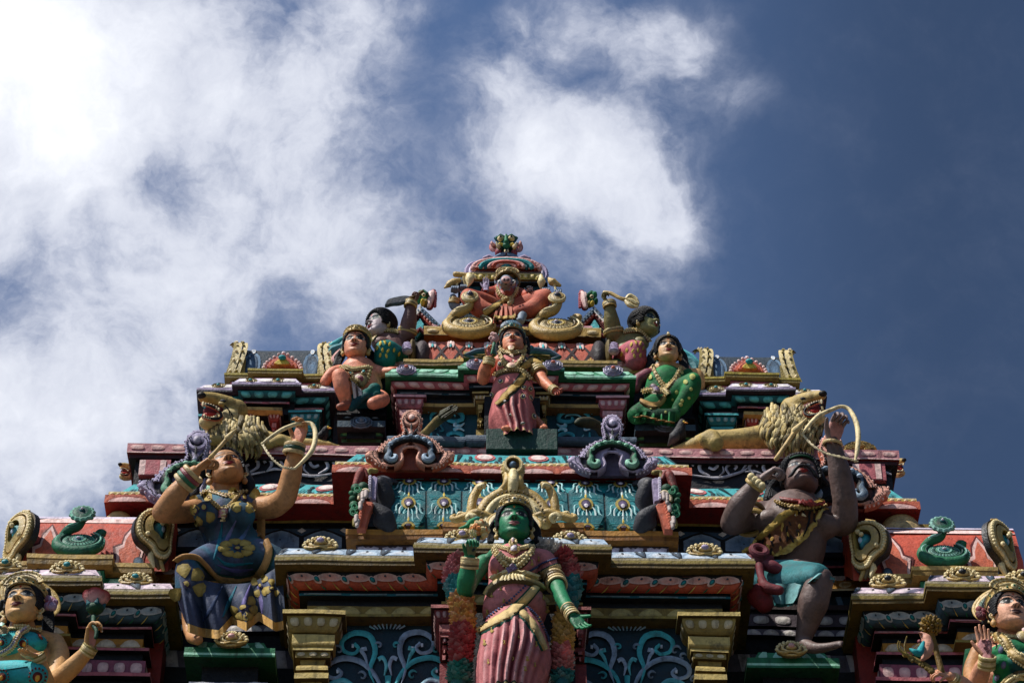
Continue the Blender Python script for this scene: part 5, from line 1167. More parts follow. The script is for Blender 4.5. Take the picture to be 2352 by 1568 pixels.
F.limb([(700,930,.0),(840,950,-.06),(1000,1010,-.06)], [120,112,90], SB_, T_)
torso = remesh(T_, .012, 5)
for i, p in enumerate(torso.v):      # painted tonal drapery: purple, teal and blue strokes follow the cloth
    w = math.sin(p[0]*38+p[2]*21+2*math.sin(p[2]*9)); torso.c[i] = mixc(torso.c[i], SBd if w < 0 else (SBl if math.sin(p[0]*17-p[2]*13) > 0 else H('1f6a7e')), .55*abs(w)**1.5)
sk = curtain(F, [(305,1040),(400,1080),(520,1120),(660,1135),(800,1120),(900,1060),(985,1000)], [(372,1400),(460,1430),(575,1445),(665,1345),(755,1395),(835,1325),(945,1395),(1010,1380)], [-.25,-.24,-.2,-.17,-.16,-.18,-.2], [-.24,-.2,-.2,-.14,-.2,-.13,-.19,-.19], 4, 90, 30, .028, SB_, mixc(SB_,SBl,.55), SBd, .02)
hem = MB(); n_ = 90
for mbk, t0, t1, cc, dd in ((hem,-.02,.02,H('14402e'),-.006),(hem,.02,1.0,H('c89c58'),-.008)):
    Bq = [(372,1400),(460,1430),(575,1445),(665,1345),(755,1395),(835,1325),(945,1395),(1010,1380)]; dB = [-.24,-.2,-.2,-.14,-.2,-.13,-.19,-.19]; rows = []
    for u in np.linspace(0,1,n_):
        us = np.linspace(0,1,8); x = np.interp(u,us,[b[0] for b in Bq]); y = np.interp(u,us,[b[1] for b in Bq]); d = np.interp(u,us,dB); w = math.sin(u*4*2*math.pi)+.4*math.sin(u*4*4.3*math.pi+1)
        rows.append([F.p(x, y-10+58*t, d-.028*w+dd) for t in (t0, (t0+t1)/2, t1)])
    mbk.grid(rows, cc)
D = Drape(kA, torso, sk); dc = MB()
GO, GOm, BR = H('8f7a3c'), H('b39c54'), H('b98a54')
D.band(dc, [(300,1000),(340,968),(420,968),(480,1020),(560,1085),(680,1110),(790,1100),(870,1030),(905,930),(880,865)], [10,22,30,40,52,58,66,74,72,46], H('173a30'), H('173a30'), .010, 60, .0)
D.band(dc, [(305,998),(345,972),(420,972),(480,1020),(560,1085),(680,1108),(790,1098),(868,1030),(902,930),(878,868)], [6,14,20,30,40,46,52,60,58,36], BR, mixc(BR,'goldd',.3), .016, 60, .01)
D.band(dc, [(850,560),(848,640),(848,740),(846,840)], [46,40,40,44], BR, mixc(BR,'goldd',.4), .012, 26, .006)
D.band(dc, [(845,700),(845,760)], [26,26], H('cfc8bc'), None, .022, 6, .002)
for x, y, r, n_p, ro, sq, sk_ in ((365,1140,130,6,-1.75,1.05,(3,)),(690,905,125,8,-.1,.5,()),(738,575,110,5,1.0,1.0,(3,)),(480,640,90,3,.9,1.2,()),(735,1290,95,7,.2,1.0,(4,5)),(850,1150,70,4,.5,1.1,()),(430,660,80,2,1.3,1.3,()),(915,1170,60,3,.6,1.1,())): D.flower(dc, x, y, r, n_p, GO, GOm, ro, sq, H('3a2f4c'), skip=sk_)
for a_, b2, c2, w_ in (((600,720),(580,850),(540,980),H('1c6a7c')),((690,720),(640,820),(600,900),H('6a6a90')),((780,740),(730,830),(650,880),H('51688c')),((470,800),(500,880),(540,950),H('22405c')),((560,960),(640,1010),(800,1000),H('1c7080')),((560,1010),(680,1050),(800,1040),H('5a5488')),((600,1150),(520,1300),(470,1380),H('22365a')),((690,1150),(640,1260),(600,1350),H('1c6a7c')),((780,1140),(740,1250),(720,1330),H('6d649c')),((830,1150),(850,1250),(860,1330),H('7a72a8'))): D.band(dc, [a_,b2,c2], [8,34,10], w_, w_, .001, 18, .003)
gd = MB(); D2 = Drape(kA, torso, b_)
D2.band(gd, [(500,550),(530,600),(570,640),(605,670)], [24,26,26,26], H('a8865c'), 'goldd', .012, 26, .01, beads='gold', brad=.009); D2.band(gd, [(715,545),(680,580),(650,620),(612,670)], [24,26,26,26], H('a8865c'), 'goldd', .012, 26, .01, beads='gold', brad=.009)
D2.band(gd, [(455,560),(500,542),(560,545),(620,560),(690,545),(760,540)], [18,22,24,30,22,16], H('b08c58'), 'goldd', .012, 34, .012, beads='goldl', brad=.008)
D2.dot(gd, 608, 685, 42, 42, 'goldd', 'gold', 0, .02, .02, 20); D2.dot(gd, 608, 685, 20, 20, 'rosed', 'pink', 0, .045, .01)
for a in np.linspace(0,2*math.pi,14,endpoint=False): D2.dot(gd, 608+36*math.cos(a), 685+36*math.sin(a), 8, 8, 'goldl','goldl',0,.03,.012,8)
fr = F.frame(622, 402, -.02, 116, 6, 16, -12)
hb = MB(); head(hb, fr, SK, dict(lips=H('8e1f20'), cheek=H('d07a50'), lid=H('1a1012'), eye=.95, iris=H('3a1010'), gaze=(.02,.02), eyes=((-1,.4),(1,.8))))
hand(hb, F.p(425,398,-.27), F.p(555,300,-.32)-F.p(425,398,-.27), A(.5,.3,-.75), 240*F.m, SK, None, thumb=1, curl=1.0, tcurl=.5, tout=.5, wr=.21)
hand(hb, F.p(1080,235,-.25), F.p(1130,85,-.30)-F.p(1080,235,-.25), A(-.45,-.7,-.3), 250*F.m, SK, H('d08a70'), thumb=-1, curl=.62, tcurl=.4, tout=.6, wr=.21)
o = MB().join(b_).join(hb).build('body', F.root, M_SKIN, 0, False)
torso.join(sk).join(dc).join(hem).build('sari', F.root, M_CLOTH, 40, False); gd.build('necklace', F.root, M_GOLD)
hr = MB(); hair_cap(hr, fr, line=(.60,.80,-.2)); F.tube(hr, [(470,400,.05),(430,480,.08),(420,560,.08)],[40,60,40],'hair',10); F.tube(hr, [(745,400,.05),(770,490,.05),(770,570,.06)],[30,46,40],'hair',10); hr.build('hair', F.root, M_HAIR)
for s_ in (-1,1): m_ = MB(); earring(m_, fr, s_, H('b0804c'), .36, 1.0, .13); m_.build('earring', F.root, M_GOLD)
for a, b, r in (((365,455,-.24),(432,455,-.24),0),((0,0,0),(0,0,0),1)):
    m_ = MB()
    if r == 0: F.bangles(m_, (345,480,-.235),(405,420,-.265), 72, 4, ['sand','green','maroon','sand'], 1.0, (0,.35,.65,1.0))
    else: F.bangles(m_, (1062,285,-.235),(1070,238,-.25), 66, 3, ['sand','greend','sand'], 1.0)
    m_.build('bangle', F.root, M_GOLD)
bow_arrow(F, [(858,222,-.36),(900,190,-.36),(990,130,-.35),(1080,95,-.33),(1140,88,-.32),(1185,100,-.32),(1205,170,-.34),(1185,260,-.36),(1130,330,-.37),(1072,382,-.37)], [9,16,19,18,17,20,23,23,18,10], [(862,228,-.36),(900,290,-.38),(950,345,-.38),(1010,378,-.38),(1072,384,-.37)], [(520,312,-.36),(560,270,-.38),(628,190,-.40)], [(618,200,-.395),(632,186,-.4),(660,156,-.405),(692,124,-.41)], 'pale wooden bow in the raised hand of the blue sari archer', 'short pale arrow held to the face of the blue sari archer')
# ---------------------------------------------------------------- moustached archer (right recess)
F = Fig('archer_statue', 'dark moustached man archer statue wearing a leopard skin sash and teal loincloth', 'statue', kB, 620, 1500, .36)
SK = H('68544e'); SKl = H('84706c')
F.limb([(640,560,.02),(640,640,.02)], [92,104], SK); F.limb([(610,690,.04),(600,780,.0),(600,900,.02),(560,1010,.06)], [180,215,200,190], SK, None, 24)
F.ball((490,740,-.07), (130,95,80), SK); F.ball((760,770,-.07), (130,95,80), SK)
F.limb([(440,690,.02),(330,720,-.04),(235,750,-.12)], [84,82,76], SK); F.limb([(235,750,-.12),(290,640,-.2),(395,500,-.28)], [76,80,44], SK)
F.limb([(830,720,.02),(900,740,-.04),(912,610,-.12)], [84,90,78], SK); F.limb([(912,620,-.12),(880,450,-.19),(836,262,-.27)], [78,74,42], SK)
F.limb([(520,1080,.02),(640,1075,-.12),(762,1085,-.26)], [120,115,84], SK); F.limb([(762,1085,-.26),(720,1230,-.22),(690,1340,-.17),(655,1460,-.12)], [84,94,70,46], SK)
F.limb([(655,1470,-.12),(740,1495,-.2),(860,1478,-.28)], [46,34,22], SK)
for i in range(4): F.limb([(840,1480+i*7-14,-.26),(895,1470+i*9-18,-.3)], [12,9], SK)
b_ = F.body(.009)
T_ = MB(); F.limb([(430,1090,.02),(600,1090,-.10),(745,1075,-.26)], [128,128,92], H('2c7478'), T_); F.limb([(480,1090,-.02),(520,1180,-.05)], [110,80], H('2c7478'), T_)
cl = remesh(T_, .012, 5)
for i, p in enumerate(cl.v): w = math.sin(p[0]*30+p[2]*44); cl.c[i] = mixc(cl.c[i], H('123f46') if w < 0 else H('6aa0a4'), .5*abs(w)**2)
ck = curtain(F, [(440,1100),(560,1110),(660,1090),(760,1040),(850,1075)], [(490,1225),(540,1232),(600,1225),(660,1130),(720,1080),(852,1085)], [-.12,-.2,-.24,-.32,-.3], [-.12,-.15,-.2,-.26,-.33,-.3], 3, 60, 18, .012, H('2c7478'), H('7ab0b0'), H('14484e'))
D = Drape(kB, b_); dc = MB(); lo = []; ro = []
ax = bez([(790,650),(720,690),(620,760),(520,850),(420,930),(340,950)], 40); W_ = lin([60,110,190,190,170,90], 40); rr = np.random.default_rng(5)
rows = []; cs = []; last = None
for i, (p, w) in enumerate(zip(ax, W_)):
    t = ax[min(i+1,39)]-ax[max(i-1,0)]; t /= np.linalg.norm(t); nr = A(-t[1],t[0]); r = []; cc = []
    for q in np.linspace(-1,1,15):
        jit = rr.uniform(-.07,.07) if abs(q) > .8 else 0; a = p+nr*(q+jit)*w/2; h = D.pos(a[0], a[1], last)
        if h is None: break
        if q < -.5: last = (h[2], h[1])
        r.append(h[0]+h[1]*(.016+rr.uniform(-.003,.008)*(abs(q) > .5)+ .010*(abs(q) > .7))); e = abs(q)
        cc.append(mixc(H('5a3018'), H('6e4420'), rr.random()) if e < .58 else mixc(H('a88838'), H('d2b86a'), rr.random()*(.4+.6*(e > .85))))
    if len(r) == 15: rows.append(r); cs.append(cc)
dc.grid(rows, cs); D3 = Drape(kB, b_, dc)
for i in range(46):
    j = rr.integers(4,37); p = ax[j]; t = ax[j+1]-ax[j-1]; t /= np.linalg.norm(t); nr = A(-t[1],t[0]); q = p+nr*rr.uniform(-.36,.36)*W_[j]; D3.dot(dc, q[0], q[1], 5+rr.random()*4, 15+rr.random()*8, H('1c100a') if i % 3 else H('b08a3c'), None, rr.uniform(-.5,.5), .004, .002, 8)
D3.band(dc, [(700,690),(690,760),(660,830)],[4,16,4],'ink','ink',.004,12)
o2 = MB(); 
fr = F.frame(645, 487, -.02, 112, 2, 15, 2)
hb = MB(); head(hb, fr, H('6a524c'), dict(lips=H('8a1c14'), cheek=H('7a5a50'), lid=H('0c0a0c'), eye=1.0, browt=.05, bindi=H('a03018'), iris=H('3a4a58'), eyes=((-1,.9),(1,.45))))
# moustache
P = lambda x,y,z: fr(x,y,z)
for s_ in (-1,1): hb.tube(bez([P(s_*.02,.99,-.42),P(s_*.18,.95,-.44),P(s_*.34,.86,-.57),P(s_*.46,.74,-.74),P(s_*.58,.64,-.78)],16), list(lin([.04*fr.u,.065*fr.u,.07*fr.u,.07*fr.u,.03*fr.u],16)), 'hair', 10)
hand(hb, F.p(395,498,-.28), F.p(520,405,-.33)-F.p(395,498,-.28), A(.5,.35,-.7), 250*F.m, SKl, None, thumb=1, curl=1.0, tcurl=.5, tout=.5, wr=.2)
hand(hb, F.p(834,270,-.27), F.p(880,95,-.32)-F.p(834,270,-.27), A(.35,-.75,-.25), 265*F.m, SKl, H('c08478'), thumb=-1, curl=.7, tcurl=.35, tout=.65, wr=.19)
MB().join(b_).join(hb).build('body', F.root, M_SKIN, 0, False)
cl.join(ck).build('loincloth', F.root, M_CLOTH, 0, False); dc.build('leopard_sash', F.root, M_CLOTH)
hr = MB(); hair_cap(hr, fr, vol=.12, line=(.62,.80,-.2), strands=.03)
for s_ in (-1,1):
    for j in range(6): F.tube(hr, [(640+s_*(112+j*5),430+j*12,.02),(640+s_*(128+j*9),540,.06),(640+s_*(118+j*16),600+4*(j % 3),.06),(640+s_*(150+j*8),622-6*j,.05)], [24,26,24,9], 'hair')
for a in np.linspace(-1.2,1.2,17): hr.ball(fr(.72*math.sin(a), .78*math.cos(a), .62), .09*fr.u, 'hair', n=8, m=6)
hr.build('hair', F.root, M_HAIR)
m_ = MB(); n_ = 40
for yy, cc, rr_ in ((.46,'greend',.045),(.52,'hair',.03)): m_.tube([fr(.72*math.sin(a), .82*math.cos(a), yy) for a in np.linspace(-1.5,1.5,30)], rr_*fr.u, cc, 8)
m_.build('headband', F.root, M_CLOTH)
D4 = Drape(kB, b_, dc); gd = MB()
D4.band(gd, [(500,630),(560,650),(640,662),(720,662),(790,650)], [20,24,26,24,18], H('a8843c'), 'goldd', .016, 34, .014, beads='gold', brad=.009); D4.band(gd, [(530,622),(640,640),(760,640)], [22,26,20], H('8a2418'), 'redd', .02, 30, .01)
for s_ in (-1,1): gd.tube([F.p(640+s_*18,690,-.16), F.p(640+s_*22,705,-.17), F.p(640+s_*38,712,-.17)], [14*F.m,12*F.m,3*F.m], 'cream', 8)
gd.box(tuple(F.p(608,672,-.17)-A(0,.0,.03)), tuple(F.p(672,672,-.17)+A(0,.02,.0)), H('b07a3c')); gd.build('necklace', F.root, M_GOLD)
m_ = MB(); 
ring(m_, F.p(398,915,-.18), A(.2,-1,.3), 44*F.m, 22*F.m, H('6a3038'), 24); F.limb([(330,955,-.14),(400,965,-.17),(470,960,-.15)],[22,28,20],H('6a3038'),m_); F.limb([(400,990,-.15),(480,1010,-.16),(580,1060,-.15)],[34,40,20],H('70343c'),m_)
F.limb([(400,1000,-.17),(410,1070,-.2),(440,1130,-.22),(520,1150,-.24)],[26,22,34,30],H('6a2a30'),m_); F.limb([(400,1180,-.16),(430,1230,-.16)],[80,60],H('6e2428'),m_); F.bangles(m_, (412,1090,-.2),(420,1105,-.21),24,2,'goldd'); m_.build('waist_knot', F.root, M_CLOTH)
for a, b, r, cc in (((365,480,-.255),(405,515,-.27),0,0),((836,275,-.265),(838,255,-.27),56,['sand']),((335,700,-.035),(345,745,-.05),94,['goldd','gold'])):
    m_ = MB()
    if r == 0: F.bangles(m_, (372,520,-.265),(385,505,-.275),60,2,['gold','goldl']); [m_.ball(F.p(352+i*22,466+i*19,-.34), (.02,.016,.02), 'goldl', n=8, m=6) for i in range(4)]
    else: F.bangles(m_, a, b, r, len(cc), cc)
    m_.build('bangle', F.root, M_GOLD)
bow_arrow(F, [(655,220,-.40),(690,170,-.4),(750,110,-.39),(830,72,-.37),(890,52,-.36),(940,75,-.36),(978,150,-.38),(990,230,-.40),(984,310,-.41),(972,376,-.41)], [8,15,19,17,14,17,22,22,19,10], [(660,222,-.4),(720,285,-.42),(800,332,-.42),(900,356,-.42),(982,378,-.41)], [(500,365,-.38),(545,300,-.4),(612,200,-.42)], [(598,212,-.415),(612,196,-.42),(648,160,-.425),(682,120,-.43)], 'pale bow in the raised hand of the moustached archer, against the sky', 'pale arrow with a long point drawn by the moustached archer', 'e6d2a0')
# =================================================================== ladies at the bottom corners
def lady(k, hx, hy, yaw, roll, Y, skin, label, gaze):
    F = Fig('goddess_statue', label, 'statue', k, hx, 1560, Y); F.fr = F.frame(hx, hy, -.02, 212, yaw, 2, roll); return F
F = lady(kL, 288, 655, -11, 2, -.12, None, 'fair goddess statue in a turquoise dress holding up a red rose beside her head', 0)
SK = H('d2a066'); fr = F.fr
F.limb([(262,860,.03),(265,960,.05)], [150,175], SK); F.ball((280,1080,.1), (470,180,160), SK); F.limb([(640,1090,.1),(700,1250,.06),(650,1560,-.02)], [130,125,120], SK)
F.limb([(640,1560,-.02),(860,1370,-.10),(1050,1170,-.17)], [120,110,80], SK); F.limb([(560,1560,-.1),(500,1400,-.16),(440,1270,-.2)], [90,84,72], SK); F.limb([(250,1250,.06),(280,1420,.08)], [330,320], SK, None, 20)
b_ = F.body(.008)
TQ_, TQl, TQd_ = H('2ba5a8'), H('74c8cc'), H('0f5a66')
T_ = MB(); F.ball((230,1080,.02), (300,190,150), TQ_, T_); F.ball((120,1120,-.05), (180,150,130), TQ_, T_); F.ball((420,1100,-.02), (150,120,120), TQ_, T_); F.ball((620,1080,.08), (110,70,90), TQ_, T_)
F.limb([(-200,1500,-.1),(200,1480,-.14),(430,1470,-.16)], [190,190,160], TQ_, T_); top = remesh(T_, .011, 5)
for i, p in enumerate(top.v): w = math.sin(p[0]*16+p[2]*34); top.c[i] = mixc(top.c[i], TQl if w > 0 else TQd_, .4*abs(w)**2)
D = Drape(kL, top); dc = MB()
for x, y, r in ((258,1100,40),(440,1490,56),(30,1490,46),(25,1090,34)):
    D.dot(dc, x, y, r, r, H('4a1414'), H('7a3020'), 0, .006, .006, 16); D.dot(dc, x, y+r*.2, r*.45, r*.6, 'orange', 'yellow', .4, .014, .004)
    for a in np.linspace(0,2*math.pi,14,endpoint=False): D.dot(dc, x+r*1.65*math.cos(a), y+r*1.65*math.sin(a), r*.23, r*.25, H('561818'), H('7a2a22'), 0, .006, .005, 8)
D.dot(dc, 470, 1025, 16, 44, H('561818'), H('8a4030'), -.7, .006, .006)
D.band(dc, [(560,1085),(640,1095),(700,1115)], [22,22,18], H('123c54'), None, .006, 16); D.band(dc, [(20,1270),(120,1250),(230,1235)], [30,34,20], H('0e4a58'), None, .006, 20); D.band(dc, [(0,1420),(160,1400),(330,1375)], [10,14,8], H('15636e'), None, .003, 20)
gd = MB(); D2 = Drape(kL, top, b_)
D2.band(gd, [(0,930),(120,925),(260,925),(400,945),(480,975)], [60,50,44,44,40], 'gold', 'goldd', .016, 44, .016, beads='goldl', brad=.010)
D2.band(gd, [(330,935),(250,970),(190,1040),(140,1130),(60,1190),(-20,1220)], [66,70,72,72,72,60], 'gold', 'goldl', .014, 50, .014, beads='goldl', brad=.009); D2.band(gd, [(300,945),(235,985),(175,1060),(120,1140),(30,1190)], [26]*5, H('3a2f44'), None, .03, 44, .004, beads='lilac', brad=.005)
D2.dot(gd, 55, 985, 66, 50, 'goldd', 'gold', 0, .03, .02, 20); D2.dot(gd, 55, 985, 32, 24, 'mint', 'white', 0, .055, .01)
hb = MB(); head(hb, fr, H('d8a86e'), dict(bindi='red', lips=H('6e1a1c'), eye=1.02, iris=H('243438'), stud=H('2a7a58'), gaze=(.0,.01), cheek=H('e0a86c')))
hand(hb, F.p(1060,1155,-.17), F.p(1090,850,-.22)-F.p(1060,1155,-.17), A(.75,-.62,.1), 430*F.m, SK, H('d89484'), thumb=-1, curl=[.62,.66,.72,.8], tcurl=.25, tout=.3, nail='white', wr=.15)
hand(hb, F.p(450,1265,-.2), F.p(230,1185,-.30)-F.p(450,1265,-.2), A(-.1,-.45,.9), 330*F.m, H('d4a870'), H('d88f86'), thumb=1, curl=[.12,.1,.1,.12], tcurl=.2, tout=.9, spread=.02, wr=.16)
for i in range(9): D5 = 0
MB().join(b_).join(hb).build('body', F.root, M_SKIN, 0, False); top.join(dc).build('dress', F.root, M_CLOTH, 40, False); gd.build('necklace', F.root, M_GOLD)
hr = MB(); hair_cap(hr, fr)
for j in range(9): F.tube(hr, [(500+j*9,470,.06),(520+j*10,700,.10),(520+j*12,880,.12),(520+j*11,1030,.12)], [30,36,32,18], 'hair', 8)
for j in range(5): F.tube(hr, [(60-j*8,600,.05),(30-j*10,800,.1),(20-j*10,900,.1)], [26,30,18], 'hair', 8)
hr.build('hair', F.root, M_HAIR)
cr = MB(); crown(cr, fr, h=.6, gem='greend', fan=.85, base=.46, bandh=.30, c=('gold','goldl','goldd')); c_ = F.p(340,560,.16); ax_ = A(.35,-.9,.3)
for rr_, w_, cc in ((385,26,'gold'),(340,26,'sand'),(290,30,'gold'),(235,34,'sand')): ring(cr, c_, ax_, rr_*F.m, w_*F.m, cc, 56, .6)
cr.build('crown', F.root, M_GOLD)
for s_ in (-1,1): m_ = MB(); earring(m_, fr, s_, H('c09a60'), .34, 1, .13); m_.build('earring', F.root, M_GOLD)
m_ = MB(); [m_.ball(F.p(600+random.uniform(-40,40),625+random.uniform(-50,40),-.02), .02, mixc('rosed','lilac',random.random()), n=8, m=6) for _ in range(14)]; m_.build('hair_flower', F.root, M_PLA)
for a, b, r in (((1020,1215,-.16),(1070,1140,-.18),84),((470,1310,-.19),(440,1245,-.21),76)):
    m_ = MB(); F.bangles(m_, a, b, r, 5, ['sand','olive','sand','goldl','olive']); m_.build('bangle', F.root, M_GOLD)
th = MB(); th.slab([F.p(625,1060,.16),F.p(745,1055,.16),F.p(820,1390,.16),F.p(640,1400,.16)], (0,.1,0), 'green', 'greend', .01); th.build('throne_back', F.root)
rs_ = empty('rose', tuple(F.p(1130,800,-.22)), 'big red and white rose held up by the goddess in the turquoise dress', 'rose')
m_ = MB(); c_ = F.p(1132,610,-.22)
for k_, (n_p, rad, hgt, op) in enumerate(((6,128,130,.25),(5,110,150,.1),(4,80,165,.0))):
    for i in range(n_p):
        a0 = 2*math.pi*i/n_p+k_*.4; rows = []; cs = []
        for t in np.linspace(0,1,9):
            rr_ = rad*(.45+.62*math.sin(min(1,t*1.15)*math.pi*.55)+op*t**3)*F.m; z = (-.55+1.28*t)*hgt*F.m; r = []
            for q in np.linspace(-1,1,9):
                aa = a0+q*(math.pi/n_p)*1.25*(1-.12*t**4); zz = z-(.16*q*q*t**3)*hgt*F.m; r.append(c_+A(rr_*math.sin(aa), -rr_*math.cos(aa), zz))
            rows.append(r); cs.append([mixc(H('e0a8a4'), H('a01c24'), min(1,max(0,(t-.35)*1.5)))]*9)
        m_.grid(rows, cs)
m_.build('bloom', rs_, M_PLA); m_ = MB(); m_.ball(c_-A(0,0,95*F.m), (105*F.m,95*F.m,70*F.m), 'greend', n=16, m=10)
for a in np.linspace(0,6.28,6)[:-1]: m_.tube([c_+A(90*F.m*math.cos(a),-90*F.m*math.sin(a),-70*F.m), c_+A(118*F.m*math.cos(a),-118*F.m*math.sin(a),-25*F.m)], [34*F.m,8*F.m], 'teald', 8)
F.tube(m_, [(1110,780,-.22),(1105,880,-.24),(1140,950,-.25),(1130,1030,-.25)], [34,28,24,22], 'greend', 10); m_.build('stem', rs_, M_PLA)
# ---- right hand lady
F = lady(kR, 1425, 745, 12, 0, -.12, None, 'fair goddess statue in a green dress at the right edge, one pink palm raised', 0)
SK = H('d89a78'); fr = F.fr
F.limb([(1440,950,.03),(1440,1060,.05)], [150,175], SK); F.ball((1450,1150,.1), (450,170,160), SK); F.limb([(1080,1200,.12),(990,1420,.08),(1030,1600,.0)], [110,100,110], H('b07e50'))
F.limb([(1050,1600,.0),(1110,1420,-.08),(1168,1290,-.13)], [120,110,88], SK); F.limb([(1000,1700,-.1),(880,1560,-.14),(720,1480,-.17)], [100,80,58], SK); F.limb([(1450,1300,.06),(1450,1560,.08)], [330,320], SK, None, 20)
b_ = F.body(.008)
T_ = MB(); F.ball((1480,1250,.0), (330,210,150), H('176a44'), T_); F.limb([(1480,1250,.02),(1480,1600,.02)], [240,240], H('176a44'), T_, 20); F.ball((1620,1330,-.1), (200,160,130), H('0f4f56'), T_); F.ball((1340,1350,-.06), (130,150,120), H('1a7048'), T_); top = remesh(T_, .011, 5)
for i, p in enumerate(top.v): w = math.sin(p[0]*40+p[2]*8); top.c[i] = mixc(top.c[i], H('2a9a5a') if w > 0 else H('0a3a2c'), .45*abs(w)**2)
D = Drape(kR, top); dc = MB()
for x, y in ((1370,1350),(1340,1180),(1500,1560),(1300,1500)): D.dot(dc, x, y, 30, 44, H('5a5c80'), H('8488a8'), .2, .005, .004)

gd = MB(); D2 = Drape(kR, top, b_)
D2.band(gd, [(1330,1000),(1420,1150),(1500,1250),(1620,1310)], [90,96,96,90], 'gold', 'goldd', .02, 40, .014); 
for sh in (-46,46): D2.band(gd, [(1330+sh,1000),(1420+sh,1150),(1500+sh*.6,1250-sh*.4),(1620,1310-sh)], [26]*4, 'goldl', 'gold', .03, 40, .012, beads='goldl', brad=.010)
D2.band(gd, [(1330,1000),(1450,1030),(1560,1020)], [40,44,40], 'gold', 'goldd', .02, 30, .016, beads='goldl', brad=.011); D2.dot(gd, 1575, 1080, 66, 48, 'goldd', 'goldl', 0, .04, .02, 20); D2.dot(gd, 1575, 1080, 30, 20, 'pink', 'white', 0, .065, .01)
D2.band(gd, [(1400,1600),(1450,1540),(1540,1480),(1640,1460)], [120,120,120,110], H('a8844a'), 'goldd', .02, 30, .02, beads='goldl', brad=.014)
hb = MB(); head(hb, fr, H('dca484'), dict(bindi='coral', lips=H('4a2c2a'), eye=1.05, iris=H('20281e'), stud=H('1c4a3a'), lid=H('0c1410'), cheek=H('e49a7c')))
hand(hb, F.p(1172,1255,-.15), F.p(1100,850,-.18)-F.p(1172,1255,-.15), A(-.1,-.99,.1), 420*F.m, SK, H('d0908c'), thumb=-1, curl=[.1,.08,.1,.14], tcurl=.12, tout=.62, spread=.07, wr=.15)
hand(hb, F.p(735,1485,-.17), F.p(470,1400,-.22)-F.p(735,1485,-.17), A(-.2,.75,-.45), 330*F.m, SK, H('c88478'), thumb=1, curl=.75, tcurl=.5, tout=.5, nail=H('9aa8a4'), wr=.16)
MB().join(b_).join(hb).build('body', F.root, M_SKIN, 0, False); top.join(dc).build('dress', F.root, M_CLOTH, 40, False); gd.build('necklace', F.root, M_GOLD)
Dp = Drape(kR, hb); hn = MB()
for cx, cy, r in ((1140,1100,38),(1255,1130,34),(1160,1180,34)):
    for q in (.45,.8,1.15): Dp.band(hn, [(cx+r*q*math.cos(a), cy+r*q*math.sin(a)) for a in np.linspace(-2.4,1.2,7)], [9,11,9], H('5a2a34'), None, .0015, 16, .001, 5)
Dp.band(hn, [(1190,1060),(1215,1080),(1195,1105),(1170,1085),(1190,1060)], [8]*5, H('5a2a34'), None, .0015, 16, .001, 5); hn.build('henna', F.root, M_CLOTH)
hr = MB(); hair_cap(hr, fr); 
for j in range(6): F.tube(hr, [(1215-j*8,560,.05),(1180-j*10,720,.08),(1160-j*6,860,.1)], [26,30,20], 'hair', 8)
hr.build('hair', F.root, M_HAIR); m_ = MB(); [m_.ball(F.p(1100+random.uniform(-28,28),735+random.uniform(-50,50),-.0), .017, mixc('maroon','ink',random.random()*.7), n=8, m=6) for _ in range(14)]; m_.build('hair_flower', F.root, M_PLA)
cr = MB(); crown(cr, fr, h=.6, gem='green', fan=.9, base=.46, bandh=.30); c_ = F.p(1330,640,.18)
for rr_, w_, cc in ((330,24,'gold'),(290,24,'sand'),(250,26,'greend')): ring(cr, c_, A(-.35,-.9,.3), rr_*F.m, w_*F.m, cc, 56, .6)
cr.build('crown', F.root, M_GOLD)
for s_ in (-1,1): m_ = MB(); earring(m_, fr, s_, H('c89a5c'), .34, 1, .13); m_.build('earring', F.root, M_GOLD)
for a, b, r, n_ in (((1155,1370,-.11),(1172,1250,-.15),98,6),((815,1530,-.15),(770,1500,-.165),64,4)):
    m_ = MB(); F.bangles(m_, a, b, r, n_, ['sand','olive','goldl']); m_.build('bangle', F.root, M_GOLD)
m_ = MB(); m_.slab([F.p(920,1150,.18),F.p(1010,1140,.18),F.p(960,1500,.18),F.p(880,1500,.18)], (0,.1,0), 'green', 'greend', .01); m_.build('throne_back', F.root)
# banana bunch, twig and little bird she holds
q = empty('banana_bunch', tuple(F.p(520,900,-.24)), 'round bunch of small brown bananas above the fist of the right edge goddess', 'bananas'); m_ = MB(); c_ = F.p(512,905,-.24)
for i in range(46):
    z = 1-2*(i+.5)/46; a = i*2.399; d = A(math.cos(a)*math.sqrt(1-z*z), math.sin(a)*math.sqrt(1-z*z), z); s_ = c_+d*75*F.m; e = c_+d*A(1.05,1,.95)*135*F.m; u_ = A(0,0,28*F.m)
    m_.tube(bez([s_, (s_+e)/2+u_*.6, e+u_], 6), list(lin([16*F.m,30*F.m,26*F.m,9*F.m],6)), [mixc(H('a07e2c'),H('6a501c'),random.random()*.7)]*5+['brownd'], 8)
m_.build('fruit', q, M_PLA); m_ = MB(); F.tube(m_, [(512,960,-.24),(545,1060,-.22),(590,1240,-.2),(640,1440,-.19)], [34,30,34,40], H('7a6028'), 10); m_.build('stalk', q, M_PLA)
q = empty('twig', tuple(F.p(480,1400,-.24)), 'forked brown twig sticking out of the fist of the right edge goddess', 'twig'); m_ = MB(); TW = H('8a7434')
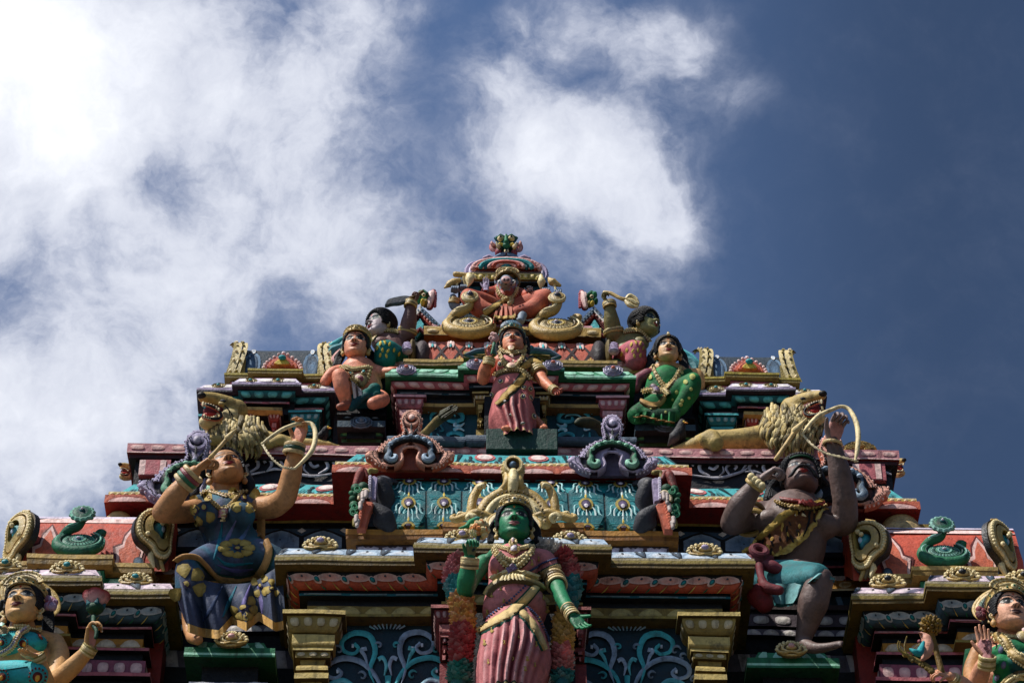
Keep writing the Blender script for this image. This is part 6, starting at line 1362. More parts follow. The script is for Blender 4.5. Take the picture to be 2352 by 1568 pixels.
F.tube(m_, [(520,1420,-.23),(420,1340,-.25),(300,1270,-.26),(190,1215,-.27)], [44,34,26,18], TW, 9); F.tube(m_, [(200,1220,-.27),(140,1180,-.28),(120,1120,-.29),(130,1070,-.3)], [16,12,9,7], TW, 7); F.tube(m_, [(200,1220,-.27),(150,1140,-.28),(150,1075,-.29)], [14,9,6], TW, 7); F.tube(m_, [(230,1235,-.27),(200,1150,-.28),(215,1060,-.29),(228,1015,-.3)], [14,10,9,8], TW, 7); F.tube(m_, [(300,1270,-.26),(280,1200,-.28),(340,1130,-.3),(360,1110,-.3)], [10,7,6,5], TW, 6)
for i in range(40): t = random.random(); m_.ball(F.p(520-330*t+random.uniform(-26,26)*(1-t*.5), 1425-210*t+random.uniform(-26,26)*(1-t*.5), -.26), .010, mixc(TW,'brownd',random.random()*.5), n=6, m=4)
m_.build('branch', q, M_PLA)
q = empty('perched_bird', tuple(F.p(450,1250,-.26)), 'pink bird figure with a turquoise wing beside the brown bananas', 'bird figure'); m_ = MB()
F.limb([(400,985,-.27),(455,1040,-.27),(475,1130,-.27),(460,1220,-.27),(410,1290,-.27)], [26,62,72,58,20], H('d89a80'), m_); F.limb([(395,985,-.28),(370,972,-.29)], [20,6], H('c08068'), m_); m_.build('bird_body', q, M_PLA); m_ = MB()
F.limb([(425,1085,-.31),(395,1170,-.32),(370,1215,-.33),(320,1195,-.34),(268,1165,-.34)], [20,42,44,34,14], 'teal', m_); m_.build('wing', q, M_PLA); m_ = MB(); F.ball((378,1075,-.3), (26,22,26), 'maroon', m_); F.ball((380,1120,-.3), (20,18,30), 'goldd', m_); m_.build('claw', q, M_PLA)
# =================================================================== upper figures
kc = K(717.8,689.1,3.9011)
# ---- pink sari goddess in the second storey niche
F = Fig('goddess_statue', 'goddess statue in a pink sari standing on the dark green pedestal, holding a flower bud', 'statue', k4, 1190, 1386, .47)
SK = H('d2805c')
F.limb([(1183,830,.0),(1183,880,.02)], [56,62], SK); F.ball((1183,915,.03), (130,90,70), SK)
F.limb([(1070,930,.03),(1000,1000,.0),(978,1045,-.04)], [44,44,42], SK); F.limb([(978,1045,-.04),(990,980,-.08),(1016,905,-.12)], [46,46,33], SK)
F.limb([(1320,940,.03),(1360,1000,.0),(1385,1050,-.04)], [48,46,40], SK); F.limb([(1385,1050,-.04),(1425,1090,-.07),(1468,1120,-.1)], [40,36,27], SK)
F.limb([(1183,900,.04),(1183,1040,.05),(1190,1150,.05)],[90,90,100],SK); F.limb([(1140,1150,.05),(1140,1290,.05),(1140,1380,.03),(1145,1384,-.12)],[50,40,34,26],SK); F.limb([(1240,1150,.05),(1300,1290,.05),(1385,1375,.03),(1396,1378,-.08)],[50,40,34,26],SK); b_ = F.body(.007)
SR, SRd, SRl = H('cc7672'), H('7c2c34'), H('e8b0a8'); T_ = MB()
F.limb([(1183,945,.03),(1180,975,.0),(1178,1020,.03),(1180,1090,.0),(1182,1150,.0)], [96,118,106,140,158], SR, T_, 20)
for sx in (-56,58): F.ball((1180+sx,955,-.07), (58,52,52), SR, T_)
F.ball((1305,925,.03), (62,44,44), H('173a4a'), T_); F.limb([(1310,930,.03),(1352,985,.0)], [54,52], H('14303e'), T_)
torso = remesh(T_, .009, 4)
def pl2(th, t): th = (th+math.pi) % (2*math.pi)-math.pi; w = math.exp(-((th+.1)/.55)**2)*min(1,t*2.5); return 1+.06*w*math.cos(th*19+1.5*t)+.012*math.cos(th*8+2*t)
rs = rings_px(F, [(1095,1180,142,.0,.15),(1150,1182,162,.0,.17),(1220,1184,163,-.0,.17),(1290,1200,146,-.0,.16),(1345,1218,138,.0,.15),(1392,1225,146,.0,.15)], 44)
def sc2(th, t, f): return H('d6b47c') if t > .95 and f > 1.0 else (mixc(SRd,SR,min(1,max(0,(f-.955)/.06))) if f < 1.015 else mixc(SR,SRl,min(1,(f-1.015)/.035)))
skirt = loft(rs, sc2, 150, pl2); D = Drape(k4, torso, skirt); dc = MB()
for x, y, rx, ry in ((1095,940,15,18),(1275,905,15,16),(1100,1060,18,14),(1255,1100,20,14),(1300,1110,16,18),(1250,1165,20,18),(1305,1170,14,20),(1325,1300,16,22),(1040,1150,14,18),(1130,1200,10,14),(1170,1290,8,12),(1250,1350,14,10)):
    D.dot(dc, x, y, rx, ry, 'goldl', 'cream', -.3, .004, .002); D.dot(dc, x, y, rx*.72, ry*.72, H('14283c'), 'slate', -.3, .007, .002); D.dot(dc, x, y, rx*.35, ry*.35, 'white', 'white', -.3, .010, .002, 8)
for pts, w in (([(1395,950),(1330,920),(1270,950),(1225,985)], [50,54,54,50]), ([(1262,1015),(1220,1075),(1165,1130),(1115,1185),(1075,1220)], [64,64,56,50,30])):
    D.band(dc, pts, [a+18 for a in w], H('103a34'), None, .004, 36, .001); D.band(dc, pts, w, H('bb9a55'), 'goldd', .009, 36, .004)
gd = MB(); D2 = Drape(k4, torso, b_)
for pts, w, l in (([(1092,848),(1105,900),(1140,950),(1175,975),(1215,950),(1250,900),(1262,852)], [28,36,42,44,42,36,28], .012), ([(1095,852),(1175,872),(1260,855)], [26,34,26], .02)): D2.band(gd, pts, w, 'gold', 'goldd', l, 36, .010, beads='goldl', brad=.008)
for y in (866,915,950): D2.dot(gd, 1174, y, 17, 14, 'goldl', 'pink', 0, .035, .008)
D.band(gd, [(1055,1030),(1100,1000),(1180,985),(1250,1000),(1300,1055)], [30,34,40,34,26], 'gold', 'goldd', .016, 36, .012, beads='goldl', brad=.008); D.dot(gd, 1178, 985, 28, 18, 'goldl', 'pink', 0, .035, .01)
fr = F.frame(1183, 800, -.02, 82, -3, 3, -2); hb = MB()
head(hb, fr, H('dc8e68'), dict(bindi='coral', lips=H('9a1c1e'), eye=1.05, iris=H('20140e'), cheek=H('e89a74'), stud=H('2a6a4a')))
hand(hb, F.p(1018,898,-.125), F.p(1030,800,-.15)-F.p(1018,898,-.125), A(.35,-.9,.1), 120*F.m, SK, H('d87a78'), thumb=-1, curl=[.7,.6,.35,.3], tcurl=.4, tout=.6, wr=.2)
hand(hb, F.p(1468,1120,-.1), F.p(1540,1180,-.14)-F.p(1468,1120,-.1), A(-.3,-.7,.4), 120*F.m, H('b8604c'), None, thumb=-1, curl=.55, tcurl=.4, tout=.6, wr=.2)
for i in range(8): hb.ball(F.p(1120+i*4,1384,-.14), .014, SK, n=8, m=6); hb.ball(F.p(1385+i*3,1380,-.1), .014, SK, n=8, m=6)
MB().join(b_).join(hb).build('body', F.root, M_SKIN, 0, False); torso.join(skirt).join(dc).build('sari', F.root, M_CLOTH, 40, False); gd.build('necklace', F.root, M_GOLD)
hr = MB(); hair_cap(hr, fr)
for s_ in (-1,1):
    for j in range(3): F.tube(hr, [(1183+s_*(84+j*6),760,.02),(1183+s_*(92+j*8),820,.04),(1183+s_*(90+j*9),880,.05)], [12,15,8], 'hair')
hr.build('hair', F.root, M_HAIR)
cr = MB(); crown(cr, fr, h=.45, gem='teal', fan=0, base=.5, bandh=.26, c=('gold',H('5a8a80'),'goldd'))
for a in np.linspace(-1.3,1.3,11): cr.ball(F.p(1172+math.sin(a)*50,692-math.cos(a)*26,.05), (.022,.016,.024), 'slate' if int(a*9) % 2 else H('3a6a80'), n=9, m=7)
cr.build('crown', F.root, M_GOLD)
for s_ in (-1,1): m_ = MB(); earring(m_, fr, s_, 'gold', .26); m_.build('earring', F.root, M_GOLD)
for a, b, r, n_ in (((1012,945,-.11),(1018,905,-.122),40,5),((1452,1108,-.095),(1472,1124,-.1),32,4),((1340,985,.0),(1362,1010,-.005),58,3)): m_ = MB(); F.bangles(m_, a, b, r, n_, ['gold','goldl']); m_.build('bangle', F.root, M_GOLD)
q = empty('flower_bud', tuple(F.p(1045,850,-.16)), 'pale pink bud on a green stem in the raised hand of the pink sari goddess', 'flower'); m_ = MB(); F.ball((1052,772,-.16), (27,25,32), 'pink', m_)
for i in range(14): a = i*2.4; m_.ball(F.p(1052,765-(i % 4)*7,-.16)+A(math.cos(a)*22,math.sin(a)*20,0)*F.m, .012, mixc('pink','white',random.random()*.5), n=6, m=5)
m_.build('bloom', q, M_PLA); m_ = MB(); F.tube(m_, [(1054,795,-.16),(1046,830,-.17),(1036,868,-.17)], [13,10,8], 'green'); m_.build('stem', q, M_PLA)
# ---- generic seated body pieces
def necklace(F, k, mbs, name, U, w, pend=None, c='gold'):
    gd = MB(); D = Drape(k, *mbs); D.band(gd, U, w, c, 'goldd', .012, 40, .010, beads='goldl', brad=.008)
    for x, y, r, cc in pend or []: D.dot(gd, x, y, r, r, 'goldd', 'goldl', 0, .02, .014, 16); D.dot(gd, x, y, r*.5, r*.5, cc, cc, 0, .038, .008)
    return gd
# peach coloured seated man
F = Fig('seated_statue', 'peach skinned seated statue in a gold cap with green cloth in his lap', 'statue', k0, 1960, 835, .86); SK = H('dc8a6a')
F.limb([(1932,470,.0),(1935,530,.02)], [58,66], SK); F.limb([(1945,580,.03),(1975,640,.03),(2010,720,.04)], [132,128,120], SK, None, 20); F.ball((1900,590,-.02),(70,52,48),SK); F.ball((2020,600,-.02),(70,52,48),SK)
F.limb([(1830,570,.03),(1770,590,.02),(1720,650,.03)], [44,42,36], SK); F.limb([(2060,570,.03),(2130,585,.0),(2190,572,-.03)], [46,40,28], SK); F.limb([(2170,565,-.02),(2235,555,-.04)], [24,12], H('b0583c'))
F.limb([(1930,740,.02),(1860,660,-.1),(1822,605,-.18)], [76,70,52], SK); F.limb([(1822,605,-.18),(1840,690,-.16),(1872,800,-.1)], [56,56,40], SK); F.limb([(1880,812,-.12),(1820,822,-.14)], [34,26], H('8a4a34'))
F.limb([(2060,740,.0),(2120,770,-.06),(2050,800,-.1)], [58,52,44], SK)
b_ = F.body(.007); T_ = MB(); F.limb([(1930,780,-.02),(2000,770,-.06),(2100,790,-.05)], [60,66,56], H('0f4a50'), T_); F.ball((2065,690,-.1),(46,36,36),H('116058'),T_); F.ball((2010,720,-.1),(30,28,26),H('116058'),T_); F.ball((2085,725,-.1),(30,22,28),H('116058'),T_); F.limb([(2010,740,-.1),(1940,790,-.12),(1905,830,-.12)],[24,32,28],H('0d3c40'),T_)
cl = remesh(T_, .009, 3); ck = curtain(F, [(1905,640),(1950,680),(2000,730)], [(1920,760),(1960,770),(2010,760)], [-.17,-.13,-.1], [-.13,-.12,-.11], 2, 30, 10, .012, H('8a9a8c'), 'white', H('5c3a3a'))
fr = F.frame(1936, 407, -.02, 86, -4, 0, 1); hb = MB(); head(hb, fr, H('e09a78'), dict(bindi='red', lips=H('9a2a22'), eye=1.12, browt=.05, iris=H('2c2016'), lid=H('10201c'), cheek=H('e8a07c')))
MB().join(b_).join(hb).build('body', F.root, M_SKIN, 0, False); cl.join(ck).build('lap_cloth', F.root, M_CLOTH, 0, False)
necklace(F, k0, [b_], 'n', [(1842,548),(1872,600),(1930,648),(1970,668),(2010,630),(2040,548)], [34,40,44,50,44,34], [(1972,645,44,'rosed'),(1925,605,14,'teal'),(1990,600,14,'teal')]).build('necklace', F.root, M_GOLD)
m_ = necklace(F, k0, [b_], 'c', [(1860,550),(1930,566),(2025,550)], [28,34,28]); m_.build('collar', F.root, M_GOLD)
hr = MB(); hair_cap(hr, fr)
for s_ in (-1,1):
    for j in range(5): F.tube(hr, [(1936+s_*(84+j*3),400+j*8,.03),(1936+s_*(92+j*7),470,.06),(1936+s_*(112+j*10),528+j*3,.06)], [16,22,12], 'hair')
hr.build('hair', F.root, M_HAIR); cr = MB(); crown(cr, fr, h=.62, gem='olive', fan=0, base=.48, bandh=.34, c=('gold','goldl','gold')); cr.build('crown', F.root, M_GOLD)
for s_ in (-1,1): m_ = MB(); earring(m_, fr, s_, 'gold', .26, 1, .13); m_.build('earring', F.root, M_GOLD)
def halo(F, cx, cy, s_, Y):
    m_ = MB(); P = lambda x, y, d=0: F.p(cx+s_*x, cy+y, Y+d)
    m_.tube(bez([P(30,-20),P(45,10),P(75,25),P(115,45),P(140,90),P(120,130),P(60,110)],30), list(lin([20*F.m,34*F.m,40*F.m,42*F.m,36*F.m,22*F.m],30)), H('4a8a90'), 8); m_.tube(bez([P(30,20,-.04),P(70,50,-.04),P(100,90,-.04),P(80,116,-.04),P(50,80,-.04)],20), [16*F.m]*20, 'pink', 7); m_.tube(bez([P(10,50,-.03),P(50,80,-.03),P(90,120,-.03)],12), [16*F.m]*12, 'ink', 7)
    for q in bez([P(30,-50),P(70,-30),P(110,-5),P(150,35),P(180,90)],20): m_.ball(q, .014, 'aqua', n=7, m=5)
    m_.build('halo_crest', F.root, M_PLA)
halo(F, 1880, 400, -1, .12)
# green sari seated woman
F = Fig('seated_statue', 'seated woman statue in a yellow dotted green sari with a long gold necklace', 'statue', k5, 420, 930, .86); SK = H('c89a62')
F.limb([(412,490,.0),(410,545,.02)], [58,64], SK); F.ball((412,570,.03),(140,50,60),SK); F.limb([(280,600,.03),(210,640,.03),(190,700,.03)], [50,46,38], H('7a3444')); F.limb([(540,600,.03),(620,600,.02),(640,680,.03)], [46,42,36], SK)
b_ = F.body(.007); GR, GRd, GRl = H('176a3a'), H('0b3a22'), H('3a9a58'); T_ = MB()
F.limb([(412,645,.03),(400,680,.02),(370,760,.03)], [130,140,130], GR, T_, 20); F.ball((350,640,-.03),(66,60,56),GR,T_); F.ball((470,640,-.03),(66,60,56),GR,T_); F.ball((560,600,.02),(56,44,50),GR,T_)
F.limb([(430,790,.0),(520,700,-.1),(592,635,-.17)], [90,84,58], GR, T_); F.limb([(592,640,-.17),(570,720,-.15),(490,840,-.1)], [60,66,54], GR, T_); F.limb([(360,800,.0),(270,850,-.08),(200,880,-.1)], [90,84,70], GR, T_); F.limb([(220,860,-.1),(340,890,-.12),(460,880,-.12)], [60,60,50], GRd, T_)
torso = remesh(T_, .009, 4)
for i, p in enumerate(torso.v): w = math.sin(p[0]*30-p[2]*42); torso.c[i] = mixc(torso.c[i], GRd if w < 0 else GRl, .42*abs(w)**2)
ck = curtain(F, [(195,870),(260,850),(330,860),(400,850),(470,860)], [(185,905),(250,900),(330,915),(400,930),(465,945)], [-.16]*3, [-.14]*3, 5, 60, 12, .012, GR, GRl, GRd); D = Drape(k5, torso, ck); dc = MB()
for x, y, r in ((293,615,18),(290,570,12),(585,615,20),(540,650,16),(480,720,14),(515,780,12),(575,700,12),(510,585,14),(490,610,12),(440,640,8),(330,700,8),(560,760,10),(505,805,14),(450,770,10),(350,800,10),(300,830,10),(400,860,10)): D.dot(dc, x, y, r, r*1.05, mixc(H('b8b860'),'green',.2), H('c8c878'), 0, .004, .003, 10)
for pts, w in (([(215,775),(260,800),(310,815),(360,800),(400,745)], [26,44,56,50,34]), ([(190,890),(250,885),(330,905),(400,920),(465,935)], [12]*5)): D.band(dc, pts, w, H('c0965a'), 'goldd', .008, 36, .006)
MB().join(torso).join(ck).join(dc).build('sari', F.root, M_CLOTH, 40, False)
gd = necklace(F, k5, [torso, b_], 'n', [(318,545),(335,600),(370,660),(400,690),(440,655),(480,600),(505,548)], [26,34,40,48,40,34,26]); D = Drape(k5, torso); D.band(gd, [(205,740),(260,715),(330,705),(400,715),(430,740)], [22,46,60,50,24], 'gold', 'goldd', .014, 36, .014, beads='goldl', brad=.008)
for y in (698,742): D.dot(gd, 330, y, 20, 16, 'goldd', 'purp', 0, .035, .012)
gd.build('necklace', F.root, M_GOLD)
fr = F.frame(412, 441, -.02, 80, 2, 0, 0); hb = MB(); head(hb, fr, H('d4a878'), dict(bindi='red', lips=H('9c2a26'), browt=.045, eye=1.05, iris=H('2c2824'))); MB().join(b_).join(hb).build('body', F.root, M_SKIN, 0, False)
hr = MB(); hair_cap(hr, fr, vol=.14, line=(.60,.70,-.2))
for s_ in (-1,1):
    for j in range(6): F.tube(hr, [(412+s_*(80+j*3),390+j*8,.03),(412+s_*(94+j*5),480,.06),(412+s_*(100+j*8),560+j*4,.06)], [16,24,14], 'hair')
hr.build('hair', F.root, M_HAIR); m_ = MB(); m_.ball(fr(0,.86,.66), .11*fr.u, 'goldl', n=10, m=8); m_.ball(fr(0,.80,.80), .09*fr.u, 'gold', n=10, m=8); m_.build('hair_jewel', F.root, M_GOLD)
for s_ in (-1,1): m_ = MB(); earring(m_, fr, s_, H('b07a3c'), .26, 1, .13); m_.build('earring', F.root, M_GOLD)
halo(F, 470, 480, 1, .12)
# ---- two fierce seated fighters
def fighter(m, label, SK, SKh, cloth, spot, yaw, px, hx, hy):
    "m mirrors the left figure about its own centre line"
    F = Fig('fighter_statue', label, 'statue', k4, px, 890, 1.04); X_ = (lambda x: x) if m > 0 else (lambda x: px+330-x)
    q = lambda x, y, d=0: (X_(x), y, d)
    F.limb([q(270,740),q(290,800,.02)], [60,70], SK); F.limb([q(330,780,.02),q(340,840,.02),q(350,900,.02)], [100,118,120], SK, None, 20); F.ball(q(270,800,-.05),(64,52,50),SK)
    F.limb([q(400,750,.03),q(440,745,.0),q(448,735,-.03)], [56,58,58], SK); F.limb([q(448,740,-.03),q(468,640,-.08),q(482,540,-.12)], [62,56,36], SK); b_ = F.body(.007)
    T_ = MB(); F.limb([q(390,900,.02),q(320,850,-.12),q(290,835,-.16)], [80,78,62], cloth, T_); F.limb([q(290,840,-.16),q(300,920,-.12)], [62,80], cloth, T_); cl = remesh(T_, .009, 3); D = Drape(k4, cl); dc = MB()
    for x, y, a in ((270,800,.2),(300,790,-.3),(330,805,.4),(250,830,.3),(285,845,0),(320,850,.5),(360,845,.2),(270,880,.2),(310,885,-.2),(395,870,.3)): D.dot(dc, X_(x), y, 8, 17, spot, None, a, .004, .003, 8)
    cl.join(dc).build('loincloth', F.root, M_CLOTH, 40, False)
    fr = F.frame(hx, hy, -.02, 84, yaw, 4, 0); hb = MB(); head(hb, fr, SKh, dict(lips=H('8a2a22'), eye=1.4, browt=.05, browz=.06, iris=H('24484c'), bindi='coral', lid=H('0a1212')))
    for s_ in (-1,1): hb.tube([fr(s_*.15,.96,-.50), fr(s_*.16,.98,-.58), fr(s_*.165,.94,-.66)], [.035*fr.u,.03*fr.u,.006*fr.u], 'white', 7)
    w0, w1 = F.p(*q(484,530,-.125)), F.p(*q(545,450,-.14)); hand(hb, w0, w1-w0, A(-.4*m,-.6,.5), 140*F.m, SK, None, thumb=1 if m > 0 else -1, curl=.95, tcurl=.5, tout=.5, wr=.2)
    MB().join(b_).join(hb).build('body', F.root, M_SKIN, 0, False); hr = MB(); hair_cap(hr, fr, vol=.17, line=(.60,.74,-.22), strands=.03); hr.build('hair', F.root, M_HAIR)
    gd = MB(); D = Drape(k4, b_); D.band(gd, [(X_(205),800),(X_(235),750),(X_(275),715),(X_(340),715),(X_(390),730)], [20,30,36,34,26], 'gold', 'goldd', .014, 34, .012, beads='goldl', brad=.007); gd.build('chest_strap', F.root, M_GOLD)
    for a, b, r, n_ in ((q(478,545,-.12),q(483,520,-.123),42,4),(q(450,722,-.035),q(453,708,-.04),62,3)): m_ = MB(); F.bangles(m_, a, b, r, n_, ['gold','goldd','goldl']); m_.build('armlet', F.root, M_GOLD)
    s_ = MB(); earring(s_, fr, 1 if yaw < 0 else -1, 'gold', .1); s_.build('earring', F.root, M_GOLD); return F
F = fighter(1, 'purple skinned fighter statue with a pale glaring face raising a curved knife', H('6c4c48'), H('b8a8ac'), H('1a7a70'), 'yellow', -48, 330, 272, 682)
q = empty('curved_knife', tuple(F.p(480,490,-.14)), 'dark curved knife in the raised fist of the purple skinned fighter', 'knife'); m_ = MB(); up = bez([(300,528),(312,500),(345,482),(400,470),(445,466),(470,470)],18); lo = bez([(470,500),(440,506),(400,518),(350,522),(318,530),(300,530)],18)
m_.slab([F.p(x,y,-.15) for x, y in up+lo[:-1]], (0,.025,0), H('3c4048'), 'slate', .006); m_.build('blade', q, M_PLA); m_ = MB(); F.tube(m_, [(465,486,-.14),(500,478,-.14),(560,440,-.14)], [13,14,12], 'brown'); m_.build('hilt', q, M_PLA)
F = fighter(-1, 'olive skinned fighter statue with bulging eyes and fangs raising a forked gold weapon', H('7c7244'), H('8f8c58'), H('b4606a'), H('c8a84c'), 48, 2000, 2090, 672)
q = empty('forked_weapon', tuple(F.p(1850,470,-.14)), 'gold forked weapon in the raised fist of the olive skinned fighter', 'weapon'); m_ = MB(); F.tube(m_, [(1810,445,-.14),(1860,455,-.15),(1920,485,-.16),(1970,500,-.16)], [12,14,13,16], 'gold'); m_.build('shaft', q, M_GOLD); m_ = MB()
for P in ([(1960,495),(1990,472),(2030,490),(2052,525)],[(1965,500),(2000,505),(2035,525),(2048,540)],[(1960,505),(1985,530),(2015,545),(2042,548)]): F.tube(m_, [(x,y,-.16) for x,y in P], [14,20,15,5], 'goldl')
m_.build('prongs', q, M_GOLD)
# ---- boar headed deity at the top
F = Fig('boar_headed_statue', 'boar headed many armed statue seated cross legged in orange robes at the summit', 'statue', k4, 1140, 650, 1.16); SK = H('7e8c9a'); SL = H('a898b0')
F.limb([(1140,430,.04),(1140,520,.04)], [92,110], H('b0503c'), None, 20); F.ball((1140,400,.0),(72,66,70),SK); F.limb([(1138,390,-.02),(1136,368,-.14),(1135,362,-.2)], [52,42,36], SK); F.ball((1135,360,-.225),(38,16,32),H('c49c98')); 
F.limb([(1060,440,.03),(1000,450,-.03),(995,425,-.08)], [40,40,26], H('b0503c')); F.limb([(1230,450,.03),(1290,470,-.04),(1300,440,-.1)], [38,38,26], H('b0503c'))
for s_, pts in ((-1,[(1060,450,.08),(900,520,.08),(800,570,.02)]),(-1,[(830,590,.0),(775,530,-.02),(770,480,-.04)]),(1,[(1230,460,.08),(1380,520,.08),(1440,540,.04)]),(1,[(1440,560,.04),(1490,520,.0),(1492,480,-.03)]),(-1,[(1000,480,.1),(880,480,.06),(845,440,.0)]),(1,[(1300,490,.1),(1390,490,.06),(1415,460,.0)])): F.limb(pts, [34,36,28], SK)
F.limb([(1255,560,-.14),(1250,600,-.16),(1235,645,-.17)], [38,34,30], SK); F.ball((1225,650,-.2),(34,40,20),SK)
b_ = F.body(.007); OR, ORd, ORl = H('b8604a'), H('742c22'), H('d48a70'); T_ = MB()
for s_ in (-1,1): F.limb([(1140+s_*60,570,.02),(1140+s_*190,520,-.08),(1140+s_*265,475,-.14)], [80,84,60], OR, T_); F.limb([(1140+s_*265,480,-.14),(1140+s_*180,560,-.15),(1140+s_*70,590,-.15)], [62,66,50], OR, T_)
F.ball((1140,590,-.05),(150,70,60),OR,T_); cl = remesh(T_, .009, 4)
for i, p in enumerate(cl.v): w = math.sin(p[0]*26+p[2]*40); cl.c[i] = mixc(cl.c[i], ORd if w < 0 else ORl, .42*abs(w)**2)
ck = curtain(F, [(1070,545),(1110,540),(1150,540),(1200,550)], [(1045,640),(1100,645),(1160,642),(1205,630)], [-.17]*3, [-.22]*3, 4, 50, 14, .02, OR, ORl, ORd); D = Drape(k4, cl, ck); dc = MB()
for pts, w in (([(985,590),(1030,565),(1075,535),(1110,510)],[58,54,46,36]),([(1048,622),(1100,627),(1160,624),(1203,613)],[30,32,32,28])): D.band(dc, pts, [a+12 for a in w], H('1c2c24'), None, .004, 24, .001); D.band(dc, pts, w, 'gold', 'goldd', .009, 24, .004)
MB().join(cl).join(ck).join(dc).build('robe', F.root, M_CLOTH, 40, False)
hb = MB(); 
for s_ in (-1,1):
    hb.ball(F.p(1135+s_*12,358,-.245), (9*F.m,6*F.m,12*F.m), H('2c1416'), n=10, m=8); hb.ball(F.p(1140+s_*48,372,-.10), (16*F.m,10*F.m,12*F.m), 'white', n=10, m=8); hb.ball(F.p(1140+s_*48,373,-.118), (9*F.m,6*F.m,9*F.m), 'ink', n=8, m=6); hb.ball(F.p(1140+s_*70,370,.0), (16*F.m,14*F.m,34*F.m), SK, n=10, m=8); hb.tube([F.p(1140+s_*44,395,-.14),F.p(1140+s_*54,385,-.17),F.p(1140+s_*58,372,-.17)], [7*F.m,6*F.m,2*F.m], 'white', 6)
hb.tube([F.p(1090,398,-.08),F.p(1110,388,-.15),F.p(1135,392,-.2),F.p(1160,388,-.15),F.p(1185,398,-.08)], 5*F.m, H('1c2428'), 6)
hand(hb, F.p(997,430,-.09), F.p(1000,330,-.1)-F.p(997,430,-.09), A(0,-1,0), 110*F.m, SL, H('b0a0bc'), thumb=-1, curl=.08, tcurl=.1, tout=.6, spread=.06, wr=.22)
hand(hb, F.p(1300,445,-.1), F.p(1300,395,-.22)-F.p(1300,445,-.1), A(0,-.4,.9), 95*F.m, SK, SL, thumb=1, curl=.2, wr=.22)
for x, y, d in ((785,430,-.05),(848,420,-.03),(1412,440,-.02),(1492,455,-.04)):
    hb.ball(F.p(x,y,d), (28*F.m,24*F.m,30*F.m), SK, n=12, m=9)
    for j in range(4): hb.tube(bez([F.p(x-24+j*14,y+12,d-.03),F.p(x-22+j*14,y-14,d-.06),F.p(x-18+j*13,y-26,d-.02)],7), [8*F.m]*7, H('6a7a8e'), 7)
    hb.tube([F.p(x+26,y+10,d-.02),F.p(x+20,y-12,d-.06)], 8*F.m, SK, 7)
MB().join(b_).join(hb).build('body', F.root, M_SKIN, 0, False)
fr = F.frame(1142, 402, .0, 74, 0, 0, 0); cr = MB(); crown(cr, fr, h=.5, base=.42, bandh=.3, gem='goldl', fan=.72); cr.build('crown', F.root, M_GOLD)
gd = necklace(F, k4, [b_], 'n', [(1075,420),(1085,455),(1120,485),(1145,492),(1175,482),(1200,452),(1208,420)], [26,30,34,38,34,30,26]); D = Drape(k4, b_, cl); D.band(gd, [(1100,505),(1140,492),(1180,500),(1165,530),(1145,540)], [24,34,26,20,16], 'gold', 'goldl', .02, 24, .014, beads='goldl', brad=.008); gd.build('necklace', F.root, M_GOLD)
m_ = MB(); F.bangles(m_, (772,520,-.03),(778,490,-.04),32,4,['gold','goldl']); m_.build('bangle', F.root, M_GOLD)
for nm, lb, cat, parts in (('hammer','gold hammer raised by the boar headed statue','hammer',[([(862,425,-.06),(840,350,-.08),(850,320,-.08)],[9,10,10]),([(785,322,-.08),(830,325,-.08),(905,330,-.08)],[20,18,16])]),('mace','gold paddle shaped mace, leftmost of the weapons held by the boar headed statue','mace',[([(795,425,-.07),(790,390,-.08),(812,350,-.08)],[8,8,8]),([(708,412,-.08),(740,388,-.08),(780,370,-.08),(815,360,-.08)],[6,26,26,14])]),('conch','gold conch between the hammer and the raised palm of the boar headed statue','conch',[([(868,400,-.1),(880,360,-.1),(885,330,-.1),(925,355,-.1)],[8,32,26,4])]),('gold_club','gold fish shaped club upright beside the summit roof','club',[([(1380,412,-.06),(1378,375,-.07),(1374,332,-.07)],[14,30,14])]),('axe','gold axe head, rightmost of the weapons held by the boar headed statue','axe',[([(1482,480,-.07),(1475,420,-.08),(1462,385,-.08)],[10,9,10]),([(1430,350,-.08),(1455,375,-.08),(1505,400,-.08)],[10,32,12])])):
    q = empty(nm, tuple(F.p(*parts[0][0][0])), lb, cat)
    for i, (P, r) in enumerate(parts): m_ = MB(); F.tube(m_, P, r, 'gold' if i else 'goldl', 10, 14); m_.build('shaft' if i == 0 and len(parts) > 1 else 'head' if len(parts) > 1 else 'shell' if nm == 'conch' else 'club_body', q, M_GOLD)
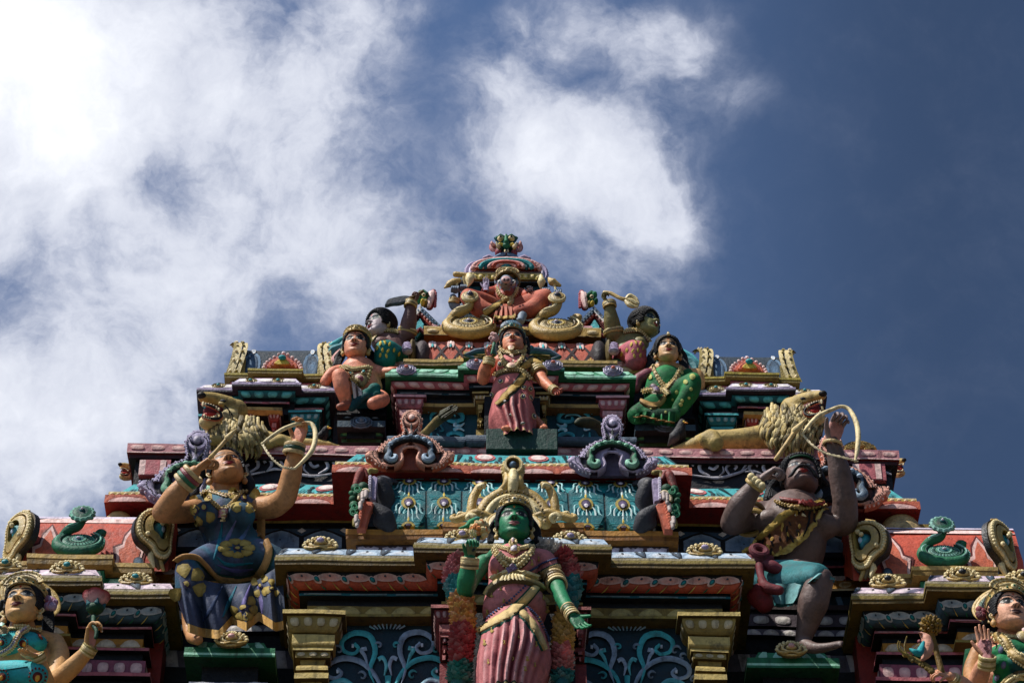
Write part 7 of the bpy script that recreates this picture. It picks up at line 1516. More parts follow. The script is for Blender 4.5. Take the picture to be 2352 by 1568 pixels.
# =================================================================== lions
LN, LNl, LNd, BKc = H('b39a5a'), H('d8c48c'), H('6e5a2c'), H('1a1814')
def lion_head(F, mb, hb, hm, cx, cy, s, m, tufts, box, seed=1, d0=0, yaw=0):
    q = lambda x, y, d=0: (cx+m*x*s, cy+y*s, d0+d)
    F.limb([q(60,-10,.02),q(0,0,.0),q(-60,-40,-.03)], [92*s,100*s,70*s], LN, mb); F.limb([q(0,-40,-.02),q(-95,-85,-.07),(q(-172,-108,-.12))], [80*s,58*s,38*s], LN, mb); F.limb([q(10,40,-.02),q(-90,72,-.06),q(-155,66,-.10)], [80*s,64*s,48*s], LNl, mb)
    for sg in (-1,1): F.ball(q(-40,-70+sg*10,-.05-.06*(sg > 0)), (30*s,24*s,22*s), LN, mb)
    F.ball(q(-95,-8,-.07), (74*s,42*s,52*s), 'redd', hb); F.ball(q(-120,22,-.12), (56*s,30*s,22*s), 'red', hb); F.ball(q(-178,-118,-.135), (32*s,30*s,24*s), BKc, hb); F.ball(q(-30,-82,-.12), (22*s,10*s,14*s), 'hair', hb)
    lip = [q(-172,-66,-.155),q(-110,-48,-.155),q(-60,-18,-.13),(q(-40,20,-.12)),q(-70,42,-.13),q(-120,36,-.15),q(-165,26,-.165)]; F.tube(hb, lip, 9*s, 'hair', 7, 30); F.tube(hb, [(a,b+6*s*(1 if i > 3 else 1),c+.01) for i, (a,b,c) in enumerate(lip)], 12*s, 'coral', 7, 30)
    for t in np.linspace(0,1,7): F.ball(q(-168+108*t,-60+36*t*t,-.16+.02*t), (9*s,8*s,15*s if t > .1 else 24*s), 'cream', hb, None, 7); F.ball(q(-160+80*t,22+14*math.sin(t*3),-.165+.03*t), (8*s,8*s,12*s if t > .1 else 22*s), 'cream', hb, None, 7)
    for i in range(3): F.tube(hb, [q(-18+i*14,-50+i*16,-.115),q(10+i*14,-20+i*20,-.10),q(14+i*10,14+i*14,-.10)], 4*s, BKc, 5)
    r_ = np.random.default_rng(seed); x0, x1, y0, y1 = box
    for i in range(tufts):      # locks of the mane
        u, v = r_.random(), r_.random(); x, y = x0+(x1-x0)*u, y0+(y1-y0)*v
        e = ((u-.5)/.5)**2+((v-.45)/.6)**2
        if e > 1.1: continue
        d = d0-.10*math.sqrt(max(0,1-min(1,e))); L_ = (75+65*r_.random())*s; dx = m*(18+26*r_.random())*s*(1 if v > .3 else -.2); P = [(x,y,d+.03),(x+dx*.5,y+L_*.4,d-.02),(x+dx,y+L_*.8,d-.01),(x+dx*.7,y+L_*1.1,d+.01)]
        F.tube(hm, P, [12*s,16*s,11*s,2*s], mixc(mixc(LN,LNl,r_.random()), BKc, .0 if r_.random() < .5 else .5+.3*r_.random()), 7, 9)
def lion(label, k, x, y, Y, hd, body, m, tufts, box, paw=None, seed=1):
    F = Fig('lion_statue', label, 'lion statue', k, x, y, Y); hb = MB()
    for pts, r in body: F.limb(pts, r, LN)
    hm = MB(); lion_head(F, F.B, hb, hm, *hd, m, tufts, box, seed); b_ = F.body(.009)
    b_.build('body', F.root, M_PLA, 0, False); hb.build('mouth', F.root, M_PLA); hm.build('mane', F.root, M_PLA)
    return F
lion('roaring tan lion statue lying left of the red pilasters, jaws toward the sky', k0, 1300, 1090, .66, (1050,862,1.0), [([(1130,1000,.05),(1250,1040,.04),(1480,1075,.03),(1700,1085,.04),(1840,1110,.06)],[110,80,50,40,20]),([(1240,1070,-.05),(1050,1055,-.08),(900,1050,-.1)],[40,38,36]),([(1330,1085,-.04),(1420,1050,-.03),(1500,1080,-.03)],[30,44,30])], 1, 190, (890,1300,880,1060))
lion('tan lion statue lying with a heavy mane and its head turned to the right', k5, 1000, 1110, .66, (1320,840,.92), [([(1150,1020,.05),(1000,1040,.04),(850,1050,.04),(700,1060,.05),(560,1100,.05),(430,1125,.06)],[100,86,76,80,50,20]),([(690,1050,-.04),(720,1020,-.06),(745,1075,-.06)],[70,48,60])], -1, 260, (1080,1500,790,1060), seed=3)
for lb, k, x, y, m, s in (('small lion head jutting past the left end of the pink coping',k0,392,1270,1,.46),('small lion head jutting past the right end of the pink coping',k5,1955,1245,-1,.5)):
    F = Fig('lion_statue', lb, 'lion statue', k, x, y, .95); hb = MB(); lion_head(F, F.B, hb, MB(), x, y, s, m, 0, (0,1,0,1)); F.limb([(x,y,.0),(x+m*60,y+10,.1),(x+m*140,y+10,.3)], [46,60,70], LN); F.body(.009).build('body', F.root, M_PLA, 0, False); hb.build('mouth', F.root, M_PLA)
F = Fig('lion_statue', 'curly lion back showing behind the right end of the pink coping', 'lion statue', k5, 1730, 1110, .95); r_ = np.random.default_rng(8); m_ = MB()
F.ball((1730,1110,.05), (110,70,46), LNd, m_)
for i in range(60): a = r_.uniform(0,3.14); x, y = 1728+108*math.cos(a)*r_.random()**.4, 1122-50*math.sin(a)*r_.random()**.4; F.tube(m_, [(x,y,-.02),(x+14,y-10,-.05),(x+30,y+4,-.04)], [8,12,4], mixc(LN,BKc,r_.random()*.8), 6, 7)
m_.build('body', F.root, M_PLA)
# =================================================================== coiled cobras
def cobra(label, px, py, Y, s, m, cm, cl, cd, cg, lean=0, ser=0):
    "coil disc centre at photo (px,py); s = disc half width in photo px"
    c0 = A(*at(px,py,Y)); u = s/ppm(c0); rt = empty('coiled_cobra', tuple(c0), label, 'snake statue')
    nrm = A(0,-math.cos(R(20)),math.sin(R(20))); up = A(0,math.sin(R(20)),math.cos(R(20)))
    J = lambda x, y, d=0: c0+A(m*x*u,0,0)+up*y*u*1.05+nrm*d*u
    mb = MB()
    n = 60; th = np.linspace(R(128), R(128+284), n); P = [J(1.22*math.cos(a)*(1+.02*i/n), .86*math.sin(a), .05-.1*(i > 40)*(i-40)/20) for i, a in enumerate(th)]
    mb.tube(P, list(lin([.30,.34,.36,.36,.33,.27,.2],n)*u), [mixc(cm,cd,.0)]*n, 12)
    for i in range(0,n,2):      # scalloped outer keel and painted bands
        a = th[i]; mb.ball(J(1.46*math.cos(a), 1.05*math.sin(a), .14), (.085*u,)*3, cl, n=7, m=5)
    mb.tube([J(1.28*math.cos(a), .88*math.sin(a), .33) for a in th], .06*u, cl, 6); mb.tube([J(1.05*math.cos(a), .72*math.sin(a), .33) for a in th], .05*u, cd, 6)
    t0 = P[-1]; mb.tube(bez([t0, J(1.30,.95,.1), J(1.08,1.12,.12), J(.92,.92,.14), J(1.0,.75,.12)],14), list(lin([.22*u,.2*u,.17*u,.12*u,.05*u],14)), cm, 9)
    rows = []; cs = []
    for rr, d, c in ((1.0,.1,cd),(.98,.26,cl),(.86,.30,cm),(.84,.30,cd),(.80,.31,cl),(.62,.34,mixc(cl,cm,.5)),(.6,.34,cd),(.5,.36,cm),(.36,.38,cl),(.34,.38,cd),(.2,.40,cg),(.02,.44,cg)): rows.append([J(rr*math.cos(a)*.95, rr*math.sin(a)*.66, d) for a in np.linspace(0,2*math.pi,40,endpoint=False)]); cs.append(c)
    mb.grid(rows, cs, False, True)
    for i in range(22): a = i*2*math.pi/22; mb.tube([J(.56*math.cos(a),.40*math.sin(a),.37),J(.76*math.cos(a),.54*math.sin(a),.35)], .018*u, cd, 5); mb.ball(J(.44*math.cos(a),.31*math.sin(a),.38), .035*u, 'yellow' if cm == PAL['gold'] else cl, n=6, m=4)
    mb.ball(J(0,0,.44), (.13*u,.1*u,.08*u), 'lilacl', n=10, m=7); mb.build('coil', rt, M_GOLD if cm == PAL['gold'] else M_PLA)
    Nn = lambda x, y, d=0: c0+A(m*x*u, -d*u, y*u*.92); mb = MB(); H0 = bez([J(-1.0,.75,.0), Nn(-.66,1.02,.1), Nn(-.2,1.18,.2), Nn(.0,1.45,.26), Nn(.04,1.85,.28)], 24); RR = lin([.30,.30,.27,.25,.30],24)*u
    mb.tube(H0, list(RR), cm, 12); mb.tube([p+nrm*r*.9 for p, r in zip(H0,RR)], list(RR*.35), cl, 7)
    for i in range(2,24,2): mb.tube([H0[i]+nrm*RR[i]*1.05-A(m*.1*u,0,0), H0[i]+nrm*RR[i]*1.16, H0[i]+nrm*RR[i]*1.05+A(m*.1*u,0,0)], .022*u, cd, 5)
    hc = Nn(.05,2.05,.34); hk = 1.36 if ser else 1.0; ax = [(0,.1,cd),(.42,.1,cm),(.46,-.05,cd),(.50,.10,cl),(.44,.2,cl),(.36,.2,cd),(.30,.24,cm),(.2,.28,cd),(.02,.3,cd)]
    rows = []; cs = []
    for rr, d, c in ax: rows.append([hc+A(math.cos(a)*rr*hk*u*(1+ser*.14*(i % 2)),0,0)+up*math.sin(a)*rr*hk*u*1.1*(1+ser*.14*(i % 2))+nrm*d*u for i, a in enumerate(np.linspace(0,2*math.pi,28,endpoint=False))]); cs.append(c)
    mb.grid(rows, cs, False, True); mb.ball(hc+nrm*.3*u, (.17*u,.12*u,.15*u), 'blued' if cm == PAL['gold'] else 'teald', n=10, m=7); mb.ball(hc+nrm*.42*u, .08*u, 'lilacl', n=8, m=6)
    if ser:
        for i in range(10): a = R(-30+i*24); mb.ball(hc+A(math.cos(a)*.5*hk*u,0,0)+up*math.sin(a)*.56*hk*u, .11*u, cl, n=7, m=5)
    mb.build('hood', rt, M_GOLD if cm == PAL['gold'] else M_PLA)
G_ = PAL['gold']
cobra('gold coiled cobra statue left of the boar headed statue feet', 783.8+880/3, 522.5+682/3, 1.0, 41, 1, G_, PAL['goldl'], PAL['goldd'], PAL['blued']); cobra('gold coiled cobra statue right of the boar headed statue feet', 783.8+1482/3, 522.5+692/3, 1.0, 41, 1, G_, PAL['goldl'], PAL['goldd'], PAL['blued'])
cobra('green coiled cobra statue on the left corner roof with a scalloped hood', 181, 1045+612/3, .33, 40, 1, H('1f6448'), H('6fae96'), H('0b3a34'), H('1c6a6e'), ser=1); cobra('green coiled cobra statue on the right corner roof against the sky', 1567.6+1800/3, 1045+688/3, .33, 40, 1, H('226a48'), H('86b8aa'), H('0b3f38'), H('1c6a6e'), ser=1)
# =================================================================== scroll crests on the main cornice
OUTL = [(0,520),(38,512),(72,486),(92,445),(94,410),(82,370),(72,330),(84,300),(124,280),(165,266),(215,236),(270,190),(305,135),(312,110),(350,122),(392,128),(402,100),(385,66),(350,52),(326,20),(270,-8),(210,-22),(140,-14),(82,14),(52,58),(66,104),(74,130),(50,154),(0,164)]
def crest(cx, by, Y, s, main, rim, lt, inn, innl, dk, rot=0, name='scroll_crest', gold=False):
    mb = MB(); k_ = s/3.9011; base = A(*at(cx,by,Y)); u = k_/ppm(base)/.86
    J = lambda x, y, d=0: base+A(x*u*.86, -d*u, y*u*1.08)
    ol = bez([OUTL[0]]+OUTL[1:], 64); full = [J(x,y,0) for x, y in ol]+[J(-x,y,0) for x, y in ol[::-1][1:-1]]
    # filled with a strip between the outer edge and the axis of each lobe so the open arch stays open
    no = 40; out = bez(OUTL[:22], no); inn_ = bez([(0,164),(0,300),(0,330),(0,240),(40,190),(74,140),(66,100),(54,60),(84,14),(140,-14)], no)
    for sg in (-1,1):
        rows = []; cs = []
        for (o, i_) in zip(out, inn_):
            a, b = np.array(o), np.array(i_); rows.append([J(sg*a[0],a[1],-40), J(sg*a[0],a[1],10), J(sg*(a[0]+(b[0]-a[0])*.08),a[1]+(b[1]-a[1])*.08,34), J(sg*(a[0]+(b[0]-a[0])*.24),a[1]+(b[1]-a[1])*.24,36), J(sg*(a[0]+(b[0]-a[0])*.34),a[1]+(b[1]-a[1])*.34,16), J(sg*(a[0]+(b[0]-a[0])*.7),a[1]+(b[1]-a[1])*.7,18), J(sg*b[0],b[1],26), J(sg*b[0],b[1],-40)]); cs.append([main,main,rim,rim,dk if not gold else main,main,rim,main])
        mb.grid(rows, cs)
        P = [np.array(p) for p in out]; L_ = 0
        for a, b in zip(P[:-1], P[1:]):
            L_ += np.linalg.norm(b-a)
            if L_ > 26: L_ = 0; mb.ball(J(sg*b[0],b[1],14), (9*u,12*u,9*u), lt, n=7, m=5)
        for i in range(3, no-2, 1): p = P[i]+(np.array(inn_[i])-P[i])*.17; mb.ball(J(sg*p[0],p[1],37), 5*u, dk, n=5, m=4)
        mb.tube([J(sg*x,y,26) for x, y in bez([(0,170),(40,168),(84,140),(80,104),(66,62),(90,26),(140,2),(196,-4),(244,8)],22)], 12*u, rim, 8)
        arc = bez([(0,238),(70,230),(140,205),(188,168),(202,128),(188,92),(204,48),(178,22),(140,30),(128,62),(150,78)],34)
        mb.tube([J(sg*x,y,34) for x, y in arc], list(lin([26,30,32,33,34,34,36,34,30,22,10],34)*u), dk if not gold else 'goldd', 9); mb.tube([J(sg*x,y,54) for x, y in arc], list(lin([16,18,20,16,14,22,27,27,24,18,6],34)*u), [mixc(inn,innl,t) for t in lin([.2,.0,.1,0,.2,.6,.9,1],34)], 9)
        for x, y in ((0,240),(62,232),(126,210),(182,170)): mb.ball(J(sg*x,y,66), (20*u,16*u,15*u), innl, n=9, m=7)
        mb.tube([J(sg*x,y,36) for x, y in ((52,330),(26,300),(20,262),(40,250))], [8*u,9*u,8*u,3*u], dk, 6); mb.ball(J(sg*365,92,16), (36*u,22*u,30*u), rim, n=10, m=7)
    cy = 440
    rows = []; cs = []
    for rr, d, c in ((84,-30,main),(84,20,rim),(74,34,rim),(58,36,rim),(54,22,dk),(36,20,dk),(32,34,main),(24,42,lt),(2,46,lt)): rows.append([J(rr*math.cos(a),cy+rr*math.sin(a)*.95,d) for a in np.linspace(0,2*math.pi,30,endpoint=False)]); cs.append(c)
    mb.grid(rows, cs, False, True)
    for i in range(16): a = i*2*math.pi/16; mb.ball(J(86*math.cos(a),cy+84*math.sin(a),10), 8*u, lt, n=6, m=5)
    mb.tube([J(0,372,40),J(0,320,44),J(0,285,40)], [6*u,9*u,20*u], [dk,dk,lt], 7)
    # dark back plate behind the arch opening
    mb.slab([J(x,y,-38) for x, y in [(-300,100),(-150,240),(0,280),(150,240),(300,100),(200,0),(-200,0)]], (0,.02,0), mixc(main,'ink',.6))
    return mb.build(name, tower)
crest(940.8,1072,.20,1.0,H('c8674a'),H('e0a48c'),H('ecc4b4'),'slate','bluel','ink'); crest(1409,1085,.20,1.0,H('8a7c9a'),H('b8aac4'),H('d8cee0'),'green','mint',H('0c1c18'))
crest(441,1148,.44,1.22,H('7c7492'),H('a59cb8'),H('c8c0d4'),'green','mint','ink'); crest(1921,1160,.44,1.22,H('c86c50'),H('dfa08a'),H('ecc4b4'),'slate','bluel','ink')
def gold_crest():
    mb = MB(); Y = .03; q = lambda x, y, d=0: A(*at(*k2(x,y), Y-d)); m = 1/(3*480); T_ = lambda pts, r, c, n=10, N_=26: mb.tube(bez([q(*p) for p in pts], N_), list(lin([a*m for a in (r if hasattr(r,'__len__') else [r]*2)], N_)), c, n)
    mb.slab([q(1185+230*math.cos(a),455-225*math.sin(a),-.02) for a in np.linspace(-.05,math.pi+.05,30)], (0,.1,0), H('20242e'), 'goldd', .006)
    for sg in (-1,1):
        S = lambda x, y, d=0: (1185+sg*x, y, d)
        arc = lambda rx, ry, d, a0=-.12, a1=1.57: [S(rx*math.cos(a), 450-ry*math.sin(a), d) for a in np.linspace(a0,a1,9)]
        T_(arc(228,200,.03), [42,42,36], 'gold'); T_(arc(186,160,.04), [30,30,26], 'goldl'); T_(arc(152,128,.02), [15,15,12], 'goldd')
        for a in np.linspace(0,1.5,12): mb.ball(q(*S(225*math.cos(a),450-200*math.sin(a),.085)), 9*m, 'goldd', n=6, m=4); mb.ball(q(*S(258*math.cos(a),450-230*math.sin(a),.03)), 11*m, 'goldl', n=6, m=4)
        T_([S(292,420,.02),S(288,350,.03),S(272,280,.03),S(238,215,.03),S(205,200,.04)], [24,30,32,28,22], 'gold'); T_([S(238,215,.05),S(215,205,.06),S(200,222,.06)], [22,20,8], 'goldl')
        for t in np.linspace(0,1,10): mb.ball(q(*S(318-70*t*t,420-200*t,.03)), 12*m, 'goldl', n=6, m=4)
        T_([S(150,420,.05),S(240,395,.05),S(320,415,.05),S(400,440,.05),S(425,425,.05),S(405,405,.05)], [20,34,30,26,20,8], 'gold'); T_([S(280,450,.06),S(270,425,.08),S(300,412,.08),S(318,430,.08),S(300,446,.08)], [22,24,24,20,10], 'goldl'); T_([S(330,405,.04),S(370,400,.04),S(395,420,.04)], [14,18,8], 'goldl')
        for cx, cy in ((112,300),(140,398)): T_([S(cx-36,cy+16,.02),S(cx-10,cy+24,.03),S(cx+24,cy+4,.03),S(cx+10,cy-22,.03),S(cx-18,cy-14,.03),S(cx-12,cy+4,.03)], [6,13,14,13,11,5], 'bluel', 7)
        T_([S(60,225,.05),S(42,180,.06),S(50,130,.05)], [26,30,20], 'gold'); T_([S(95,232,.04),S(60,205,.05),S(40,165,.05)], [10,18,10], 'goldl')
    T_([(1185,245,.06),(1185,190,.07),(1185,130,.06)], [34,40,40], 'goldl'); c = q(1183,106,.03)
    for rr, d, cc in ((76,0,'gold'),): pass
    rows = []; cs = []
    for rr, d, cc in ((72,-.05,'goldd'),(76,.02,'gold'),(64,.05,'goldl'),(48,.05,'gold'),(42,.03,'goldd'),(30,.03,'goldd'),(24,.045,'blued'),(2,.06,'blue')): rows.append([c+A(rr*m*math.cos(a),-d,rr*m*1.2*math.sin(a)) for a in np.linspace(0,2*math.pi,30,endpoint=False)]); cs.append(cc)
    mb.grid(rows, cs, False, True)
    for a in np.linspace(-.6,3.74,15): mb.ball(c+A(78*m*math.cos(a),-.01,78*m*1.2*math.sin(a)), 12*m, 'goldl', n=6, m=4)
    mb.build('scroll_crest', tower, M_GOLD)
gold_crest()
# =================================================================== monster heads biting the ends of the tiled vault
def makara(m):
    F = Fig.__new__(Fig); F.k = k2; F.Y = .14; F.B = MB(); F.m = 1/(3*485)
    q = (lambda x, y, d=0: (x, y, d)) if m < 0 else (lambda x, y, d=0: (2393-x, y+12, d))
    CH, CHl = H('2f3036'), H('4c4d54'); T_ = MB()
    F.limb([q(310,520,.1),q(318,400,.1),q(305,270,.06),q(270,185,.03)], [52,62,66,50], CH, T_); F.ball(q(285,190,.06),(74,60,50),CHl,T_); F.limb([q(350,180,.1),q(380,190,.1),q(395,180,.1)],[30,22,8],CH,T_)
    F.limb([q(330,500,.0),q(300,420,-.03),q(225,352,-.05)], [60,66,36], CH, T_); F.ball(q(290,455,-.02),(76,64,60),CH,T_)
    b_ = remesh(T_, .010, 4); b = MB().join(b_)
    def edge(P, c, d, th=.04):
        b.slab([F.p(*q(x,y,d)) for x, y in P], (0,th,0), c, mixc(c,'ink',.3), .006)
    edge([(200,150),(225,138),(252,150),(246,220),(236,310),(196,300),(205,240)], 'lilac', -.03); edge([(158,312),(212,318),(226,332),(196,400),(166,502),(108,502),(134,420),(150,360)], 'coral', -.08)
    for i in range(9): b.ball(F.p(*q(158-i*5,320+i*20,-.09)), .012, 'coral', n=6, m=4); b.ball(F.p(*q(200-.5*i,150+i*17,-.035)), .010, 'lilacl', n=6, m=4)
    o = b.build('monster_head', tower, M_PLA)
    d_ = MB(); F.tube(d_, [q(100,210,-.02),q(130,130,-.02),q(155,106,-.02),(q(180,150,-.02))], [26,36,22,14], H('8a3c34'), d_ and 10); F.tube(d_, [q(185,150,0),q(195,108,0),q(240,108,0)], [16,20,18], 'olive', 8)
    r_ = np.random.default_rng(4)
    for x, y, r in ((100,225,34),(150,220,40),(90,270,30),(78,300,26),(88,345,34),(82,385,30),(100,395,24),(112,260,30),(70,260,20),(128,300,24)): F.ball(q(x,y,-.04-.02*r_.random()), (r,r*.8,r), mixc('greend','green',r_.random()), d_, None, 12); 
    for cx, cy in ((92,352),(84,392),(112,232)): F.tube(d_, [q(cx+26*math.cos(a)*(1-a/14),cy+26*math.sin(a)*(1-a/14),-.09) for a in np.linspace(0,9,16)], [6,4], 'grn2', 6, 24)
    F.tube(d_, [q(120,300,-.08),q(130,260,-.08),q(165,238,-.08),q(190,245,-.08)], [10,13,12,8], 'cream', 8); F.tube(d_, [q(90,480,-.08),q(95,440,-.08),q(130,410,-.08),q(150,400,-.08)], [14,16,14,8], 'olive', 8)
    for x, y in ((150,300),(134,350),(150,280),(112,470),(105,440),(172,270)): F.limb([q(x,y-20,-.11),q(x-4,y+18,-.12)], [17,13], H('b8a8a0'), d_)
    d_.build('jaw_scrolls', o, M_PLA)
makara(-1); makara(1)
# =================================================================== domed knobs behind the roofs, broken stubs, birds
m_ = None
for px, py, Y, r in ((274,1196,.62,.075),(2068,1214,.62,.11),(1044,1112,.44,.05),(1300,1116,.44,.05)):
    p = A(*at(px,py,Y)); m_ = MB(); m_.grid([[p+A(rr*r*math.cos(a),rr*r*math.sin(a),z*r) for a in np.linspace(0,6.283,24,endpoint=False)] for rr, z in ((1.05,-1.2),(1.1,-.5),(1.0,-.3),(.92,-.25),(.86,.05),(.7,.35),(.45,.55),(.15,.68),(.01,.7))], 'sand', False, True); m_.build('dome_knob', tower)
def stub(lb, P, r, c0, c1, jag):
    q = empty('broken_stub', tuple(at(*k4(P[0][0],P[0][1]), P[0][2])), lb, 'broken stub'); F = Fig.__new__(Fig); F.k = k4; F.Y = 0; F.m = 1/(3*440); m_ = MB(); N_ = 16
    m_.tube(bez([F.p(*p) for p in P], N_), list(lin([a*F.m for a in r], N_)), [mixc(c0,c1,t*t) for t in np.linspace(0,1,N_)], 12)
    for i in range(jag): a = i*2.4; e = F.p(*P[-1]); m_.tube([e+A(.02*math.cos(a),-.01,.02*math.sin(a)), e+A(.045+.02*math.cos(a),-.03,.03+.02*math.sin(a))], [.016,.004], c1, 6)
    m_.build('stub_body', q)
stub('broken tan limb stub sticking out beside the coral scroll crest', [(545,1440,.72),(600,1395,.66),(665,1335,.58),(715,1300,.52)], [24,27,32,30], H('8a7440'), H('3a3a20'), 9)
stub('mossy brown rounded stub poking out beside the lilac scroll crest', [(1800,1420,.70),(1770,1370,.66),(1710,1345,.6),(1650,1342,.54),(1625,1345,.52)], [26,34,40,36,22], H('4c4026'), H('30381c'), 0)
for lb, k, P, m, wc in (('black myna bird with a yellow beak perched near the bow hand of the woman archer',k0,[(1720,1060),(1715,1015),(1722,985),(1735,966)],1,'hair'),('black myna bird perched below the seated woman in green',k5,[(480,1085),(490,1020),(505,960),(515,925)],1,H('3c3c3e'))):
    F = Fig('myna_bird', lb, 'bird', k, P[0][0], P[0][1], .70); m_ = F.B
    F.limb([(P[0][0]-20,P[0][1]+10,.06),(P[1][0],P[1][1],.0),(P[2][0],P[2][1],-.02),(P[3][0],P[3][1],-.02)], [16,34 if k is k0 else 56,26 if k is k0 else 34,20 if k is k0 else 26], 'hair'); F.body(.006).build('body', F.root, M_HAIR, 0, False)
    b = MB(); x, y = P[3]; F.tube(b, [(x+12,y-2,-.04),(x+24,y,-.05),(x+36,y+3,-.05)], [7,5,1.5], 'd8902c', 7); b.build('beak', F.root); b = MB(); b.ball(F.p(x+8,y-8,-.055), .006, 'yellow', n=7, m=5); b.build('eye', F.root)
    b = MB(); sx = -1; F.limb([(P[2][0]-18,P[2][1]+10,-.02),(P[1][0]-30,P[1][1]+10,-.02),(P[0][0]-60,P[0][1],.02)], [16,24 if k is k0 else 40,8], wc, b); b.build('wing', F.root, M_HAIR)
EXPO = 0.24
SKYTINT = (.83,.91,1.03)
CLOUDS = [(0,100,680,580,0,2.3),(260,420,520,380,.35,.75),(640,120,440,330,.2,.7),(900,30,240,140,0,.35),(690,390,330,300,.6,.72),(520,640,460,280,.3,.62),(160,800,560,460,0,.85),(60,1050,540,440,0,.95),(820,600,260,260,.4,.42),
 (1150,190,190,240,.3,.5),(1330,50,320,170,0,.62),(1540,130,200,220,-.7,.62),(1370,370,350,240,.1,1.05),(1360,330,480,460,0,.26),(1000,560,800,640,0,.27),(760,200,500,420,0,.16),(1530,500,200,170,.2,.55),(1150,400,200,170,0,.5),(1420,640,260,120,.15,.5),(1690,250,100,90,0,.35),(980,660,260,140,0,.32),(1050,560,200,150,0,.25)]
# =================================================================== ground, sky, sun, camera
mb = MB(); g = 400.0
mb.quad((-g,-g,0),(g,-g,0),(g,g,0),(-g,g,0),H('4a4844')); gr = mb.build('ground', None, M_PLA, 0); gr['kind'] = 'structure'
w = bpy.data.worlds.new('World'); sc.world = w; w.use_nodes = True; nt = w.node_tree; N = nt.nodes; L = nt.links
SUN_EL, SUN_AZ = R(55), R(-58)         # azimuth measured from the facade normal (towards the viewer), negative = viewer's left
sd = A(math.sin(SUN_AZ)*math.cos(SUN_EL), -math.cos(SUN_AZ)*math.cos(SUN_EL), math.sin(SUN_EL))
sky = N.new('ShaderNodeTexSky'); sky.sky_type = 'NISHITA'; sky.sun_disc = False; sky.sun_elevation = SUN_EL
sky.sun_rotation = math.atan2(sd[0], sd[1]); sky.air_density = 1.0; sky.dust_density = .6; sky.ozone_density = 1.5
bg = N['Background']; bg.inputs['Strength'].default_value = .06
def VM(op, a, b=None):
    n = N.new('ShaderNodeVectorMath'); n.operation = op
    for i, x in enumerate((a, b)):
        if x is None: continue
        if isinstance(x, (tuple, list, np.ndarray)): n.inputs[i].default_value = tuple(x)
        else: L.new(x, n.inputs[i])
    return n.outputs['Value'] if op in ('DOT_PRODUCT','LENGTH','DISTANCE') else n.outputs[0]
def MA(op, a, b=None, c=None, clamp=False):
    n = N.new('ShaderNodeMath'); n.operation = op; n.use_clamp = clamp
    for i, x in enumerate((a, b, c)):
        if x is None: continue
        if isinstance(x, (int, float)): n.inputs[i].default_value = x
        else: L.new(x, n.inputs[i])
    return n.outputs[0]
tc = N.new('ShaderNodeTexCoord'); d = tc.outputs['Generated']
# cloud deck: direction projected on the plane of the sky patch around the tower top
axis = tuple(vF); zf = MA('MAXIMUM', VM('DOT_PRODUCT', d, axis), .05)
u = MA('DIVIDE', VM('DOT_PRODUCT', d, tuple(vR)), zf); v = MA('DIVIDE', VM('DOT_PRODUCT', d, tuple(vU)), zf)
cb = N.new('ShaderNodeCombineXYZ'); L.new(u, cb.inputs[0]); L.new(v, cb.inputs[1]); uv = cb.outputs[0]
def NZ(scale, det, rough, vec, dist=0, off=(0,0,0)):
    n = N.new('ShaderNodeTexNoise'); n.inputs['Scale'].default_value = scale; n.inputs['Detail'].default_value = det; n.inputs['Roughness'].default_value = rough; n.inputs['Distortion'].default_value = dist
    L.new(VM('ADD', vec, off), n.inputs['Vector']); return n
warp = VM('SCALE', VM('SUBTRACT', NZ(13, 6, .58, uv).outputs['Color'], (.5,.5,.5)), None); warp.node.inputs['Scale'].default_value = .045
uw = VM('ADD', uv, warp)
def blob(px, py, rx, ry, rot=0, amp=1.0):
    cx, cy = (px-1176)/FPX, (784-py)/FPX
    q = VM('SUBTRACT', uw, (cx, cy, 0))
    if rot:
        n = N.new('ShaderNodeVectorRotate'); n.rotation_type = 'Z_AXIS'; n.inputs['Angle'].default_value = rot; L.new(q, n.inputs['Vector']); q = n.outputs[0]
    ln = VM('LENGTH', VM('MULTIPLY', q, (FPX/rx, FPX/ry, 0)))
    n = N.new('ShaderNodeMapRange'); n.interpolation_type = 'SMOOTHSTEP'; n.inputs[1].default_value = 1.0; n.inputs[2].default_value = .0; n.inputs[3].default_value = 0; n.inputs[4].default_value = amp
    L.new(ln, n.inputs[0]); return n.outputs[0]
BL = CLOUDS
acc = None
for b_ in BL:
    o_ = blob(*b_); acc = o_ if acc is None else MA('ADD', acc, o_)
n1 = NZ(20, 12, .62, uw, .0).outputs['Fac']; n2 = NZ(62, 9, .62, uw, .0, (3,1,0)).outputs['Fac']; n3 = NZ(11, 3, .5, uv, 0, (7,2,0)).outputs['Fac']
tex = MA('ADD', MA('MULTIPLY', MA('SUBTRACT', n1, .5), 2.6), MA('ADD', MA('MULTIPLY', MA('SUBTRACT', n2, .5), 1.6), MA('MULTIPLY', MA('SUBTRACT', n3, .5), .9)))
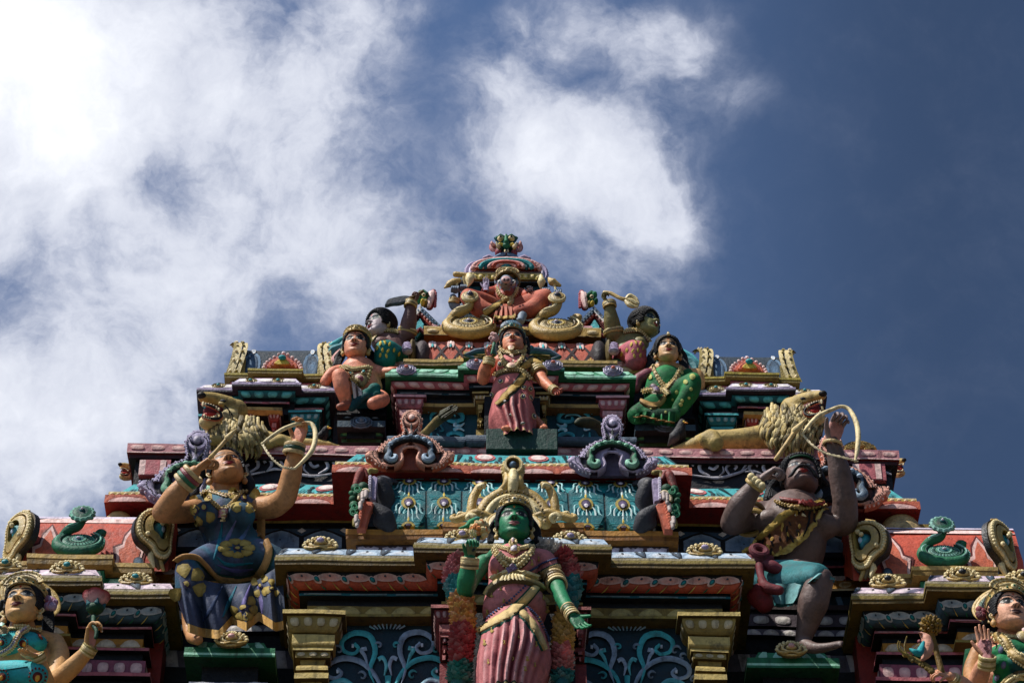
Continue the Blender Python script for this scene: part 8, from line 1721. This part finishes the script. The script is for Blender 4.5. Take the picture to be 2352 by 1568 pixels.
den = MA('ADD', acc, MA('MULTIPLY', tex, MA('MINIMUM', MA('ADD', MA('MULTIPLY', acc, 1.0), .16), .8)))
def MR(x, a, b, c, e, it='SMOOTHSTEP'):
    n = N.new('ShaderNodeMapRange'); n.interpolation_type = it
    for i, q in enumerate((a,b,c,e)): n.inputs[i+1].default_value = q
    L.new(x, n.inputs[0]); return n.outputs[0]
cov = MR(den, -.05, 1.15, 0, 1); 
def MIX(f, a, b):
    n = N.new('ShaderNodeMix'); n.data_type = 'RGBA'
    if isinstance(f, (int,float)): n.inputs[0].default_value = f
    else: L.new(f, n.inputs[0])
    for i, x in ((6,a),(7,b)):
        if isinstance(x, tuple): n.inputs[i].default_value = (*x, 1)
        else: L.new(x, n.inputs[i])
    return n.outputs[2]
glow = MR(u, .0, .16, 1.6, .82, 'SMOOTHSTEP'); tint = VM('SCALE', VM('MULTIPLY', sky.outputs[0], SKYTINT)); L.new(glow, tint.node.inputs['Scale'])
bright = MR(den, .35, 2.5, 0, 1, 'LINEAR')
cc = MIX(bright, (6.2,6.8,8.8), (16.5,16.8,17.5))
L.new(MIX(cov, tint, cc), bg.inputs['Color'])
sl_ = bpy.data.lights.new('sun', 'SUN'); sl_.energy = 5.0; sl_.angle = R(.55); sl_.color = (1.0,.95,.88)
so = bpy.data.objects.new('sun', sl_); COL.objects.link(so); so.location = tuple(sd*60); so.rotation_euler = Vector(tuple(sd)).to_track_quat('Z','Y').to_euler()
cam = bpy.data.cameras.new('camera'); co = bpy.data.objects.new('camera', cam); COL.objects.link(co); sc.camera = co
co.location = tuple(EYE); co.rotation_euler = (math.pi/2+PITCH, 0, -YAW); cam.sensor_width = 36; cam.lens = 36*FPX/2352; cam.clip_end = 2000; cam.clip_start = .1
vs_ = sc.view_settings; vs_.view_transform = 'Standard'; vs_.look = 'None'; vs_.exposure = EXPO; vs_.gamma = 1.0; vs_.use_curve_mapping = False
sc.render.engine = 'CYCLES'; sc.cycles.use_denoising = True; sc.cycles.max_bounces = 5; sc.cycles.diffuse_bounces = 3
